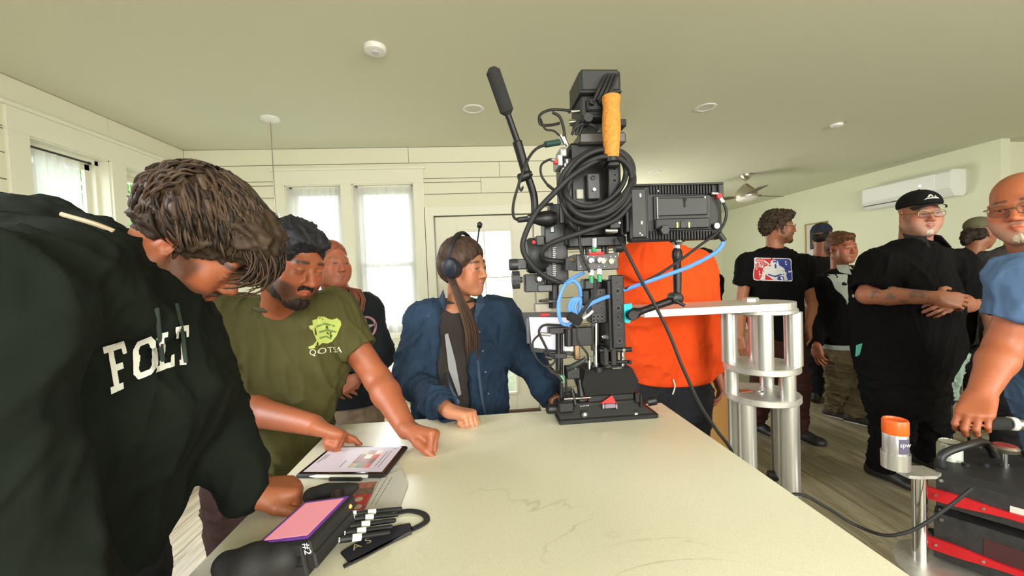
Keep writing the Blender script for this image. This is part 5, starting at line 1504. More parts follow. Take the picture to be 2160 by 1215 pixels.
# ------------------------------------------------------------------ man in the black V-neck vest over a grey shirt
def vest_man():
    Y = 3.12
    c = A(1775, 522, Y - .02); T = head_at(c, -92, 6, .05); sc = 1.06
    neck = A(1772, 575, Y + .02); sh = (A(1732, 600, Y), A(1822, 600, Y + .05)); el = (A(1722, 680, Y + .05), A(1842, 690, Y + .05)); wr = (A(1722, 728, Y - .1), A(1835, 740, Y - .1))
    side = nrm(sh[0] - sh[1])
    torso = [(A(1775, 596, Y + .02), .145, .11), (A(1774, 640, Y), .185, .135), (A(1774, 690, Y), .19, .145), (A(1774, 726, Y), .18, .135)]
    hands = [dict(fwd=V(0, -.2, -1), palm=V(1, .2, 0), curls=RELAX, side=-1), dict(fwd=V(0, -.2, -1), palm=V(-1, .2, 0), curls=RELAX, side=1)]
    root = person('red faced man in black V-neck sweater over a pale grey collared shirt', (*AZ(1790, 900, 0)[:2], 0), T, sc, neck, sh, el, wr, hands, torso, side, (.58, .24, .15), h=.0055,
                  body_kw=dict(beard=(.32, .16, .09), beard_amt=.5, brow=(.12, .06, .03), blush=.8), head_kw=dict(fat=1.05), look=(.2, 1, 0))
    hair_cap(T, sc, [(0, -.018, .046, .081, .103, .084), (0, -.06, .0, .076, .060, .08), (0, .050, .088, .056, .045, .028), (0, .106, .004, .07, .052, .066, 's')], 'hair', hair_m, root, disp=.004, cols=((.08, .032, .016), (.18, .08, .04)))
    grey = (.40, .44, .40)
    o, v, f = shirt(root, torso, side, neck, sh, el, wr, (None, None), grey, h=.009, r=(.070, .06, .046), name='collared_shirt', fold=(.005, 10), seed=61, hem=torso[3][0] + V(0, 0, -.03), inflate=1.02)
    bk = np.cross(side, (0, 0, 1)); fr = bk if bk[1] < 0 else -bk; Rb = frame(fr)
    o2, v2, f2 = shirt(root, [(a, w * 1.07, d * 1.09) for a, w, d in torso], side, neck, sh, el, wr, ('long', 'long'), (.004, .004, .0045), h=.008, r=(.078, .064, .048), name='sweater', fold=(.005, 9), seed=63, hem=torso[3][0] + V(0, 0, .015))
    bv = bvh_of(v2, f2); P, fs = conform(np.array([(-.075, .115), (.075, .115), (.004, -.12)]), [(0, 1, 2)], bv, A(1778, 608, Y - .12), -side, (0, 0, 1), cut=.02, off=.003); obj('shirt_front', P, fs, mat('pale_grey_cotton', (.44, .49, .45), .85), root)
    cm = mat('pale_grey_cotton', (.44, .49, .45), .85)
    for q in (0, 1):
        sg = (1, -1)[q]
        M().prism([neck + V(0, 0, .065) + side * .065 * sg + fr * .02, neck + V(0, 0, .06) + side * .03 * sg + fr * .085, neck + V(0, 0, -.02) + side * .045 * sg + fr * .125, neck + V(0, 0, .0) + side * .09 * sg + fr * .06], fr * .006 + V(0, 0, .002)).build('shirt_collar', cm, root)
    M().lathe(A(1778, 598, Y - .165), V(0, -1, -.3), [(0, .012), (.01, .014), (.03, .008)], 10).build('clip_microphone', mat('black_plastic', (.012, .012, .014), .45), root)
    pel = A(1778, 728, Y)
    legs_for(root, pel, side, (.125, .095, .050), (AZ(1762, 880, 0), AZ(1806, 893, 0)), (.5, -1, 0), mat('dark_brown_shoe', (.025, .018, .014), .5), sole=mat('white_sole', (.5, .5, .48), .7), r=(.10, .085, .075), fold=(.012, 11))
vest_man()

# ------------------------------------------------------------------ person in a navy cap half hidden behind the sweater man
def navy_cap():
    Y = 3.75
    c = A(1733, 498, Y); T = head_at(c, 35, 0); sc = 1.0
    neck = A(1731, 545, Y); sh = (A(1760, 565, Y), A(1702, 562, Y)); el = (A(1765, 640, Y), A(1700, 640, Y)); wr = (A(1765, 700, Y), A(1700, 700, Y))
    side = nrm(sh[0] - sh[1])
    torso = [(A(1731, 565, Y), .15, .11), (A(1731, 610, Y), .19, .13), (A(1731, 690, Y), .185, .13)]
    hands = [dict(fwd=V(0, 0, -1), palm=V(-1, 0, 0), curls=RELAX)] * 2
    root = person('person in dark navy cap standing half hidden behind the sweater man', (*c[:2], 0), T, sc, neck, sh, el, wr, hands, torso, side, (.45, .22, .14), h=.007, head_kw=dict(closed=True), skip_eyes=True)
    cap_hat(T, sc, root, (.030, .034, .055), h=.006)
    hair_cap(T, sc, [(0, -.05, .0, .078, .058, .07), (0, .06, 0, .08, .07, .1, 's')], 'hair', hair_m, root, h=.006, cols=((.01, .008, .007), (.03, .02, .015)))
    shirt(root, torso, side, neck, sh, el, wr, ('s', 's'), (.014, .014, .016), h=.010, r=(.08, .076, .05), name='t_shirt', seed=71)
    legs_for(root, torso[2][0], side, (.02, .02, .024), (c + side * .1, c - side * .1), (.7, .7, 0), black_leather, h=.014)
navy_cap()

# ------------------------------------------------------------------ large man in black with a cap and tattooed forearm
def cap_man():
    Y = 2.16
    c = A(1938, 452, Y); T = head_at(c, -112, 5, .02); sc = 1.06
    neck = A(1930, 525, Y + .03); sh = (A(1852, 562, Y + .02), A(2012, 560, Y + .06)); el = (A(1830, 622, Y - .02), A(2040, 640, Y + .02)); wr = (A(1975, 628, Y - .22), A(1998, 640, Y - .18))
    side = nrm(sh[0] - sh[1])
    torso = [(A(1930, 556, Y + .02), .19, .14), (A(1922, 630, Y), .245, .18), (A(1910, 720, Y), .25, .20), (A(1905, 790, Y), .225, .18)]
    hands = [dict(fwd=nrm(V(.75, -.25, -.12)), palm=nrm(V(.2, .8, -.3)), curls=[(.5, .7, .5)] * 4, side=1, sc=1.12), dict(fwd=nrm(V(-.75, -.35, -.05)), palm=nrm(V(-.2, .7, -.5)), curls=[(.7, .8, .5)] * 4, side=-1, sc=1.1)]
    def tattoo(v, cols):
        L = wr[0] - el[0]; t = ((v - el[0]) @ L) / (L @ L); d = np.linalg.norm(v - el[0] - t[:, None] * L, axis=1)
        m = (t > .05) & (t < .9) & (d < .075)
        n = vnoise(v * 38, 5) + .6 * vnoise(v * 80, 8)
        w = (smoothstep(.05, .35, n) * .62 * m)[:, None]
        return cols * (1 - w) + np.array([.10, .09, .09]) * w
    root = person('big man in black shirt and cap with white goatee and clasped hands', (*AZ(1880, 1020, 0)[:2], 0), T, sc, neck, sh, el, wr, hands, torso, side, (.62, .31, .22), h=.0045,
                  body_kw=dict(beard=(.42, .36, .30), beard_amt=.35, brow=(.14, .09, .06), lip=(.5, .16, .12)), head_kw=dict(fat=1.1, jaw=1.1), arm_r=(.062, .052, .034), look=(-.1, 1, 0), hook=tattoo, neck_r=.068)
    beard_shell(T, sc, root, (.55, .48, .40), full=False, thick=.010, must=False)
    glasses(T, sc, root, None)
    o, v, f, P = cap_hat(T, sc, root, (.010, .010, .011), h=.004)
    bv = bvh_of(v, f); lm = mat('silver_embroidery', (.6, .6, .58), .7)
    R = T[1]; at = P(0, .085, .082); rt = -R[:, 0]
    rt = R[:, 0] if np.dot(R[:, 0], V(1, 0, 0)) > 0 else -R[:, 0]
    for pts in ([(-.034, -.016), (.036, -.016), (.030, -.008), (-.024, -.008)], [(-.020, -.005), (-.006, .020), (.004, .022), (.010, -.005), (.002, -.005), (-.002, .010), (-.010, -.005)], [(.014, -.005), (.018, .012), (.028, -.005)]):
        Q, fs = conform(np.array(pts), [tuple(range(len(pts)))], bv, at, rt, R[:, 2], fwd=R[:, 1] * .8 + R[:, 2] * .6, off=.001, cut=.02); obj('cap_emblem', Q, fs, lm, root)
    fr = np.cross(side, (0, 0, 1)); fr = fr if fr[1] < 0 else -fr; Rb = frame(fr)
    shirt(root, torso, side, neck, sh, el, wr, ('s', 's'), black_cloth, h=.0075, r=(.098, .092, .06), name='shirt', fold=(.009, 9), seed=81, sleeve_t=.88, hem=torso[3][0] - V(0, 0, .02), inflate=1.0, shoulder_r=.075)
    cm = mat('black_cotton', (.012, .012, .013), .85)
    for sg in (1, -1):
        M().prism([neck + V(0, 0, .095) + side * .075 * sg - fr * .01, neck + V(0, 0, .065) + side * .055 * sg + fr * .09, neck + V(0, 0, -.005) + side * .075 * sg + fr * .125, neck + V(0, 0, .02) + side * .12 * sg + fr * .04], V(0, 0, .006) + fr * .005).build('shirt_collar', cm, root)
    pel = A(1905, 790, Y)
    foot = AZ(1862, 1010, 0)
    legs_for(root, pel, side, (.004, .004, .0045), (foot, AZ(1955, 985, 0)), (.25, -1, 0), black_leather, r=(.125, .10, .075), pelw=(.215, .17), boot=True)
    M().prism([A(1806, 728, Y - .16), A(1818, 724, Y - .16), A(1812, 748, Y - .16), A(1804, 752, Y - .16)], V(.0, -.004, 0)).build('teal_tag', mat('teal_cloth', (.08, .42, .34), .8), root)
cap_man()

# ------------------------------------------------------------------ person with the khaki cap and ponytail
def khaki_cap():
    Y = 2.95
    c = A(2066, 492, Y); T = head_at(c, 4, 8); sc = 1.0
    neck = A(2052, 552, Y); sh = (A(2052, 590, Y - .16), A(2044, 580, Y + .2)); el = (A(2048, 648, Y - .18), A(2044, 650, Y + .24)); wr = (A(2070, 690, Y - .2), A(2060, 700, Y + .2))
    side = nrm(sh[0] - sh[1])
    torso = [(A(2050, 572, Y), .15, .11), (A(2048, 630, Y), .18, .13), (A(2046, 730, Y), .18, .13)]
    hands = [dict(fwd=V(.5, 0, -1), palm=V(-1, 0, 0), curls=RELAX)] * 2
    root = person('person in khaki cap with dark ponytail facing away near the right wall', (*torso[2][0][:2], 0), T, sc, neck, sh, el, wr, hands, torso, side, (.46, .22, .14), h=.006, head_kw=dict(closed=True), skip_eyes=True)
    cap_hat(T, sc, root, (.16, .15, .095), h=.005, brim_col=(.05, .05, .04))
    hair_cap(T, sc, [(0, -.055, -.01, .078, .055, .07), (0, -.11, -.03, .045, .05, .05), (0, -.13, -.07, .03, .035, .05), (0, .07, 0, .08, .07, .1, 's')], 'hair', hair_m, root, h=.005, disp=.005, cols=((.012, .009, .007), (.04, .026, .018)))
    shirt(root, torso, side, neck, sh, el, wr, ('s', 's'), black_cloth, h=.010, r=(.08, .076, .05), name='t_shirt', seed=91)
    legs_for(root, torso[2][0], side, (.02, .02, .022), (torso[2][0] + side * .1, torso[2][0] - side * .1), (1, .2, 0), black_leather, h=.014)
khaki_cap()

# ------------------------------------------------------------------ person in the dark grey T-shirt behind the bald man
def grey_tee():
    Y = 2.32
    c = A(2152, 470, Y + .02); T = head_at(c, -160, 0); sc = 1.0
    neck = A(2140, 535, Y); sh = (A(2092, 560, Y - .02), A(2190, 560, Y + .05)); el = (A(2086, 640, Y - .02), A(2200, 650, Y + .05)); wr = (A(2092, 700, Y - .08), A(2190, 720, Y))
    side = nrm(sh[0] - sh[1])
    torso = [(A(2142, 555, Y), .155, .115), (A(2142, 620, Y), .19, .13), (A(2142, 720, Y), .185, .13)]
    hands = [dict(fwd=V(-.5, -.5, -.6), palm=V(.5, .2, -1), curls=RELAX), dict(fwd=V(0, 0, -1), palm=V(-1, 0, 0), curls=RELAX)]
    root = person('person in charcoal grey shirt mostly hidden behind the bald man', (*torso[2][0][:2], 0), T, sc, neck, sh, el, wr, hands, torso, side, (.44, .23, .15), h=.006, head_kw=dict(closed=True), skip_eyes=True)
    hair_cap(T, sc, short_hair_parts(1.0), 'hair', hair_m, root, h=.006, cols=((.02, .014, .01), (.05, .03, .02)))
    shirt(root, torso, side, neck, sh, el, wr, ('s', 's'), (.045, .040, .043), h=.008, r=(.088, .086, .05), name='t_shirt', seed=95, sleeve_t=.62)
    legs_for(root, torso[2][0], side, (.012, .012, .013), (torso[2][0] + side * .1, torso[2][0] - side * .1), (-.8, -.6, 0), black_leather, h=.012)
grey_tee()

# ------------------------------------------------------------------ bald man in the blue T-shirt holding the dolly bar
def bald_man():
    Y = 1.30
    c = A(2158, 436, Y); T = head_at(c, -158, 6, .08); sc = 1.06
    neck = A(2215, 560, Y + .0); sh = (A(2172, 590, Y - .06), A(2330, 590, Y + .1)); wr = (A(2068, 835, 1.24), A(2300, 880, Y))
    el = (A(2118, 730, Y - .02), A(2350, 760, Y))
    side = nrm(sh[0] - sh[1])
    torso = [(A(2235, 600, Y + .05), .16, .12), (A(2240, 700, Y + .08), .20, .14), (A(2262, 820, Y + .14), .20, .15), (A(2285, 960, Y + .18), .19, .14)]
    hands = [dict(fwd=nrm(V(-.62, -.25, -.42)), palm=nrm(V(.2, .2, -1)), curls=[(.75, 1.0, .7)] * 4, side=-1, sc=1.12, thumb_dir=(.3, .5, .8)), dict(fwd=V(-.5, -.2, -.6), palm=V(0, .2, -1), curls=[(.9, 1.0, .7)] * 4, side=1, sc=1.1)]
    root = person('bald man in blue T-shirt and spectacles gripping the dolly bar', (*torso[3][0][:2], 0), T, sc, neck, sh, el, wr, hands, torso, side, (.62, .24, .13), h=.0045,
                  body_kw=dict(beard=(.36, .28, .22), beard_amt=.6, brow=(.05, .03, .02), blush=.6), head_kw=dict(fat=1.05), arm_r=(.056, .050, .036), look=(.0, 1, -.1), neck_r=.068)
    beard_shell(T, sc, root, (.50, .40, .30), full=False, thick=.010, must=False)
    glasses(T, sc, root, None)
    shirt(root, torso, side, neck, sh, el, wr, ('s', 's'), (.095, .165, .30), h=.0075, r=(.095, .088, .05), name='t_shirt', fold=(.009, 9), seed=101, sleeve_t=.60)
    legs_for(root, torso[3][0], side, (.012, .012, .014), (torso[3][0] + side * .1, torso[3][0] - side * .1), (-1, -.1, 0), black_leather, h=.012)
bald_man()

# ------------------------------------------------------------------ dark haired person far back
def far_person():
    Y = 5.0
    c = A(1486, 546, Y); T = head_at(c, -30, 8); sc = 1.0
    neck = A(1487, 577, Y); sh = (A(1468, 592, Y), A(1512, 592, Y)); el = (A(1464, 630, Y), A(1516, 632, Y)); wr = (A(1475, 650, Y - .2), A(1505, 650, Y - .2))
    side = nrm(sh[0] - sh[1])
    torso = [(A(1489, 592, Y), .15, .11), (A(1489, 620, Y), .185, .13), (A(1489, 680, Y), .18, .13)]
    hands = [dict(fwd=V(.5, -.5, -.4), palm=V(0, 0, -1), curls=RELAX)] * 2
    root = person('dark haired person in black shirt far back beside the orange hoodie', (*c[:2], 0), T, sc, neck, sh, el, wr, hands, torso, side, (.48, .24, .14), h=.008, head_kw=dict(closed=True), skip_eyes=True)
    hair_cap(T, sc, short_hair_parts(1.12), 'hair', hair_m, root, h=.007, disp=.008, cols=((.012, .009, .008), (.03, .02, .015)))
    shirt(root, torso, side, neck, sh, el, wr, ('s', 's'), black_cloth, h=.011, r=(.08, .076, .05), name='t_shirt', seed=111)
    legs_for(root, torso[2][0], side, (.03, .03, .036), (c + side * .1, c - side * .1), (.3, -1, 0), black_leather, h=.014)
far_person()
# ------------------------------------------------------------------ cinema camera rig standing on the island
black_m = mat('black_anodised_metal', (.009, .009, .010), .42, .2)
blackp = mat('black_plastic', (.012, .012, .014), .45)
grey_m = mat('dark_grey_metal', (.055, .055, .058), .42, .5)
rubber = mat('black_rubber_cable', (.009, .009, .010), .6)
silver = mat('bright_steel', (.66, .66, .65), .22, 1.0)
gold = mat('gold_contact', (.75, .50, .14), .25, 1.0)
redt = mat('red_tape', (.72, .02, .02), .6)
felt = mat('black_felt', (.010, .010, .010), .95, bump=.5, bscale=400)
cork = mat('tan_cork', (.58, .235, .035), .75, var=.25, vscale=130, bump=.3, bscale=260)
bluec = mat('blue_cable', (.09, .27, .72), .5)
greenp = mat('green_plug', (.02, .30, .12), .5)
whitel = mat('white_label_print', (.8, .8, .78), .7)
foam = mat('black_foam_grip', (.022, .022, .022), .95, bump=.6, bscale=300)
BASE = A(1282, 893, 1.27); BASE[2] = TOP
rig = thing('camera_rig', (BASE[0], 1.34, TOP), 'tall black cinema camera rig with cork handle standing on the island', 'camera')
def rect(x0, y0, x1, y1, Y):
    X0 = A(x0, (y0 + y1) / 2, Y)[0]; X1 = A(x1, (y0 + y1) / 2, Y)[0]; Z1 = A((x0 + x1) / 2, y0, Y)[2]; Z0 = A((x0 + x1) / 2, y1, Y)[2]
    return X0, X1, Z0, Z1
def B(name, x0, y0, x1, y1, Y, dep, m=black_m, parent=None, bev=.003, R=None):
    X0, X1, Z0, Z1 = rect(x0, y0, x1, y1, Y)
    return M().box(((X0 + X1) / 2, Y + dep / 2, (Z0 + Z1) / 2), (X1 - X0, dep, Z1 - Z0), R, bev).build(name, m, parent or rig)
def disc(name, x, y, Y, r, dep, m, parent=None, n=20, axis=(0, -1, 0)):
    p = A(x, y, Y); return M().lathe(p, axis, [(0, r), (dep * .85, r), (dep, r * .88)], n).build(name, m, parent or rig, smooth=True)
def rod_(name, p, q, r, m, parent=None, n=14, bev=.001): return M().cyl(p, q, r, n=n, bev=bev).build(name, m, parent or rig, smooth=True)
def cable(name, pts, r, m=rubber, parent=None, n=8): return M().tube([A(*p) for p in pts], r, n, sub=7).build(name, m, parent or rig, smooth=True)

# --- base: dovetail foot with sloping front
Y0 = 1.265
foot = []
pl = [(1176, 896), (1389, 884), (1389, 874), (1360, 858), (1192, 866), (1170, 858), (1166, 868)]
X0, X1 = A(1180, 890, Y0)[0], A(1390, 886, Y0)[0]
M().box(((X0 + X1) / 2, Y0 + .075, TOP + .008), (X1 - X0, .15, .016), bev=.003).build('foot_plate', black_m, rig)
prof = [(Y0 + .008, TOP + .016), (Y0 + .030, TOP + .050), (Y0 + .120, TOP + .050), (Y0 + .142, TOP + .016)]
q = M(); XA, XB = X0 + .004, X1 - .012
va = [V(XA, y, z) for y, z in prof]; vb = [V(XB - (.05 if z > TOP + .02 else 0), y, z) for y, z in prof]
q.add(va + vb, [(0, 1, 2, 3), (7, 6, 5, 4), (0, 4, 5, 1), (1, 5, 6, 2), (2, 6, 7, 3), (3, 7, 4, 0)]); q.build('sloped_base', black_m, rig)
for x in (1233, 1341):
    p = A(x, 876, Y0 + .012)
    b = M().lathe(p + V(0, .008, 0), (0, -1, .35), [(0, .014), (.010, .014), (.012, .011)], 18).build('clamp_bolt', black_m, rig, smooth=True)
    M().lathe(p + V(0, -.002, .004), (0, -1, .35), [(0, .0062), (.004, .0062), (.005, .003)], 6).build('hex_socket', silver, b)
lettering('LB', .014, A(1362, 873, Y0 + .016), (1, 0, 0), (0, .35, 1), whitel, rig, name='base_marking')
B('clamp_block', 1214, 846, 1347, 862, Y0 + .03, .09, black_m)
B('clamp_block', 1222, 838, 1340, 852, Y0 + .045, .07, grey_m)
lettering('AUCAS', .010, A(1233, 857, Y0 + .0295), (1, 0, .03), (0, 0, 1), whitel, rig, depth=.001, name='block_marking')
p = [A(1267, 851, Y0 + .02), A(1291, 834, Y0 + .022), A(1300, 850, Y0 + .02)]
M().prism(p, (0, .003, 0)).build('red_triangle_mark', redt, rig)
B('bubble_level', 1276, 853, 1300, 862, Y0 + .012, .02, mat('grey_violet_glass', (.25, .2, .26), .2))
for x in (1274, 1302): B('level_bracket', x - 2, 852, x + 2, 864, Y0 + .010, .022, silver)
rod_('locking_lever', A(1214, 855, Y0 + .02), A(1206, 820, Y0 + .03), .006, black_m)
rod_('locking_lever', A(1352, 858, Y0 + .02), A(1352, 832, Y0 + .02), .005, black_m)
B('side_clamp', 1340, 828, 1352, 850, Y0 + .02, .04, black_m)
disc('clamp_knob', 1366, 847, Y0 + .05, .016, .03, black_m, axis=(1, -.3, .2))
B('release_block', 1178, 848, 1212, 872, Y0 + .0, .06, black_m, bev=.006)
disc('release_knob', 1172, 862, Y0 + .03, .017, .03, black_m, axis=(-1, -.2, .1))
rod_('link_bar', A(1190, 842, Y0 + .02), A(1246, 838, Y0 + .03), .004, silver)
B('red_side_mark', 1234, 828, 1244, 846, Y0 + .04, .01, mat('crimson_mark', (.35, .01, .05), .5))
B('tilt_plate', 1188, 826, 1214, 858, Y0 + .06, .06, grey_m)
# --- matte box lying face down
X0, X1, Z0, Z1 = rect(1228, 782, 1346, 834, Y0 + .01)
q = M()
bot = [V(X0 + .012, Y0 + .02, Z0), V(X1 - .012, Y0 + .02, Z0), V(X1 - .012, Y0 + .15, Z0), V(X0 + .012, Y0 + .15, Z0)]
top = [V(X0, Y0 + .005, Z0 + .045), V(X1, Y0 + .005, Z0 + .045), V(X1, Y0 + .17, Z0 + .045), V(X0, Y0 + .17, Z0 + .045)]
cap_ = [V(X0 + .018, Y0 + .03, Z1), V(X1 - .012, Y0 + .03, Z1), V(X1 - .012, Y0 + .15, Z1), V(X0 + .018, Y0 + .15, Z1)]
q.add(bot + top + cap_, [(3, 2, 1, 0), (0, 1, 5, 4), (1, 2, 6, 5), (2, 3, 7, 6), (3, 0, 4, 7), (4, 5, 9, 8), (5, 6, 10, 9), (6, 7, 11, 10), (7, 4, 8, 11), (8, 9, 10, 11)])
q.build('matte_box', felt, rig)
B('filter_stage', 1240, 832, 1338, 846, Y0 + .03, .10, black_m)
B('label_strip', 1292, 777, 1315, 784, Y0 + .03, .03, mat('beige_label', (.4, .36, .28), .7))
# --- rods, lens, focus gears above the matte box
for (x, y0, y1, r, Y) in ((1257, 676, 790, .0095, Y0 + .055), (1243, 752, 785, .0080, Y0 + .05), (1313, 742, 784, .0085, Y0 + .06)):
    rod_('support_rod', A(x, y0, Y), A(x, y1, Y), r, silver)
M().lathe(A(1280, 790, Y0 + .09), (0, 0, 1), [(0, .040), (.02, .040), (.022, .046), (.05, .046), (.052, .040), (.09, .040), (.092, .045), (.12, .045), (.125, .038), (.19, .036), (.30, .034)], 32).build('lens_barrel', black_m, rig, smooth=True)
disc('focus_gear', 1262, 783, Y0 + .04, .020, .018, black_m, axis=(0, 0, 1))
rod_('cross_rod', A(1264, 739, Y0 + .02), A(1332, 737, Y0 + .02), .008, black_m)
rod_('cross_rod', A(1284, 764, Y0 + .02), A(1328, 763, Y0 + .02), .006, black_m)
for x in (1279, 1295): B('rod_clamp', x - 6, 732, x + 6, 772, Y0 + .01, .04, black_m)
disc('rod_screw', 1315, 738, Y0 + .013, .006, .006, silver)
disc('rod_screw', 1328, 764, Y0 + .013, .006, .008, black_m)
# --- vertical cheese plates with holes
def cheese(name, x0, y0, x1, y1, Y, dep, holes, m=black_m, r=.006):
    o = B(name, x0, y0, x1, y1, Y, dep, m)
    for (hx, hy, hr) in holes:
        p = A(hx, hy, Y); M().lathe(p + V(0, .0005, 0), (0, -1, 0), [(0, r * hr * 1.25), (.0018, r * hr * 1.2), (.0018, r * hr * .8), (-.001, r * hr * .8)], 14, cap=False).build('threaded_hole', grey_m, o, smooth=True)
        M().lathe(p, (0, -1, 0), [(0, r * hr * .82), (.0008, r * hr * .8)], 14).build('hole_shade_disc', mat('hole_shade_black', (.002, .002, .002), .8), o)  # black disc paints the shade inside an uncut hole
    return o
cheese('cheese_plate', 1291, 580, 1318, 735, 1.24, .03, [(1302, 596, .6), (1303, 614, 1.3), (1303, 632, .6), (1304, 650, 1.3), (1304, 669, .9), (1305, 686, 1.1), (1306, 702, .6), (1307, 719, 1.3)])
B('cheese_plate_edge', 1283, 590, 1292, 740, 1.25, .05, black_m)
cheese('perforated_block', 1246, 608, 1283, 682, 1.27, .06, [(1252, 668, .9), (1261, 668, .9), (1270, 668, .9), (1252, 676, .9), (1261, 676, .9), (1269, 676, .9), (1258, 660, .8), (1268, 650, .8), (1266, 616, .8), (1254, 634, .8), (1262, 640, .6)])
B('motor_body', 1228, 610, 1246, 645, 1.28, .05, black_m, bev=.006)
B('motor_body', 1232, 588, 1262, 612, 1.30, .06, grey_m, bev=.006)
B('motor_body', 1255, 590, 1283, 640, 1.32, .08, black_m, bev=.006)
B('lower_bracket', 1204, 690, 1250, 730, 1.30, .05, black_m)
B('lower_bracket', 1255, 684, 1290, 745, 1.34, .06, black_m)
B('bronze_pin_block', 1212, 728, 1224, 760, 1.30, .02, mat('bronze', (.28, .19, .10), .35, .9))
rod_('gear_shaft', A(1199, 694, 1.29), A(1199, 730, 1.29), .014, black_m)
B('white_tag', 1191, 722, 1208, 741, 1.287, .004, mat('grey_white_tag', (.55, .55, .56), .6))
disc('round_screw', 1273, 710, 1.30, .007, .006, silver)
# --- connector box
cb = B('connector_box', 1216, 535, 1305, 570, 1.235, .06, grey_m)
q = M().prism([A(1216, 536, 1.235), A(1194, 545, 1.255), A(1193, 570, 1.255), A(1216, 570, 1.235)], (0, .05, 0)); q.build('connector_box_side', grey_m, rig)
B('red_tape_mark', 1242, 532, 1276, 538, 1.232, .012, redt)
for x, y, k in ((1244, 550, 0), (1262, 549, 0), (1273, 550, 1), (1290, 551, 1)):
    o = M().lathe(A(x, y, 1.235), (0, -1, 0), [(0, .0105), (.006, .0105), (.007, .008), (.002, .007)] if k else [(0, .0095), (.012, .0095), (.020, .0085), (.021, .005)], 18).build('port', silver, cb, smooth=True)
    if k: M().lathe(A(x, y, 1.235), (0, -1, 0), [(.001, .0065), (.004, .006)], 14).build('port_contacts', gold, cb)
for x in (1225, 1240, 1252, 1263, 1275, 1288, 1298):
    for y in (541, 562): disc('indicator', x, y, 1.2345, .0016, .001, whitel if (x + y) % 2 else redt, cb, n=8)
disc('gold_port', 1207, 548, 1.245, .006, .012, gold, cb, axis=(-.5, -1, 0))
for x, y0, y1 in ((1247, 570, 592), (1264, 568, 590)):
    rod_('white_plug', A(x, y0, 1.21), A(x, y0 + 12, 1.205), .008, mat('pale_plug', (.6, .62, .58), .5))
    rod_('green_plug', A(x, y0 + 12, 1.205), A(x + 1, y1 + 5, 1.205), .007, greenp)
# --- camera body stack
B('camera_body', 1204, 300, 1312, 500, 1.31, .15, black_m, bev=.008)
B('camera_side', 1190, 330, 1210, 520, 1.30, .12, black_m, bev=.006)
B('camera_base', 1200, 498, 1322, 520, 1.28, .15, black_m, bev=.004)
B('mount_plate', 1222, 278, 1322, 302, 1.28, .16, mat('warm_grey_metal', (.11, .105, .10), .4, .6), bev=.006)
B('right_flange', 1306, 250, 1322, 266, 1.27, .10, black_m)
M().lathe(A(1262, 296, 1.36), (0, 0, 1), [(0, .072), (.012, .074), (.03, .070), (.034, .06)], 36).build('lens_mount_ring', mat('warm_grey_metal', (.11, .105, .10), .4, .6), rig, smooth=True)
M().lathe(A(1262, 275, 1.36), (0, 0, 1), [(0, .05), (.03, .05), (.035, .043), (.06, .043)], 30).build('neck_barrel', black_m, rig, smooth=True)
B('inner_plate', 1240, 365, 1266, 420, 1.275, .03, grey_m)
disc('bolt_cap', 1258, 325, 1.27, .018, .02, silver)
disc('bolt_hole_shade', 1260, 326, 1.25, .003, .001, mat('hole_shade_black', (.002, .002, .002), .8))  # black disc painted as the shade in the bolt socket
disc('bolt_washer', 1253, 400, 1.272, .006, .005, silver)
disc('bolt_washer', 1251, 375, 1.272, .007, .003, blackp)
B('side_panel', 1182, 310, 1196, 330, 1.30, .08, mat('light_grey_metal', (.35, .35, .35), .4, .6))
B('side_panel', 1176, 325, 1188, 350, 1.30, .08, mat('light_grey_metal', (.35, .35, .35), .4, .6))
for k in range(3): B('cooling_fin', 1186 + 4 * k, 352 - 9 * k, 1192 + 4 * k, 364 - 9 * k, 1.295, .03, silver)
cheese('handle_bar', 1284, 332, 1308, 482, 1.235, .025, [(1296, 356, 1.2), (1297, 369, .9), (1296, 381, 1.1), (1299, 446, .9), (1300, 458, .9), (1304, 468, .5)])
for x, y in ((1288, 346), (1303, 346), (1292, 470), (1307, 470)): disc('silver_screw', x, y, 1.2345, .004, .002, silver, n=10)
rod_('latch_bar', A(1276, 486, 1.24), A(1302, 487, 1.24), .008, silver)
B('rear_latch', 1310, 455, 1322, 495, 1.25, .05, grey_m)
# top box and its cover
B('top_box', 1223, 143, 1311, 194, 1.235, .15, mat('charcoal_box', (.022, .024, .025), .5), bev=.010)
q = M(); a = rect(1226, 196, 1308, 245, 1.25)
q.box(((a[0] + a[1]) / 2, 1.32, (a[2] + a[3]) / 2), (a[1] - a[0], .13, a[3] - a[2]), bev=.006); q.build('top_box_lower', mat('charcoal_box', (.022, .024, .025), .5), rig)
B('top_box_rim', 1221, 189, 1312, 196, 1.23, .16, blackp, bev=.003)
B('dial_panel', 1239, 204, 1278, 234, 1.235, .03, blackp, bev=.006)
for x in (1248, 1266): disc('dial', x, 217, 1.235, .010, .012, black_m)
for k in range(4): B('vent_rib', 1238, 237 + 2.6 * k, 1272, 238.3 + 2.6 * k, 1.246, .01, grey_m, bev=0)
for k in range(4):
    x = 1262 + 11 * k
    cable('short_lead', [(1252 + 9 * k, 215 - 4 * k, 1.225), (1262 + 9 * k, 190, 1.215), (1275 + 8 * k, 163, 1.225), (1282 + 7 * k, 158, 1.232)], .0055)
# cork handle
hp_ = A(1290, 333, 1.20); ht = A(1289, 201, 1.20); L = np.linalg.norm(ht - hp_)
hd = M().lathe(hp_, ht - hp_, [(0, .0215), (.004, .0225), (L * .25, .0255), (L * .45, .0285), (L * .65, .0275), (L * .82, .0250), (L * .93, .0285), (L * .98, .0270), (L, .020)], 28).build('cork_handle', cork, rig, smooth=True)
rod_('handle_collar', A(1291, 342, 1.20), A(1290, 331, 1.20), .021, black_m)
B('handle_clamp', 1284, 336, 1308, 350, 1.20, .05, black_m)
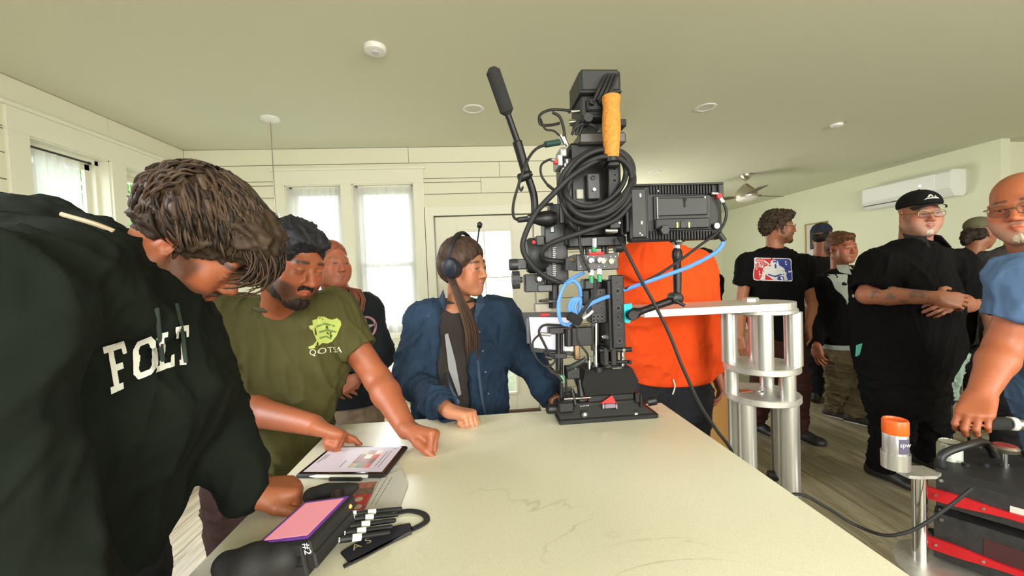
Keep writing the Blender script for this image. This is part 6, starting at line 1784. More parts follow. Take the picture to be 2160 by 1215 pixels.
# pan bar to the left
rod_('pan_bar_grip', A(1037, 142, 1.16), A(1072, 243, 1.20), .0215, foam, bev=.012)
rod_('pan_bar', A(1070, 238, 1.198), A(1094, 306, 1.225), .010, black_m)
rod_('pan_bar_sleeve', A(1090, 297, 1.222), A(1110, 366, 1.25), .0150, black_m, bev=.003)
M().tube([A(1109, 362, 1.25), A(1120, 392, 1.262), A(1127, 420, 1.27), A(1128, 458, 1.275)], .0125, 12).build('pan_bar_elbow', black_m, rig, smooth=True)
M().lathe(A(1106, 372, 1.24), nrm(V(.9, 0, .35)), [(-.022, .008), (-.018, .014), (.014, .014), (.02, .008), (.026, .008)], 14).build('pan_bar_clamp', black_m, rig, smooth=True)
M().tube([A(1098, 372, 1.235), A(1094, 388, 1.232), A(1099, 402, 1.23), A(1103, 394, 1.235)], .0035, 6).build('tether_loop', rubber, rig, smooth=True)
M().lathe(A(1128, 462, 1.28), V(1, 0, 0), [(-.025, .012), (-.02, .016), (.0, .016), (.02, .024), (.05, .028), (.07, .02)], 20).build('rosette', black_m, rig, smooth=True)
# tilt head side frame on the left
B('side_frame', 1150, 470, 1198, 600, 1.32, .08, black_m, bev=.004)
B('side_frame', 1160, 430, 1182, 475, 1.32, .05, black_m)
B('square_port', 1160, 475, 1170, 491, 1.315, .01, mat('dark_green_glass', (.02, .06, .05), .15))
B('motor_cube', 1131, 497, 1149, 518, 1.30, .05, mat('charcoal_box', (.022, .024, .025), .5))
M().lathe(A(1110, 540, 1.36), V(1, 0, 0), [(0, .055), (.012, .062), (.045, .062), (.05, .058), (.07, .058)], 30).build('tilt_drum', mat('charcoal_box', (.022, .024, .025), .5), rig, smooth=True)
disc('red_dot', 1126, 511, 1.297, .006, .003, redt)
disc('drum_boss', 1092, 558, 1.35, .020, .03, grey_m, axis=(-1, 0, 0)); B('drum_stub', 1090, 546, 1112, 568, 1.34, .04, grey_m)
q = M().lathe(A(1102, 590, 1.33), V(-1, 0, 0), [(0, .010), (.008, .010), (.010, .030), (.034, .030), (.036, .026)], 12); q.build('knurled_knob', grey_m, rig)
B('tilt_block', 1108, 578, 1150, 616, 1.31, .06, mat('charcoal_box', (.022, .024, .025), .5))
B('tilt_block', 1134, 600, 1166, 616, 1.305, .06, grey_m)
disc('pivot_bolt_washer', 1138, 588, 1.31, .015, .010, blackp); disc('pivot_bolt', 1137, 588, 1.30, .0085, .012, silver, n=6)
B('scale_strip', 1165, 520, 1174, 585, 1.315, .006, mat('engraved_scale', (.10, .10, .10), .5))
for k in range(15): B('scale_tick', 1166, 522 + 4.2 * k, 1172 if k % 3 else 1174, 522.9 + 4.2 * k, 1.3145, .002, whitel, bev=0)
disc('sprocket', 1160, 636, 1.36, .040, .008, grey_m, axis=(0, 0, 1)); rod_('sprocket_post', A(1168, 600, 1.36), A(1168, 650, 1.36), .018, black_m)
B('foam_pad', 1130, 641, 1166, 659, 1.36, .06, mat('pale_foam', (.42, .38, .32), .9))
# small preview monitor low on the left
p0, p1, p2, p3 = A(1101, 660, 1.36), A(1216, 659, 1.33), A(1216, 752, 1.33), A(1122, 742, 1.36)
mo = M().prism([p0, p1, p2, p3], (0, .02, 0)).build('preview_monitor', blackp, rig)
s0, s1, s2, s3 = A(1116, 669, 1.354), A(1204, 670, 1.328), A(1212, 742, 1.326), A(1122, 733, 1.354)
M().prism([s0, s1, s2, s3], (0, .002, 0)).build('preview_screen', mat('lilac_screen', (.35, .33, .37), .3, emit=(.50, .47, .52), estr=.5), mo)
B('preview_menu_bar', 1110, 670, 1117, 725, 1.354, .003, mat('screen_dark', (.03, .04, .05), .3), mo)
B('red_tape_mark', 1140, 661, 1168, 667, 1.345, .006, redt, mo)
# rods and levers in front of it
for (x, y0, y1, r) in ((1184, 700, 860, .006), (1194, 770, 835, .004), (1178, 690, 780, .010)): rod_('vertical_rod', A(x, y0, 1.31), A(x, y1, 1.31), r, black_m)
q = M().tube([A(1198, 778, 1.28), A(1210, 772, 1.27), A(1228, 762, 1.265), A(1236, 756, 1.262)], [.010, .010, .009, .006], 10); q.build('lever_handle', mat('dark_green_black', (.016, .022, .018), .5), rig, smooth=True)
B('lever_block', 1196, 776, 1224, 800, 1.28, .05, black_m); B('lever_slot', 1206, 788, 1222, 791, 1.2785, .004, grey_m)
M().prism([A(1208, 775, 1.264), A(1217, 771, 1.264), A(1215, 778, 1.264)], (0, .002, 0)).build('white_arrow_mark', whitel, rig)
rod_('lever_stem', A(1222, 800, 1.30), A(1226, 836, 1.29), .011, black_m)
B('rod_bracket', 1158, 690, 1200, 705, 1.30, .04, black_m); B('rod_bracket', 1150, 745, 1196, 758, 1.30, .04, black_m); B('rod_bracket', 1160, 784, 1184, 790, 1.31, .03, black_m)
rod_('small_plug', A(1140, 704, 1.29), A(1162, 706, 1.29), .006, mat('grey_plug', (.3, .3, .3), .4, .5)); rod_('small_plug', A(1150, 752, 1.28), A(1164, 756, 1.28), .008, blackp)
rod_('green_plug', A(1182, 792, 1.28), A(1188, 806, 1.28), .007, mat('clear_green_plug', (.12, .35, .22), .3))
# cables low left
cable('thin_cable', [(1212, 686, 1.27), (1180, 686, 1.27), (1148, 686, 1.27), (1137, 700, 1.27), (1148, 725, 1.27), (1160, 750, 1.275)], .0042)
cable('thin_cable', [(1140, 704, 1.285), (1124, 722, 1.27), (1130, 752, 1.26), (1150, 772, 1.27), (1168, 766, 1.275), (1172, 750, 1.28)], .0035)
cable('thin_cable', [(1152, 770, 1.28), (1162, 782, 1.27), (1176, 792, 1.27), (1186, 804, 1.275)], .005)
cable('thin_cable', [(1216, 690, 1.25), (1220, 720, 1.24), (1238, 745, 1.24), (1242, 760, 1.245)], .0035)
# blue cable bundle
for k in range(2): cable('blue_cable_loop', [(1232, 575, 1.25), (1200, 592, 1.24), (1184, 615, 1.232 + .006 * k), (1177 + 2 * k, 650, 1.23), (1184, 680, 1.232), (1200, 684, 1.236), (1212, 668, 1.235)], .0055, bluec)
cable('blue_cable_loop', [(1196, 598, 1.235), (1210, 592, 1.23), (1222, 606, 1.23), (1225, 625, 1.235)], .006, bluec)
for k in range(3): cable('blue_cable_coil', [(1204 + 6 * k, 662, 1.222), (1200 + 6 * k, 648, 1.218), (1206 + 6 * k, 633, 1.216), (1218 + 3 * k, 630, 1.218), (1224, 645, 1.222), (1224 - 2 * k, 668, 1.226)], .0055, bluec)
cable('blue_cable', [(1222, 668, 1.225), (1240, 645, 1.222), (1262, 633, 1.225), (1284, 625, 1.234)], .0065, bluec)
M().box(A(1212, 672, 1.215), (.050, .02, .030), rotz(0) @ np.array([[.87, 0, .5], [0, 1, 0], [-.5, 0, .87]]), .006).build('velcro_tie', felt, rig)
cable('white_lead', [(1230, 672, 1.21), (1242, 664, 1.208), (1250, 656, 1.212)], .004, whitel)
cable('thin_cable', [(1222, 665, 1.212), (1240, 640, 1.205), (1256, 618, 1.2), (1262, 598, 1.203)], .0042)
cable('thin_cable', [(1224, 666, 1.215), (1246, 632, 1.205), (1255, 605, 1.2), (1250, 585, 1.205), (1232, 548, 1.21), (1224, 520, 1.22), (1218, 470, 1.23), (1200, 440, 1.225), (1178, 410, 1.22), (1155, 390, 1.23)], .0050)
cable('thin_cable', [(1155, 390, 1.23), (1142, 370, 1.235), (1142, 348, 1.24), (1158, 337, 1.25), (1168, 337, 1.255)], .0038)
# the thick coiled cable on the side of the camera
C0 = (1258, 392)
for k, (rx, ry, dx, dy, Yc) in enumerate(((80, 62, 0, -12, 1.225), (74, 66, 2, -6, 1.212), (70, 60, 6, 2, 1.205), (66, 54, -2, -14, 1.218), (78, 70, 3, 6, 1.232))):
    pts = []
    for a in np.linspace(0, 2 * math.pi, 14, endpoint=False):
        u = rx * math.cos(a); w = ry * math.sin(a)
        pts.append(A(C0[0] + dx + u * .97 + w * .10, C0[1] + dy - w * 1.05 - u * .16, Yc + .012 * math.sin(a * 2 + k) - (.02 if math.sin(a) < -.3 else 0)))
    M().tube(pts, .0085, 10, closed=True, sub=5).build('thick_cable_turn', rubber, rig, smooth=True)
cable('thick_cable', [(1282, 330, 1.215), (1250, 343, 1.200), (1205, 372, 1.195), (1168, 408, 1.20), (1130, 450, 1.215), (1106, 500, 1.225), (1104, 530, 1.23), (1122, 560, 1.24), (1150, 583, 1.26), (1182, 597, 1.27)], .0088, n=10)
cable('thick_cable', [(1330, 430, 1.215), (1300, 462, 1.205), (1262, 478, 1.20), (1222, 492, 1.205), (1180, 506, 1.22), (1152, 520, 1.235), (1142, 538, 1.25), (1152, 548, 1.27), (1188, 552, 1.285)], .0088, n=10)
cable('thick_cable', [(1194, 420, 1.22), (1196, 450, 1.215), (1206, 475, 1.22), (1222, 488, 1.24)], .0080, n=10)
# thin leads at the top left
cable('thin_cable', [(1216, 236, 1.27), (1190, 232, 1.265), (1160, 232, 1.255), (1139, 243, 1.25), (1140, 262, 1.25), (1160, 264, 1.26), (1180, 260, 1.27)], .0045)
cable('thin_cable', [(1140, 250, 1.255), (1150, 272, 1.25), (1168, 276, 1.255), (1180, 286, 1.262)], .0032)
cable('thin_cable', [(1165, 237, 1.26), (1180, 246, 1.262), (1188, 266, 1.264), (1192, 290, 1.268)], .0048)
cable('thin_cable', [(1152, 305, 1.24), (1130, 315, 1.235), (1112, 340, 1.225), (1094, 390, 1.22), (1083, 430, 1.22), (1084, 458, 1.23), (1098, 465, 1.24)], .0045)
cable('thin_cable', [(1108, 466, 1.24), (1120, 455, 1.25), (1140, 436, 1.26), (1166, 430, 1.27)], .0045)
rod_('lead_plug', A(1092, 464, 1.235), A(1112, 462, 1.24), .009, blackp); rod_('plug_collar', A(1112, 462, 1.24), A(1118, 460, 1.243), .008, silver)
rod_('dark_green_plug', A(1150, 305, 1.24), A(1180, 300, 1.262), .010, mat('dark_green_rubber', (.01, .05, .04), .5), n=12)
for (x0, y0, x1, y1) in ((1204, 236, 1230, 234), (1200, 258, 1214, 257), (1182, 284, 1192, 304), (1188, 288, 1197, 308)): rod_('silver_plug', A(x0, y0, 1.268), A(x1, y1, 1.272), .0065, silver)
B('brass_port', 1202, 250, 1214, 262, 1.272, .02, mat('aged_brass', (.30, .22, .10), .4, .9)); B('red_band', 1169, 335, 1178, 345, 1.25, .012, redt, bev=.001)
rod_('grey_plug', A(1162, 337, 1.25), A(1170, 338, 1.255), .006, mat('grey_plug', (.3, .3, .3), .4, .5))
for k in range(3): cable('thin_cable', [(1206 + 8 * k, 285, 1.265), (1214 + 8 * k, 270 - 3 * k, 1.258), (1232 + 6 * k, 262, 1.255), (1262, 266 + 4 * k, 1.26)], .0050)
disc('top_lens_cap', 1236, 255, 1.262, .016, .03, blackp)
B('strut', 1196, 440, 1206, 470, 1.27, .03, grey_m); B('tan_block', 1216, 398, 1232, 420, 1.30, .01, mat('warm_beige_metal', (.35, .34, .28), .5, .3))
rod_('port_under', A(1254, 503, 1.28), A(1254, 522, 1.28), .010, silver); rod_('green_plug', A(1253, 520, 1.28), A(1252, 532, 1.28), .008, greenp)
for x in (1228, 1238, 1272, 1280): rod_('strut_rod', A(x, 500, 1.31), A(x, 540, 1.31), .006, black_m)
disc('rear_knob', 1296, 522, 1.31, .018, .03, blackp, axis=(1, 0, 0))
# --- big field monitor seen from its back
fm = B('field_monitor', 1330, 388, 1524, 507, 1.215, .045, mat('matte_black_shell', (.014, .014, .015), .55), bev=.006)
fp = lambda name, x0, y0, x1, y1, Y, d, m=blackp, bev=.002: B(name, x0, y0, x1, y1, Y, d, m, fm, bev)
fp('left_panel', 1331, 396, 1366, 503, 1.205, .012, blackp, .008); fp('panel_rim', 1329, 394, 1368, 505, 1.209, .010, grey_m, .008)
for x in np.arange(1372, 1505, 6.2): fp('cooling_rib', x, 390, x + 3.2, 409, 1.207, .012, black_m, .001); fp('cooling_rib', x, 487, x + 3.2, 505, 1.207, .012, black_m, .001)
fp('battery_recess_frame', 1380, 412, 1500, 486, 1.208, .010, black_m, .002); fp('battery_plate', 1386, 416, 1494, 455, 1.204, .008, mat('charcoal_box', (.022, .024, .025), .5), .004)
fp('battery_shelf', 1384, 460, 1498, 482, 1.196, .018, black_m, .003)
for x in (1429, 1454): fp('gold_contact', x - 1.6, 469, x + 1.6, 480, 1.194, .004, gold, 0)
fp('contact_block', 1436, 466, 1447, 481, 1.193, .006, blackp, .001)
M().lathe(A(1444, 421, 1.204), (0, -1, 0), [(0, .006), (.0015, .006)], 14).build('keyhole_shade', mat('hole_shade_black', (.002, .002, .002), .8), fm); fp('keyhole_slot_shade', 1442, 421, 1446, 437, 1.203, .002, mat('hole_shade_black', (.002, .002, .002), .8), 0)  # black disc and strip paint the dark inside of the slot
fp('white_edge_line', 1386.5, 416, 1388, 480, 1.2035, .002, mat('grey_line', (.4, .4, .4), .5), 0)
for x, y in ((1394, 466), (1350, 492), (1354, 496), (1487, 416), (1388, 403)): M().lathe(A(x, y, 1.2035), (0, -1, 0), [(0, .0028), (.0012, .0026)], 10).build('screw', silver, fm)
disc('star_knob', 1399, 486, 1.195, .016, .014, blackp, fm, n=6)
fp('top_ledge', 1334, 386, 1527, 391, 1.205, .06, black_m, .002); fp('right_wing', 1516, 388, 1527, 418, 1.205, .05, black_m, .002)
fp('side_marking', 1349, 408, 1353, 416, 1.2035, .001, mat('grey_line', (.4, .4, .4), .5), 0)
fp('side_marking', 1352, 466, 1356, 473, 1.2035, .001, mat('grey_line', (.4, .4, .4), .5), 0)
fp('hinge_boss', 1320, 440, 1332, 490, 1.22, .03, black_m, .003)
rod_('silver_plug', A(1500, 408, 1.205), A(1514, 409, 1.205), .006, silver); B('red_band', 1514, 408, 1523, 418, 1.2, .012, redt, bev=.001); rod_('plug_tail', A(1520, 418, 1.2), A(1526, 427, 1.2), .005, whitel)
cable('thin_cable', [(1524, 424, 1.2), (1532, 446, 1.2), (1528, 470, 1.2), (1512, 492, 1.198), (1480, 515, 1.196), (1440, 545, 1.195), (1400, 572, 1.2), (1360, 594, 1.21), (1318, 610, 1.235)], .0045)
disc('silver_socket', 1508, 477, 1.208, .010, .012, silver)
rod_('blue_boot', A(1516, 492, 1.2), A(1528, 508, 1.2), .009, blackp)
cable('blue_cable', [(1527, 506, 1.2), (1520, 522, 1.2), (1498, 540, 1.198), (1450, 564, 1.196), (1400, 582, 1.2), (1355, 598, 1.21), (1316, 612, 1.24)], .0065, bluec)
# friction arm carrying the monitor
M().lathe(A(1428, 507, 1.235), (0, 0, -1), [(0, .022), (.006, .024), (.010, .016), (.016, .010), (.03, .010)], 18).build('arm_foot', silver, rig, smooth=True)
M().lathe(A(1428, 522, 1.235), V(-.02, 0, -1), [(0, .008), (.012, .016), (.03, .017), (.05, .012), (.10, .0135), (.155, .012)], 18).build('friction_arm', black_m, rig, smooth=True)
M().lathe(A(1427, 629, 1.215), (0, -1, 0), [(-.03, .018), (.0, .0195), (.012, .018), (.016, .012)], 20).build('arm_elbow', black_m, rig, smooth=True)
e0, e1 = A(1422, 632, 1.225), A(1330, 664, 1.235); L = np.linalg.norm(e1 - e0)
M().lathe(e0, e1 - e0, [(0, .013), (L * .3, .012), (L * .72, .011), (L * .80, .013), (L * .88, .019), (L * .97, .019), (L, .012)], 18).build('friction_arm', black_m, rig, smooth=True)
rod_('arm_lever', A(1424, 634, 1.20), A(1444, 645, 1.195), .0055, black_m)
M().prism([A(1316, 642, 1.232), A(1333, 640, 1.232), A(1334, 664, 1.232), A(1328, 682, 1.232), A(1318, 680, 1.232)], (0, .02, 0)).build('cyan_clamp', mat('cyan_anodised', (.01, .42, .52), .35, .3), rig)
disc('clamp_ball', 1331, 664, 1.222, .017, .02, black_m)
# long black cable running over the island edge
cable('black_cable', [(1304, 500, 1.25), (1320, 528, 1.22), (1352, 590, 1.20), (1385, 650, 1.18), (1412, 705, 1.17), (1440, 775, 1.16), (1475, 850, 1.16), (1510, 905, 1.17), (1540, 945, 1.19), (1556, 985, 1.25), (1600, 1060, 1.28), (1680, 1042, 1.25), (1740, 1068, 1.22), (1800, 1105, 1.19), (1860, 1128, 1.13), (1905, 1125, 1.10), (1950, 1105, 1.085), (2010, 1062, 1.07), (2050, 1030, 1.06)], .0052)
# ------------------------------------------------------------------ aluminium riser with offset arm
alu = mat('machined_aluminium', (.68, .68, .65), .34, .85, bump=.05, bscale=300)
alu2 = mat('scuffed_aluminium_plate', (.62, .61, .57), .45, .8, var=.12, vscale=30)
YS = 1.52; SX = A(1604, 760, YS)[0]
st = thing('riser_stand', (SX, YS, 0), 'aluminium riser of stacked round plates and tubes carrying a long arm', 'stand')
zt = A(1604, 636, YS)[2]; zB = A(1600, 765, YS)[2]; zC = A(1600, 826, YS)[2]
def plate(name, cx, z, r, t, m=alu2): return M().lathe((cx, YS, z - t), (0, 0, 1), [(0, r - .003), (.003, r), (t - .003, r), (t, r - .003)], 48).build(name, m, st, smooth=True)
# arm plate: long rounded bar running left towards the rig
xl = A(1332, 640, YS)[0]; w = .125
poly = [V(xl, YS - w, zt), V(SX, YS - w, zt)] + [V(SX + w * math.sin(a), YS - w * math.cos(a), zt) for a in np.linspace(.15, math.pi - .15, 18)] + [V(SX, YS + w, zt), V(xl, YS + w, zt)]
M().prism(poly, (0, 0, -.026)).build('arm_plate', alu2, st)
plate('flange', SX - .005, zt - .026, .135, .018)
M().lathe((SX - .015, YS + .03, zt), (0, 0, 1), [(0, .030), (.012, .030), (.016, .027)], 6).build('hex_nut', mat('pale_green_steel', (.52, .56, .46), .4, .6), st)
M().lathe((SX - .015, YS + .03, zt - .05), (0, 0, -1), [(-.01, .030), (.012, .028)], 6).build('hex_bolt', alu, st)
oran = mat('orange_paint_mark', (.62, .16, .06), .7)
for z, nm in ((zB, 'upper_disc'), (zC, 'lower_disc')):
    d = plate(nm, SX, z, .138, .026)
    M().lathe((SX - .012, YS - .012, z), (0, 0, 1), [(-.001, .022), (.004, .022), (.004, .012), (-.001, .012)], 24).build('bore_ring', alu, d, smooth=True)
    s_ = 1 if z == zB else -1
    M().box((SX + .035 * s_ + (.01 if s_ > 0 else -.02), YS + .02, z + .0008), (.05, .03, .0016)).build('orange_mark', oran, d)
    M().cyl((SX - .02, YS - .02, z - .05), (SX - .02, YS - .02, z - .02), .008).build('drain_pin', alu, d, smooth=True)
def tubes(name, z0, z1, angs, R, r):
    for a in angs:
        a = math.radians(a); p = V(SX + R * math.cos(a), YS + R * math.sin(a), z0); M().cyl(p, V(p[0], p[1], z1), r, n=24, bev=.001).build(name, alu, st, smooth=True)
tubes('upper_tube', zB - .002, zt - .04, (-120, -35, 60, 150), .112, .0335 * .95)
tubes('middle_tube', zC - .002, zB - .024, (-75, 42, 165), .112, .027)
tubes('lower_tube', .03, zC - .024, (-65, 15, 115, 205), .105, .033)
M().lathe((SX, YS, 0), (0, 0, 1), [(0, .20), (.02, .20), (.03, .17)], 40).build('base_disc', alu2, st, smooth=True)
kp = A(1648, 1008, YS + .02)
M().lathe(kp, nrm(V(1, -.4, -.2)), [(-.05, .018), (0, .022), (.02, .026), (.035, .02)], 16).build('locking_knob', mat('dark_grey_metal', (.055, .055, .058), .42, .5), st, smooth=True)

# ------------------------------------------------------------------ camera dolly, lower right
dl = thing('camera_dolly', (1.55, 1.0, 0), 'camera dolly with black battery boxes, red brackets and aluminium pole', 'dolly')
def hexa(name, f4, back, m, parent=dl):
    """box from its four front corners (TL, TR, BR, BL) and a depth vector"""
    return M().prism(f4, back).build(name, m, parent)
boxm = mat('black_scuffed_case', (.022, .021, .022), .55, var=.4, vscale=40); redb = mat('red_lacquer', (.55, .012, .018), .35)
# box faces run from far left to near right
P0 = V(1.455, 1.15, .71); d_ = nrm(V(.20, -.30, 0)); n_ = V(.83, .555, 0) * .30
def dpt(u, z): return V(P0[0], P0[1], 0) + d_ * u + V(0, 0, z)
Lb = .30
hexa('battery_box', [dpt(0, .708), dpt(Lb, .708), dpt(Lb, .615), dpt(0, .615)], n_, boxm)
hexa('battery_box', [dpt(-.005, .588), dpt(Lb, .588), dpt(Lb, .44), dpt(-.005, .44)], n_, boxm)
hexa('box_lid', [dpt(.0, .735), dpt(Lb + .01, .735), dpt(Lb + .01, .708), dpt(.0, .708)], n_ * 1.02, mat('black_rubber_lid', (.01, .01, .01), .6))
o_ = -nrm(n_) * .012
for zz, z2 in ((.650, .605), (.485, .435)):
    br = M()
    m_ = 12; up_ = []; lo_ = []
    for i in range(m_ + 1):
        u = -.02 + (Lb + .03) * i / m_; t = i / m_; wv = .013 + .006 * (abs(t - .5) * 2) ** 3 + .004 * math.sin(t * 9)
        up_.append(dpt(u, zz + wv - .04 * t * 0)); lo_.append(dpt(u, zz - wv))
    M().prism([p + o_ for p in up_ + lo_[::-1]], -o_ * .9).build('red_bracket', redb, dl)
    for u in (.0, .10, .26): M().lathe(dpt(u, zz) + o_, o_, [(0, .005), (.003, .004)], 12).build('bracket_screw', silver, dl)
hexa('white_sticker', [dpt(.150, .678) + o_ * .2, dpt(.195, .678) + o_ * .2, dpt(.195, .648) + o_ * .2, dpt(.150, .648) + o_ * .2], n_ * .004, mat('white_sticker', (.62, .62, .58), .6), dl)
for u, z in ((.012, .70), (.012, .60), (.27, .70), (.012, .57), (.27, .57), (.27, .46), (.2, .56)): M().lathe(dpt(u, z), o_, [(0, .006), (.004, .005)], 12).build('case_screw', silver, dl)
hexa('red_logo_print', [dpt(.10, .555) + o_ * .15, dpt(.25, .545) + o_ * .15, dpt(.25, .485) + o_ * .15, dpt(.10, .50) + o_ * .15], n_ * .003, mat('faded_red_print', (.05, .010, .011), .7), dl)
M().tube([dpt(.01, .735) + nrm(n_) * .03, dpt(.015, .775) + nrm(n_) * .04, dpt(.07, .80) + nrm(n_) * .12, dpt(.10, .79) + nrm(n_) * .20, dpt(.12, .735) + nrm(n_) * .24], .012, 10).build('carry_handle', blackp, dl, smooth=True)
for u, k in ((.06, .09), (.10, .13), (.14, .17), (.19, .22), (.22, .12)): M().lathe(dpt(u, .735) + nrm(n_) * k, (0, 0, 1), [(0, .010), (.008, .010), (.011, .006)], 12).build('lid_knob', silver if k > .15 else blackp, dl, smooth=True)
# wheel knob with red top
wp = A(2120, 946, 1.12); M().lathe(wp - V(0, 0, .012), (0, 0, 1), [(0, .020), (.004, .030), (.016, .032), (.022, .028)], 28).build('hand_wheel', mat('bronze_grey_metal', (.22, .20, .16), .35, .9), dl, smooth=True)
M().lathe(wp + V(0, 0, .009), (0, 0, 1), [(0, .026), (.003, .025)], 28).build('wheel_top', mat('dark_red_disc', (.25, .03, .03), .5), dl, smooth=True)
M().cyl(wp - V(0, 0, .012), wp - V(0, 0, .15), .006).build('wheel_stem', silver, dl, smooth=True)
# pole with cup holder arm
pp = A(1939, 1000, 1.16); M().cyl(V(pp[0], pp[1], .43), pp, .0195, n=24).build('pole', mat('polished_aluminium', (.72, .72, .70), .15, 1.0), dl, smooth=True)
a0, a1 = A(1890, 985, 1.16), A(1972, 1000, 1.16)
M().prism([V(pp[0] + x, pp[1] + y, pp[2]) for x, y in ((-.03, -.03), (-.06, -.02), (-.06, .02), (-.02, .03), (.02, .035), (.05, .03), (.055, -.02), (.02, -.035))], (0, 0, .010)).build('holder_arm', alu2, dl)
cp = A(1889, 986, 1.16)
M().lathe(cp, (0, 0, 1), [(0, .034), (.0, .036), (.052, .037), (.052, .034), (.006, .033)], 32, cap=False).build('cup_holder', alu, dl, smooth=True)
M().lathe(cp, (0, 0, 1), [(0, .034), (.006, .034)], 32).build('cup_holder_floor', alu, dl)
cp2 = A(2003, 1003, 1.20)
M().lathe(cp2, (0, 0, 1), [(0, .036), (.045, .037), (.045, .034), (.006, .033)], 32, cap=False).build('cup_holder', blackp, dl, smooth=True)
M().lathe(cp2, (0, 0, 1), [(0, .034), (.006, .034)], 32).build('cup_holder_floor', blackp, dl)
# chassis with the bow-shaped front deck
bz = .43
bow = [AZ(1882, 1150, bz), AZ(1900, 1138, bz), AZ(1935, 1136, bz), AZ(1965, 1148, bz), AZ(2010, 1172, bz), AZ(2160, 1255, bz), AZ(2160, 1330, bz), AZ(2000, 1270, bz), AZ(1915, 1212, bz), AZ(1890, 1185, bz)]
M().prism(bow, (0, 0, -.03)).build('deck_plate', alu2, dl)
M().box((1.62, .98, .30), (.36, .62, .22), rotz(-.55), .01).build('chassis', black_m, dl)
for sx, sy in ((-.13, -.24), (.17, -.24), (-.13, .24), (.17, .24)):
    c_ = V(1.62, .98, 0) + rotz(-.55) @ V(sx, sy, 0); ax_ = rotz(-.55) @ V(1, 0, 0)
    M().lathe(c_ + V(0, 0, .10) - ax_ * .03, ax_, [(0, .07), (.008, .10), (.052, .10), (.06, .07)], 28).build('wheel', mat('black_tyre', (.015, .015, .015), .8), dl, smooth=True)
    M().cyl(c_ + V(0, 0, .10), c_ + V(0, 0, .25), .02).build('wheel_fork', black_m, dl, smooth=True)
# push bar held by the bald man
b0, b1 = A(2050, 893, 1.215), A(2128, 893, 1.17); b2 = A(2260, 908, 1.12)
M().cyl(b0, b1, .0215, n=20, bev=.004).build('bar_grip', foam, dl, smooth=True)
M().cyl(b1, b1 + (b2 - b1) * .1, .0225, n=20).build('bar_collar', mat('white_collar', (.6, .6, .56), .5), dl, smooth=True)
M().cyl(b1, b2, .0185, n=20).build('push_bar', brush, dl, smooth=True)
M().tube([b2, b2 + V(.05, .0, -.05), V(b2[0] + .06, b2[1], .6), V(1.72, 1.02, .40)], .0185, 12).build('bar_upright', brush, dl, smooth=True)
# spray can and drink can stand in the holders
t = thing('spray_can', cp, 'silver spray can with orange cap standing in the dolly cup holder', 'spray can')
M().lathe(cp + V(0, 0, .006), (0, 0, 1), [(0, .031), (.003, .0325), (.105, .0325), (.112, .029), (.118, .027)], 32).build('can_body', mat('silver_tin', (.62, .62, .62), .3, .8), t, smooth=True)
M().lathe(cp + V(0, 0, .114), (0, 0, 1), [(0, .0325), (.004, .0335), (.040, .0335), (.046, .031), (.046, .028), (.040, .026)], 32).build('can_cap', mat('orange_cap', (.85, .12, .01), .4), t, smooth=True)
q = M(); n = 10; ang0 = math.atan2(-1.16, -cp[0]) + .15
P_ = []
for i in range(n + 1):
    a = ang0 + .10 + .95 * i / n
    for z in (.058, .105): P_.append(cp + V(.0331 * math.cos(a), .0331 * math.sin(a), z))
q.add(P_, [(2 * i, 2 * i + 2, 2 * i + 3, 2 * i + 1) for i in range(n)]); q.build('can_label', mat('dark_violet_label', (.10, .09, .16), .5), t)
am = ang0 + .58; o3 = V(math.cos(am), math.sin(am), 0)
lettering('spw', .021, cp + o3 * .0338 + V(0, 0, .088), np.cross((0, 0, 1), o3), (0, 0, 1), whitel, t)
t = thing('drink_can', cp2, 'pale green drink can with silver lid on the dolly', 'can')
M().lathe(cp2 + V(0, 0, .006), (0, 0, 1), [(0, .026), (.006, .0315), (.098, .0318), (.110, .0275), (.113, .0275)], 32).build('can_body', mat('pale_green_can', (.60, .66, .58), .3, .3), t, smooth=True)
M().lathe(cp2 + V(0, 0, .113), (0, 0, 1), [(0, .0275), (.006, .0285), (.007, .026), (.002, .024)], 32).build('can_lid', silver, t, smooth=True)
M().box(cp2 + V(0, -.006, .117), (.012, .02, .002)).build('pull_tab', silver, t)

# ------------------------------------------------------------------ kit between the big man and the dolly
t = thing('light_stand', (*A(2026, 790, 2.62)[:2], 0), 'dark light stand with a bagged black fixture behind the dolly', 'light stand')
lp = A(2026, 790, 2.62); b_ = V(lp[0], lp[1], 0)
M().cyl(b_ + V(0, 0, .12), b_ + V(0, 0, 1.05), .012).build('stand_pole', silver, t, smooth=True)
for k in range(3):
    a = k * 2.094 + .4; M().cyl(b_ + V(0, 0, .42), b_ + V(.18 * math.cos(a), .18 * math.sin(a), .01), .009).build('stand_leg', black_m, t, smooth=True)
s = S(); s.box(b_ + V(-.03, 0, .98), (.17, .10, .20), None, .03); s.ell(b_ + V(.02, 0, 1.12), (.10, .10, .08)); v, f = s.mesh(.009); v = crease(v, f, .008, 12)
obj('fixture_bag', v, f, mat('black_nylon', (.010, .010, .011), .5), t, smooth=True)
disc_ = A(2020, 680, 2.6); M().lathe(disc_, (0, -1, 0), [(0, .012), (.004, .01)], 12).build('chrome_latch', silver, t)
pl0 = A(2006, 760, 2.42)
t = thing('plastic_sheet', (pl0[0], pl0[1], 0), 'crumpled pale green plastic sheet hanging beside the big man', 'plastic sheet')
s = S(); s.path([A(1998, 690, 2.42), A(2005, 750, 2.42), A(2000, 830, 2.44)], [.03, .06, .04], .05); v, f = s.mesh(.007); v = crease(v, f, .016, 18); v = crease(v, f, .006, 50)
obj('crumpled_film', v, f, mat('pale_green_film', (.30, .40, .33), .25), t, smooth=True)
M().cyl(V(pl0[0], pl0[1], .02), A(2004, 800, 2.43), .01).build('hanging_post', black_m, t)
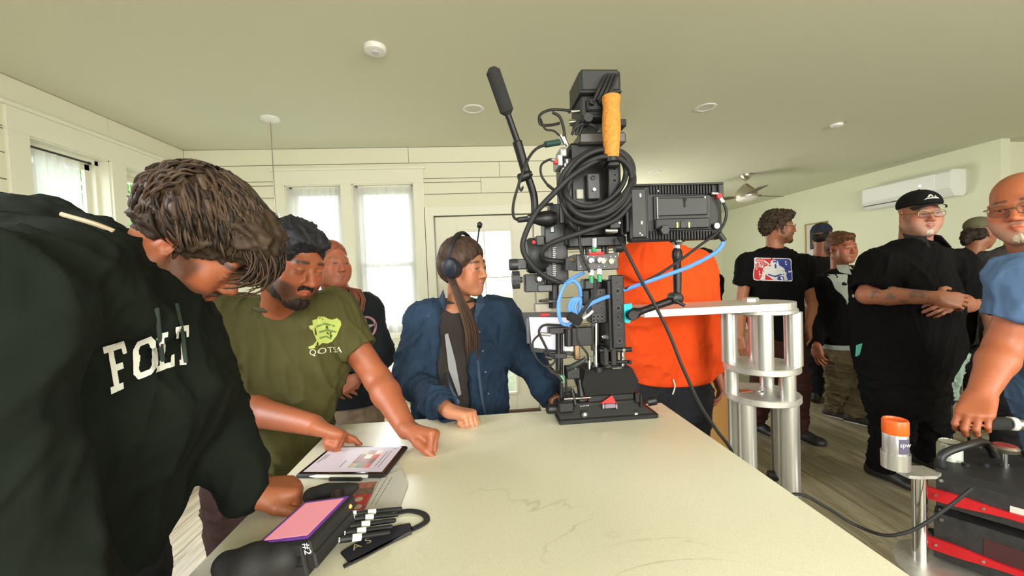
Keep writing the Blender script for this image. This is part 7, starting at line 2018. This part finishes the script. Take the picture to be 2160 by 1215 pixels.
M().lathe(V(pl0[0], pl0[1], 0), (0, 0, 1), [(0, .12), (.015, .12), (.02, .02)], 20).build('post_base', black_m, t)
# ------------------------------------------------------------------ things lying on the island
TZ = TOP + .0008
# tablet with a stylus clipped to its near edge
tc_ = (AZ(629, 1004, .928) + AZ(690, 945, .928) + AZ(854, 942, .928) + AZ(822, 1003, .928)) / 4
q4 = [AZ(629, 1003, .928), AZ(822, 1003, .928), AZ(854, 942, .928), AZ(690, 945, .928)]
t = thing('tablet', (tc_[0], tc_[1], TZ), 'black cased tablet showing a photo page beside the pointing hand', 'tablet')
ux = nrm(q4[1] - q4[0]); uy = np.cross((0, 0, 1), ux); W, H = .238, .170
Rt = np.stack([ux, uy, V(0, 0, 1)], 1); tc_[2] = 0
M().box(tc_ + V(0, 0, TZ + .0055), (W, H, .011), Rt, .004).build('tablet_case', mat('black_leather_case', (.014, .013, .013), .6, bump=.2, bscale=500), t)
M().box(tc_ + V(0, 0, TZ + .0112), (W - .012, H - .012, .0012), Rt).build('tablet_bezel', mat('black_glass', (.004, .004, .004), .12), t)
sc_m = mat('tablet_page', (.26, .23, .24), .45, emit=(.55, .47, .50), estr=.42)
scr = M().box(tc_ + V(0, 0, TZ + .0121), (W - .028, H - .026, .0006), Rt).build('tablet_screen', sc_m, t)
rnd = random.Random(3)
for i in range(3):
    for j in range(4):
        c_ = [(.30, .06, .04), (.22, .20, .10), (.08, .12, .05), (.45, .33, .26), (.14, .07, .05)][rnd.randrange(5)]
        M().box(tc_ + Rt @ V(.012 + .020 * i, -.040 + .026 * j, TZ + .0127), (.018, .024, .0006), Rt).build('page_photo', mat('page_photo_%d' % int(c_[0] * 100), c_, .3, emit=c_, estr=.5), scr)
for (x, y, w_, h_) in ((-.095, .0, .002, .05), (-.088, .01, .0015, .03), (-.07, .05, .012, .002), (-.02, -.03, .0015, .04), (.075, .0, .0012, .09), (.085, .0, .0012, .10), (.055, -.02, .0012, .05), (.09, .06, .012, .002)):
    M().box(tc_ + Rt @ V(x, y, TZ + .0127), (w_, h_, .0005), Rt).build('page_text_line', mat('page_grey', (.10, .09, .10), .3), scr)
M().cyl(tc_ + Rt @ V(-.06, -H / 2 - .004, TZ + .009), tc_ + Rt @ V(.075, -H / 2 - .004, TZ + .009), .0044, n=12).build('stylus', mat('white_gloss_plastic', (.80, .81, .78), .3), t, smooth=True)
M().lathe(tc_ + Rt @ V(-.06, -H / 2 - .004, TZ + .009), -ux, [(0, .0044), (.018, .001)], 12).build('stylus_tip', mat('white_gloss_plastic', (.80, .81, .78), .3), t, smooth=True)
M().box(tc_ + Rt @ V(.02, -H / 2 - .007, TZ + .005), (.085, .014, .009), Rt, .002).build('stylus_flap', mat('black_leather_case', (.014, .013, .013), .6), t)
# loose sheets
def sheet(label, corners, z, m):
    c = [AZ(x, y, TOP) for x, y in corners]
    for p in c: p[2] = TOP + z
    o = M().prism(c, (0, 0, .0006)).build('paper_sheet', m, None, label=label, cat='paper', group='loose papers under the wireless monitor')
    return o, c
pap = mat('white_paper', (.62, .60, .58), .7)
sheet('plain back sheet sticking out furthest beside the tablet corner', [(697, 1012), (846, 980), (858, 1012), (846, 1072), (760, 1080)], .0010, pap)
o, c = sheet('printed sheet with text columns on top of the loose papers', [(806, 1010), (846, 993), (862, 1022), (842, 1072), (770, 1078)], .0034, mat('white_print_paper', (.66, .64, .63), .7))
ln = mat('grey_text_line', (.22, .2, .2), .7)
for k in range(2):
    a_, b_ = AZ(818 + 9 * k, 1008 + 2 * k, TOP), AZ(783 + 9 * k, 1068 + 1 * k, TOP)
    for p in (a_, b_): p[2] = TOP + .0042
    d = nrm(b_ - a_); s_ = np.cross(d, (0, 0, 1)) * .0008
    Lt = np.linalg.norm(b_ - a_); x = 0
    q = M()
    while x < Lt: 
        wl = rnd.uniform(.005, .014); q.prism([a_ + d * x - s_, a_ + d * min(x + wl, Lt) - s_, a_ + d * min(x + wl, Lt) + s_, a_ + d * x + s_], (0, 0, .0002)); x += wl + .003
    q.build('text_line', ln, o, kind='stuff')
o, c = sheet('sheet with red photo print half under the monitor grip', [(742, 1020), (797, 1017), (768, 1078), (735, 1082)], .0022, pap)
ps = [(748, 1022), (795, 1019), (787, 1036), (742, 1040)]
for k, (pts, col) in enumerate((([(745, 1022), (796, 1018), (790, 1030), (744, 1034)], (.42, .16, .12)), ([(744, 1034), (790, 1030), (785, 1044), (742, 1047)], (.20, .13, .10)), ([(742, 1047), (785, 1044), (775, 1063), (740, 1066)], (.52, .05, .05)), ([(740, 1066), (775, 1063), (768, 1078), (737, 1081)], (.50, .06, .06)))):
    cc = [AZ(x, y, TOP) for x, y in pts]
    for p in cc: p[2] = TOP + .0029
    M().prism(cc, (0, 0, .0003)).build('photo_print', mat('photo_print_%d' % k, col, .6, var=.4, vscale=90), o)
for (x, y) in ((757, 1056), (755, 1072)):
    c0 = AZ(x, y, TOP); c0[2] = TOP + .0032
    M().lathe(c0, (0, 0, 1), [(0, .009), (.0003, .009)], 18).build('plate_picture', mat('cream_picture', (.6, .5, .42), .7), o)
# wireless director's monitor with two grips, antennas and a neck strap
ca, cb_, cc_, cd_ = AZ(550, 1143, .985), AZ(643, 1061, .985), AZ(728, 1054, 1.0), AZ(656, 1127, 1.0)
mc = (ca + cb_ + cc_ + cd_) / 4
t = thing('wireless_monitor', (mc[0], mc[1], TZ), 'handheld wireless video monitor with pink screen, grips and antennas', 'monitor')
ey = nrm(cb_ - ca); ex = nrm((cd_ - ca) - ey * ((cd_ - ca) @ ey)); ez = np.cross(ex, ey)
if ez[2] < 0: ez = -ez
RM = np.stack([ex, ey, ez], 1)
sw, sl = .090, .118
shell = mat('satin_black_shell', (.016, .016, .017), .4)
M().box(mc - ez * .014, (sw + .020, sl + .022, .026), RM, .004).build('monitor_shell', shell, t)
M().box(mc - ez * .0005, (sw + .004, sl + .004, .002), RM).build('screen_border', mat('violet_screen_edge', (.10, .03, .20), .3, emit=(.16, .05, .30), estr=.3), t)
M().box(mc + ez * .0008, (sw - .008, sl - .010, .0012), RM).build('pink_screen', mat('pink_screen', (.5, .2, .25), .3, emit=(.80, .27, .30), estr=.42), t)
M().box(mc - ez * .040 + ex * .012, (sw - .01, sl + .004, .028), RM, .003).build('receiver_body', shell, t)
M().box(V(mc[0] + .006, mc[1] - .01, TZ + .018), (sw - .02, sl - .01, .022), RM, .003).build('battery', shell, t)
pn = mc - ey * (sl / 2 + .0128); rd = ray(648, 1157); bp_ = CAM + rd * (((pn - CAM) @ ey) / (rd @ ey))
lettering('#2', .018, bp_, -ez, ex, whitel, t, depth=.001, name='unit_number')
M().box(mc - ey * (sl / 2 + .012) + ex * .040 - ez * .03, (.004, .004, .05), RM).build('shell_edge', grey_m, t)
M().box(mc - ey * (sl / 2 - .01) - ez * .055 - ex * .02, (.035, .02, .006), RM).build('green_tape', mat('dark_green_tape', (.02, .16, .07), .6), t)
M().lathe(mc + ex * (sw / 2 + .010) + ey * (sl / 2 - .01) - ez * .014, ex, [(0, .004), (.002, .003)], 10).build('tally_light', mat('orange_led', (.8, .2, .05), .4, emit=(1, .25, .05), estr=1.5), t)
# grips: soft teardrop lobes at both ends
def grip(pts, rs):
    s = S(); s.path(pts, rs, .03); v, f = s.mesh(.004, 2); return obj('hand_grip', v, f, mat('soft_black_rubber', (.014, .014, .014), .7), t, smooth=True)
g0 = AZ(478, 1192, .952); g1 = AZ(540, 1190, .958); g2 = AZ(600, 1176, .968); g3 = mc - ey * (sl / 2) - ez * .03 - ex * .015
grip([g0, g1, g2, g3], [.022, .026, .018, .012])
h0 = AZ(656, 1046, .958); h1 = AZ(690, 1043, .958); h2 = AZ(725, 1038, .962); h3 = AZ(751, 1026, .966)
grip([h0, h1, h2, h3], [.017, .016, .011, .007])
M().tube([h2, h2 * .5 + (mc + ey * sl / 2) * .5, mc + ey * (sl / 2) + ex * .02 - ez * .02], .010, 8).build('grip_link', shell, t, smooth=True)
# antennas
for k, ((x0, y0), (x1, y1)) in enumerate((((742, 1086), (848, 1073)), ((738, 1096), (840, 1085)), ((728, 1112), (835, 1097)), ((718, 1126), (828, 1111)), ((706, 1140), (823, 1123)))):
    a_, b_ = AZ(x0, y0, .952), AZ(x1, y1, .934); d = nrm(b_ - a_); L = np.linalg.norm(b_ - a_)
    an = M().lathe(a_, d, [(0, .0062), (L * .38, .0062), (L * .40, .0048), (L * .97, .0046), (L, .003)], 12).build('antenna', blackp, t, smooth=True)
    M().lathe(a_ + d * L * .30, d, [(0, .0066), (.016, .0066)], 14).build('white_band', whitel, an, smooth=True)
    M().lathe(a_ - d * .004, d, [(0, .007), (.012, .007)], 6).build('antenna_nut', silver, an)
# strap
def strap(name, pts, half, m):
    c = np.array([AZ(x, y, TOP) for x, y in pts]); z = np.array([TOP + .004] * len(pts)); c[:, 2] = z
    c, _ = spline(c, 1.0, 5); T_ = np.gradient(c, axis=0); T_ /= np.linalg.norm(T_, axis=1)[:, None]
    sd = np.cross(T_, (0, 0, 1)); hw = np.interp(np.linspace(0, 1, len(c)), np.linspace(0, 1, len(half)), half)[:, None]
    Lp = np.concatenate([c - sd * hw, c + sd * hw, c - sd * hw - V(0, 0, .003), c + sd * hw - V(0, 0, .003)]); n = len(c); Fc = []
    for i in range(n - 1): Fc += [(i, i + 1, n + i + 1, n + i), (2 * n + i, 3 * n + i, 3 * n + i + 1, 2 * n + i + 1), (i, 2 * n + i, 2 * n + i + 1, i + 1), (n + i, n + i + 1, 3 * n + i + 1, 3 * n + i)]
    return obj(name, Lp, Fc, m, t, smooth=False)
web = mat('black_webbing', (.012, .012, .014), .8, bump=.3, bscale=900)
strap('neck_strap', [(836, 1084), (865, 1080), (892, 1086), (901, 1098), (892, 1108), (868, 1120)], [.006, .006, .006], web)
sp = strap('strap_pad', [(868, 1114), (836, 1125), (800, 1142), (765, 1160), (728, 1180)], [.012, .020, .024, .024, .02], mat('navy_black_pad', (.012, .012, .022), .8))
strap('strap_edge', [(868, 1126), (836, 1141), (800, 1159), (765, 1178), (725, 1198)], [.003, .004, .004], grey_m)
lm_ = mat('cream_embroidery', (.55, .48, .26), .8)
la, lb = AZ(777, 1147, TOP), AZ(752, 1159, TOP)
for p in (la, lb): p[2] = TOP + .0048
lettering('S', .024, la, nrm(lb - la) * -1, np.cross((0, 0, 1), nrm(lb - la) * -1), lm_, t); lettering('A', .024, lb, nrm(lb - la) * -1, np.cross((0, 0, 1), nrm(lb - la) * -1), lm_, t)

# ------------------------------------------------------------------ furniture behind the people
t = thing('window_bench', (-1.0, 3.55, 0), 'white bench with a wooden seat edge under the back windows', 'bench')
wood = mat('light_oak', (.40, .23, .10), .5, var=.2, vscale=12)
slab('bench_body', (-1.95, 3.40, .02), (-.60, 3.98, .40), trimp, t); slab('wood_seat', (-1.97, 3.36, .40), (-.57, 3.98, .46), wood, t); slab('seat_cushion', (-1.95, 3.38, .46), (-.60, 3.97, .62), mat('white_cushion', (.70, .69, .62), .9), t)
for k in range(3): slab('bench_panel', (-1.92 + .45 * k, 3.385, .07), (-1.51 + .45 * k, 3.40, .36), trimp, t)
t = thing('wood_offcut', (-1.10, 1.72, 0), 'small yellow wood offcut lying on the floor by the hoodie man', 'wood block')
p = AZ(453, 1029, 0); t.location = (p[0], p[1], 0); ORG[t.name] = V(p[0], p[1], 0)
M().box(p + V(0, 0, .014), (.055, .03, .026), rotz(.5), .002).build('block', mat('yellow_pine', (.62, .36, .10), .6), t); M().box(p + V(0, 0, .0275), (.05, .026, .001), rotz(.5)).build('cut_face', mat('pale_pine', (.7, .48, .2), .6), t)
# framed picture and wall shelf on the far walls, bag hanging by the sumo shirt man
def picture(label, c, r, u, w, h, fm, im, mat_w=.03):
    n = np.cross(r, u); t = thing('framed_picture', c, label, 'picture')
    q = M(); Rq = np.stack([r, u, n], 1)
    for (x, y, a_, b_) in ((0, h / 2, w, .02), (0, -h / 2, w, .02), (w / 2, 0, .02, h), (-w / 2, 0, .02, h)): q.box(np.array(c) + r * x + u * y + n * .01, (a_ + .02 * (a_ == w), b_, .025), Rq)
    q.build('picture_frame', fm, t); M().box(np.array(c) + n * .004, (w - .02, h - .02, .006), Rq).build('picture_mount', pap, t); M().box(np.array(c) + n * .008, (w * .6, h * .6, .004), Rq).build('picture_image', im, t)
rr_, uu_ = V(0, -1, 0), V(0, 0, 1)
c = AX(1722, 505, XR - .02); picture('gold framed picture on the right wall behind the navy cap', c, rr_, uu_, .42, .56, mat('gilt_frame', (.50, .36, .10), .35, .6), mat('dark_image', (.05, .05, .05), .5))
c = A(1314, 530, YF - .02); picture('small framed picture on the far wall beside the rig', c, V(1, 0, 0), uu_, .32, .26, mat('dark_wood_frame', (.10, .08, .05), .5), mat('grey_green_image', (.25, .27, .2), .6))
t = thing('wall_shelf', A(1316, 556, YF - .1), 'thin dark wall shelf below the small far picture', 'shelf')
c = A(1316, 556, YF - .1); M().box(c, (.7, .2, .03)).build('shelf_board', blackp, t)
for x in (-.25, .25): M().box(c + V(x, .04, -.06), (.02, .1, .1)).build('shelf_bracket', blackp, t)
t = thing('equipment_bag', AZ(1735, 830, 0), 'black equipment case with white and red bags on top beside the sumo shirt man', 'bag')
cx = AZ(1745, 835, 0); 
M().box((cx[0] + .15, cx[1] + .35, .22), (.5, .4, .44), rotz(.3), .02).build('case_body', blackp, t); M().box((cx[0] + .15, cx[1] + .35, .455), (.46, .36, .03), rotz(.3), .01).build('case_lid', black_m, t)
s = S(); s.ell(V(cx[0] + .05, cx[1] + .3, .60), (.12, .11, .14)); s.cap(V(cx[0] + .05, cx[1] + .3, .7), V(cx[0] + .07, cx[1] + .28, .80), .05, .02, .04); v, f = s.mesh(.009); v = crease(v, f, .012, 14)
obj('white_bag', v, f, mat('white_cotton_bag', (.55, .55, .48), .85), t, smooth=True)
s = S(); s.ell(V(cx[0] + .2, cx[1] + .32, .62), (.09, .09, .14)); v, f = s.mesh(.009); v = crease(v, f, .01, 16); obj('red_bag', v, f, mat('red_nylon', (.35, .02, .03), .6), t, smooth=True)
t = thing('cardboard_box', (*A(1452, 800, 2.75)[:2], 0), 'tan cardboard box standing on the floor behind the orange hoodie', 'box')
c = A(1452, 800, 2.75); M().box((c[0], c[1], .30), (.54, .34, .60), rotz(.2), .004).build('box_body', mat('brown_cardboard', (.42, .22, .06), .8), t); M().box((c[0], c[1], .603), (.06, .34, .004), rotz(.2)).build('packing_tape', mat('tan_tape', (.45, .3, .14), .4), t)
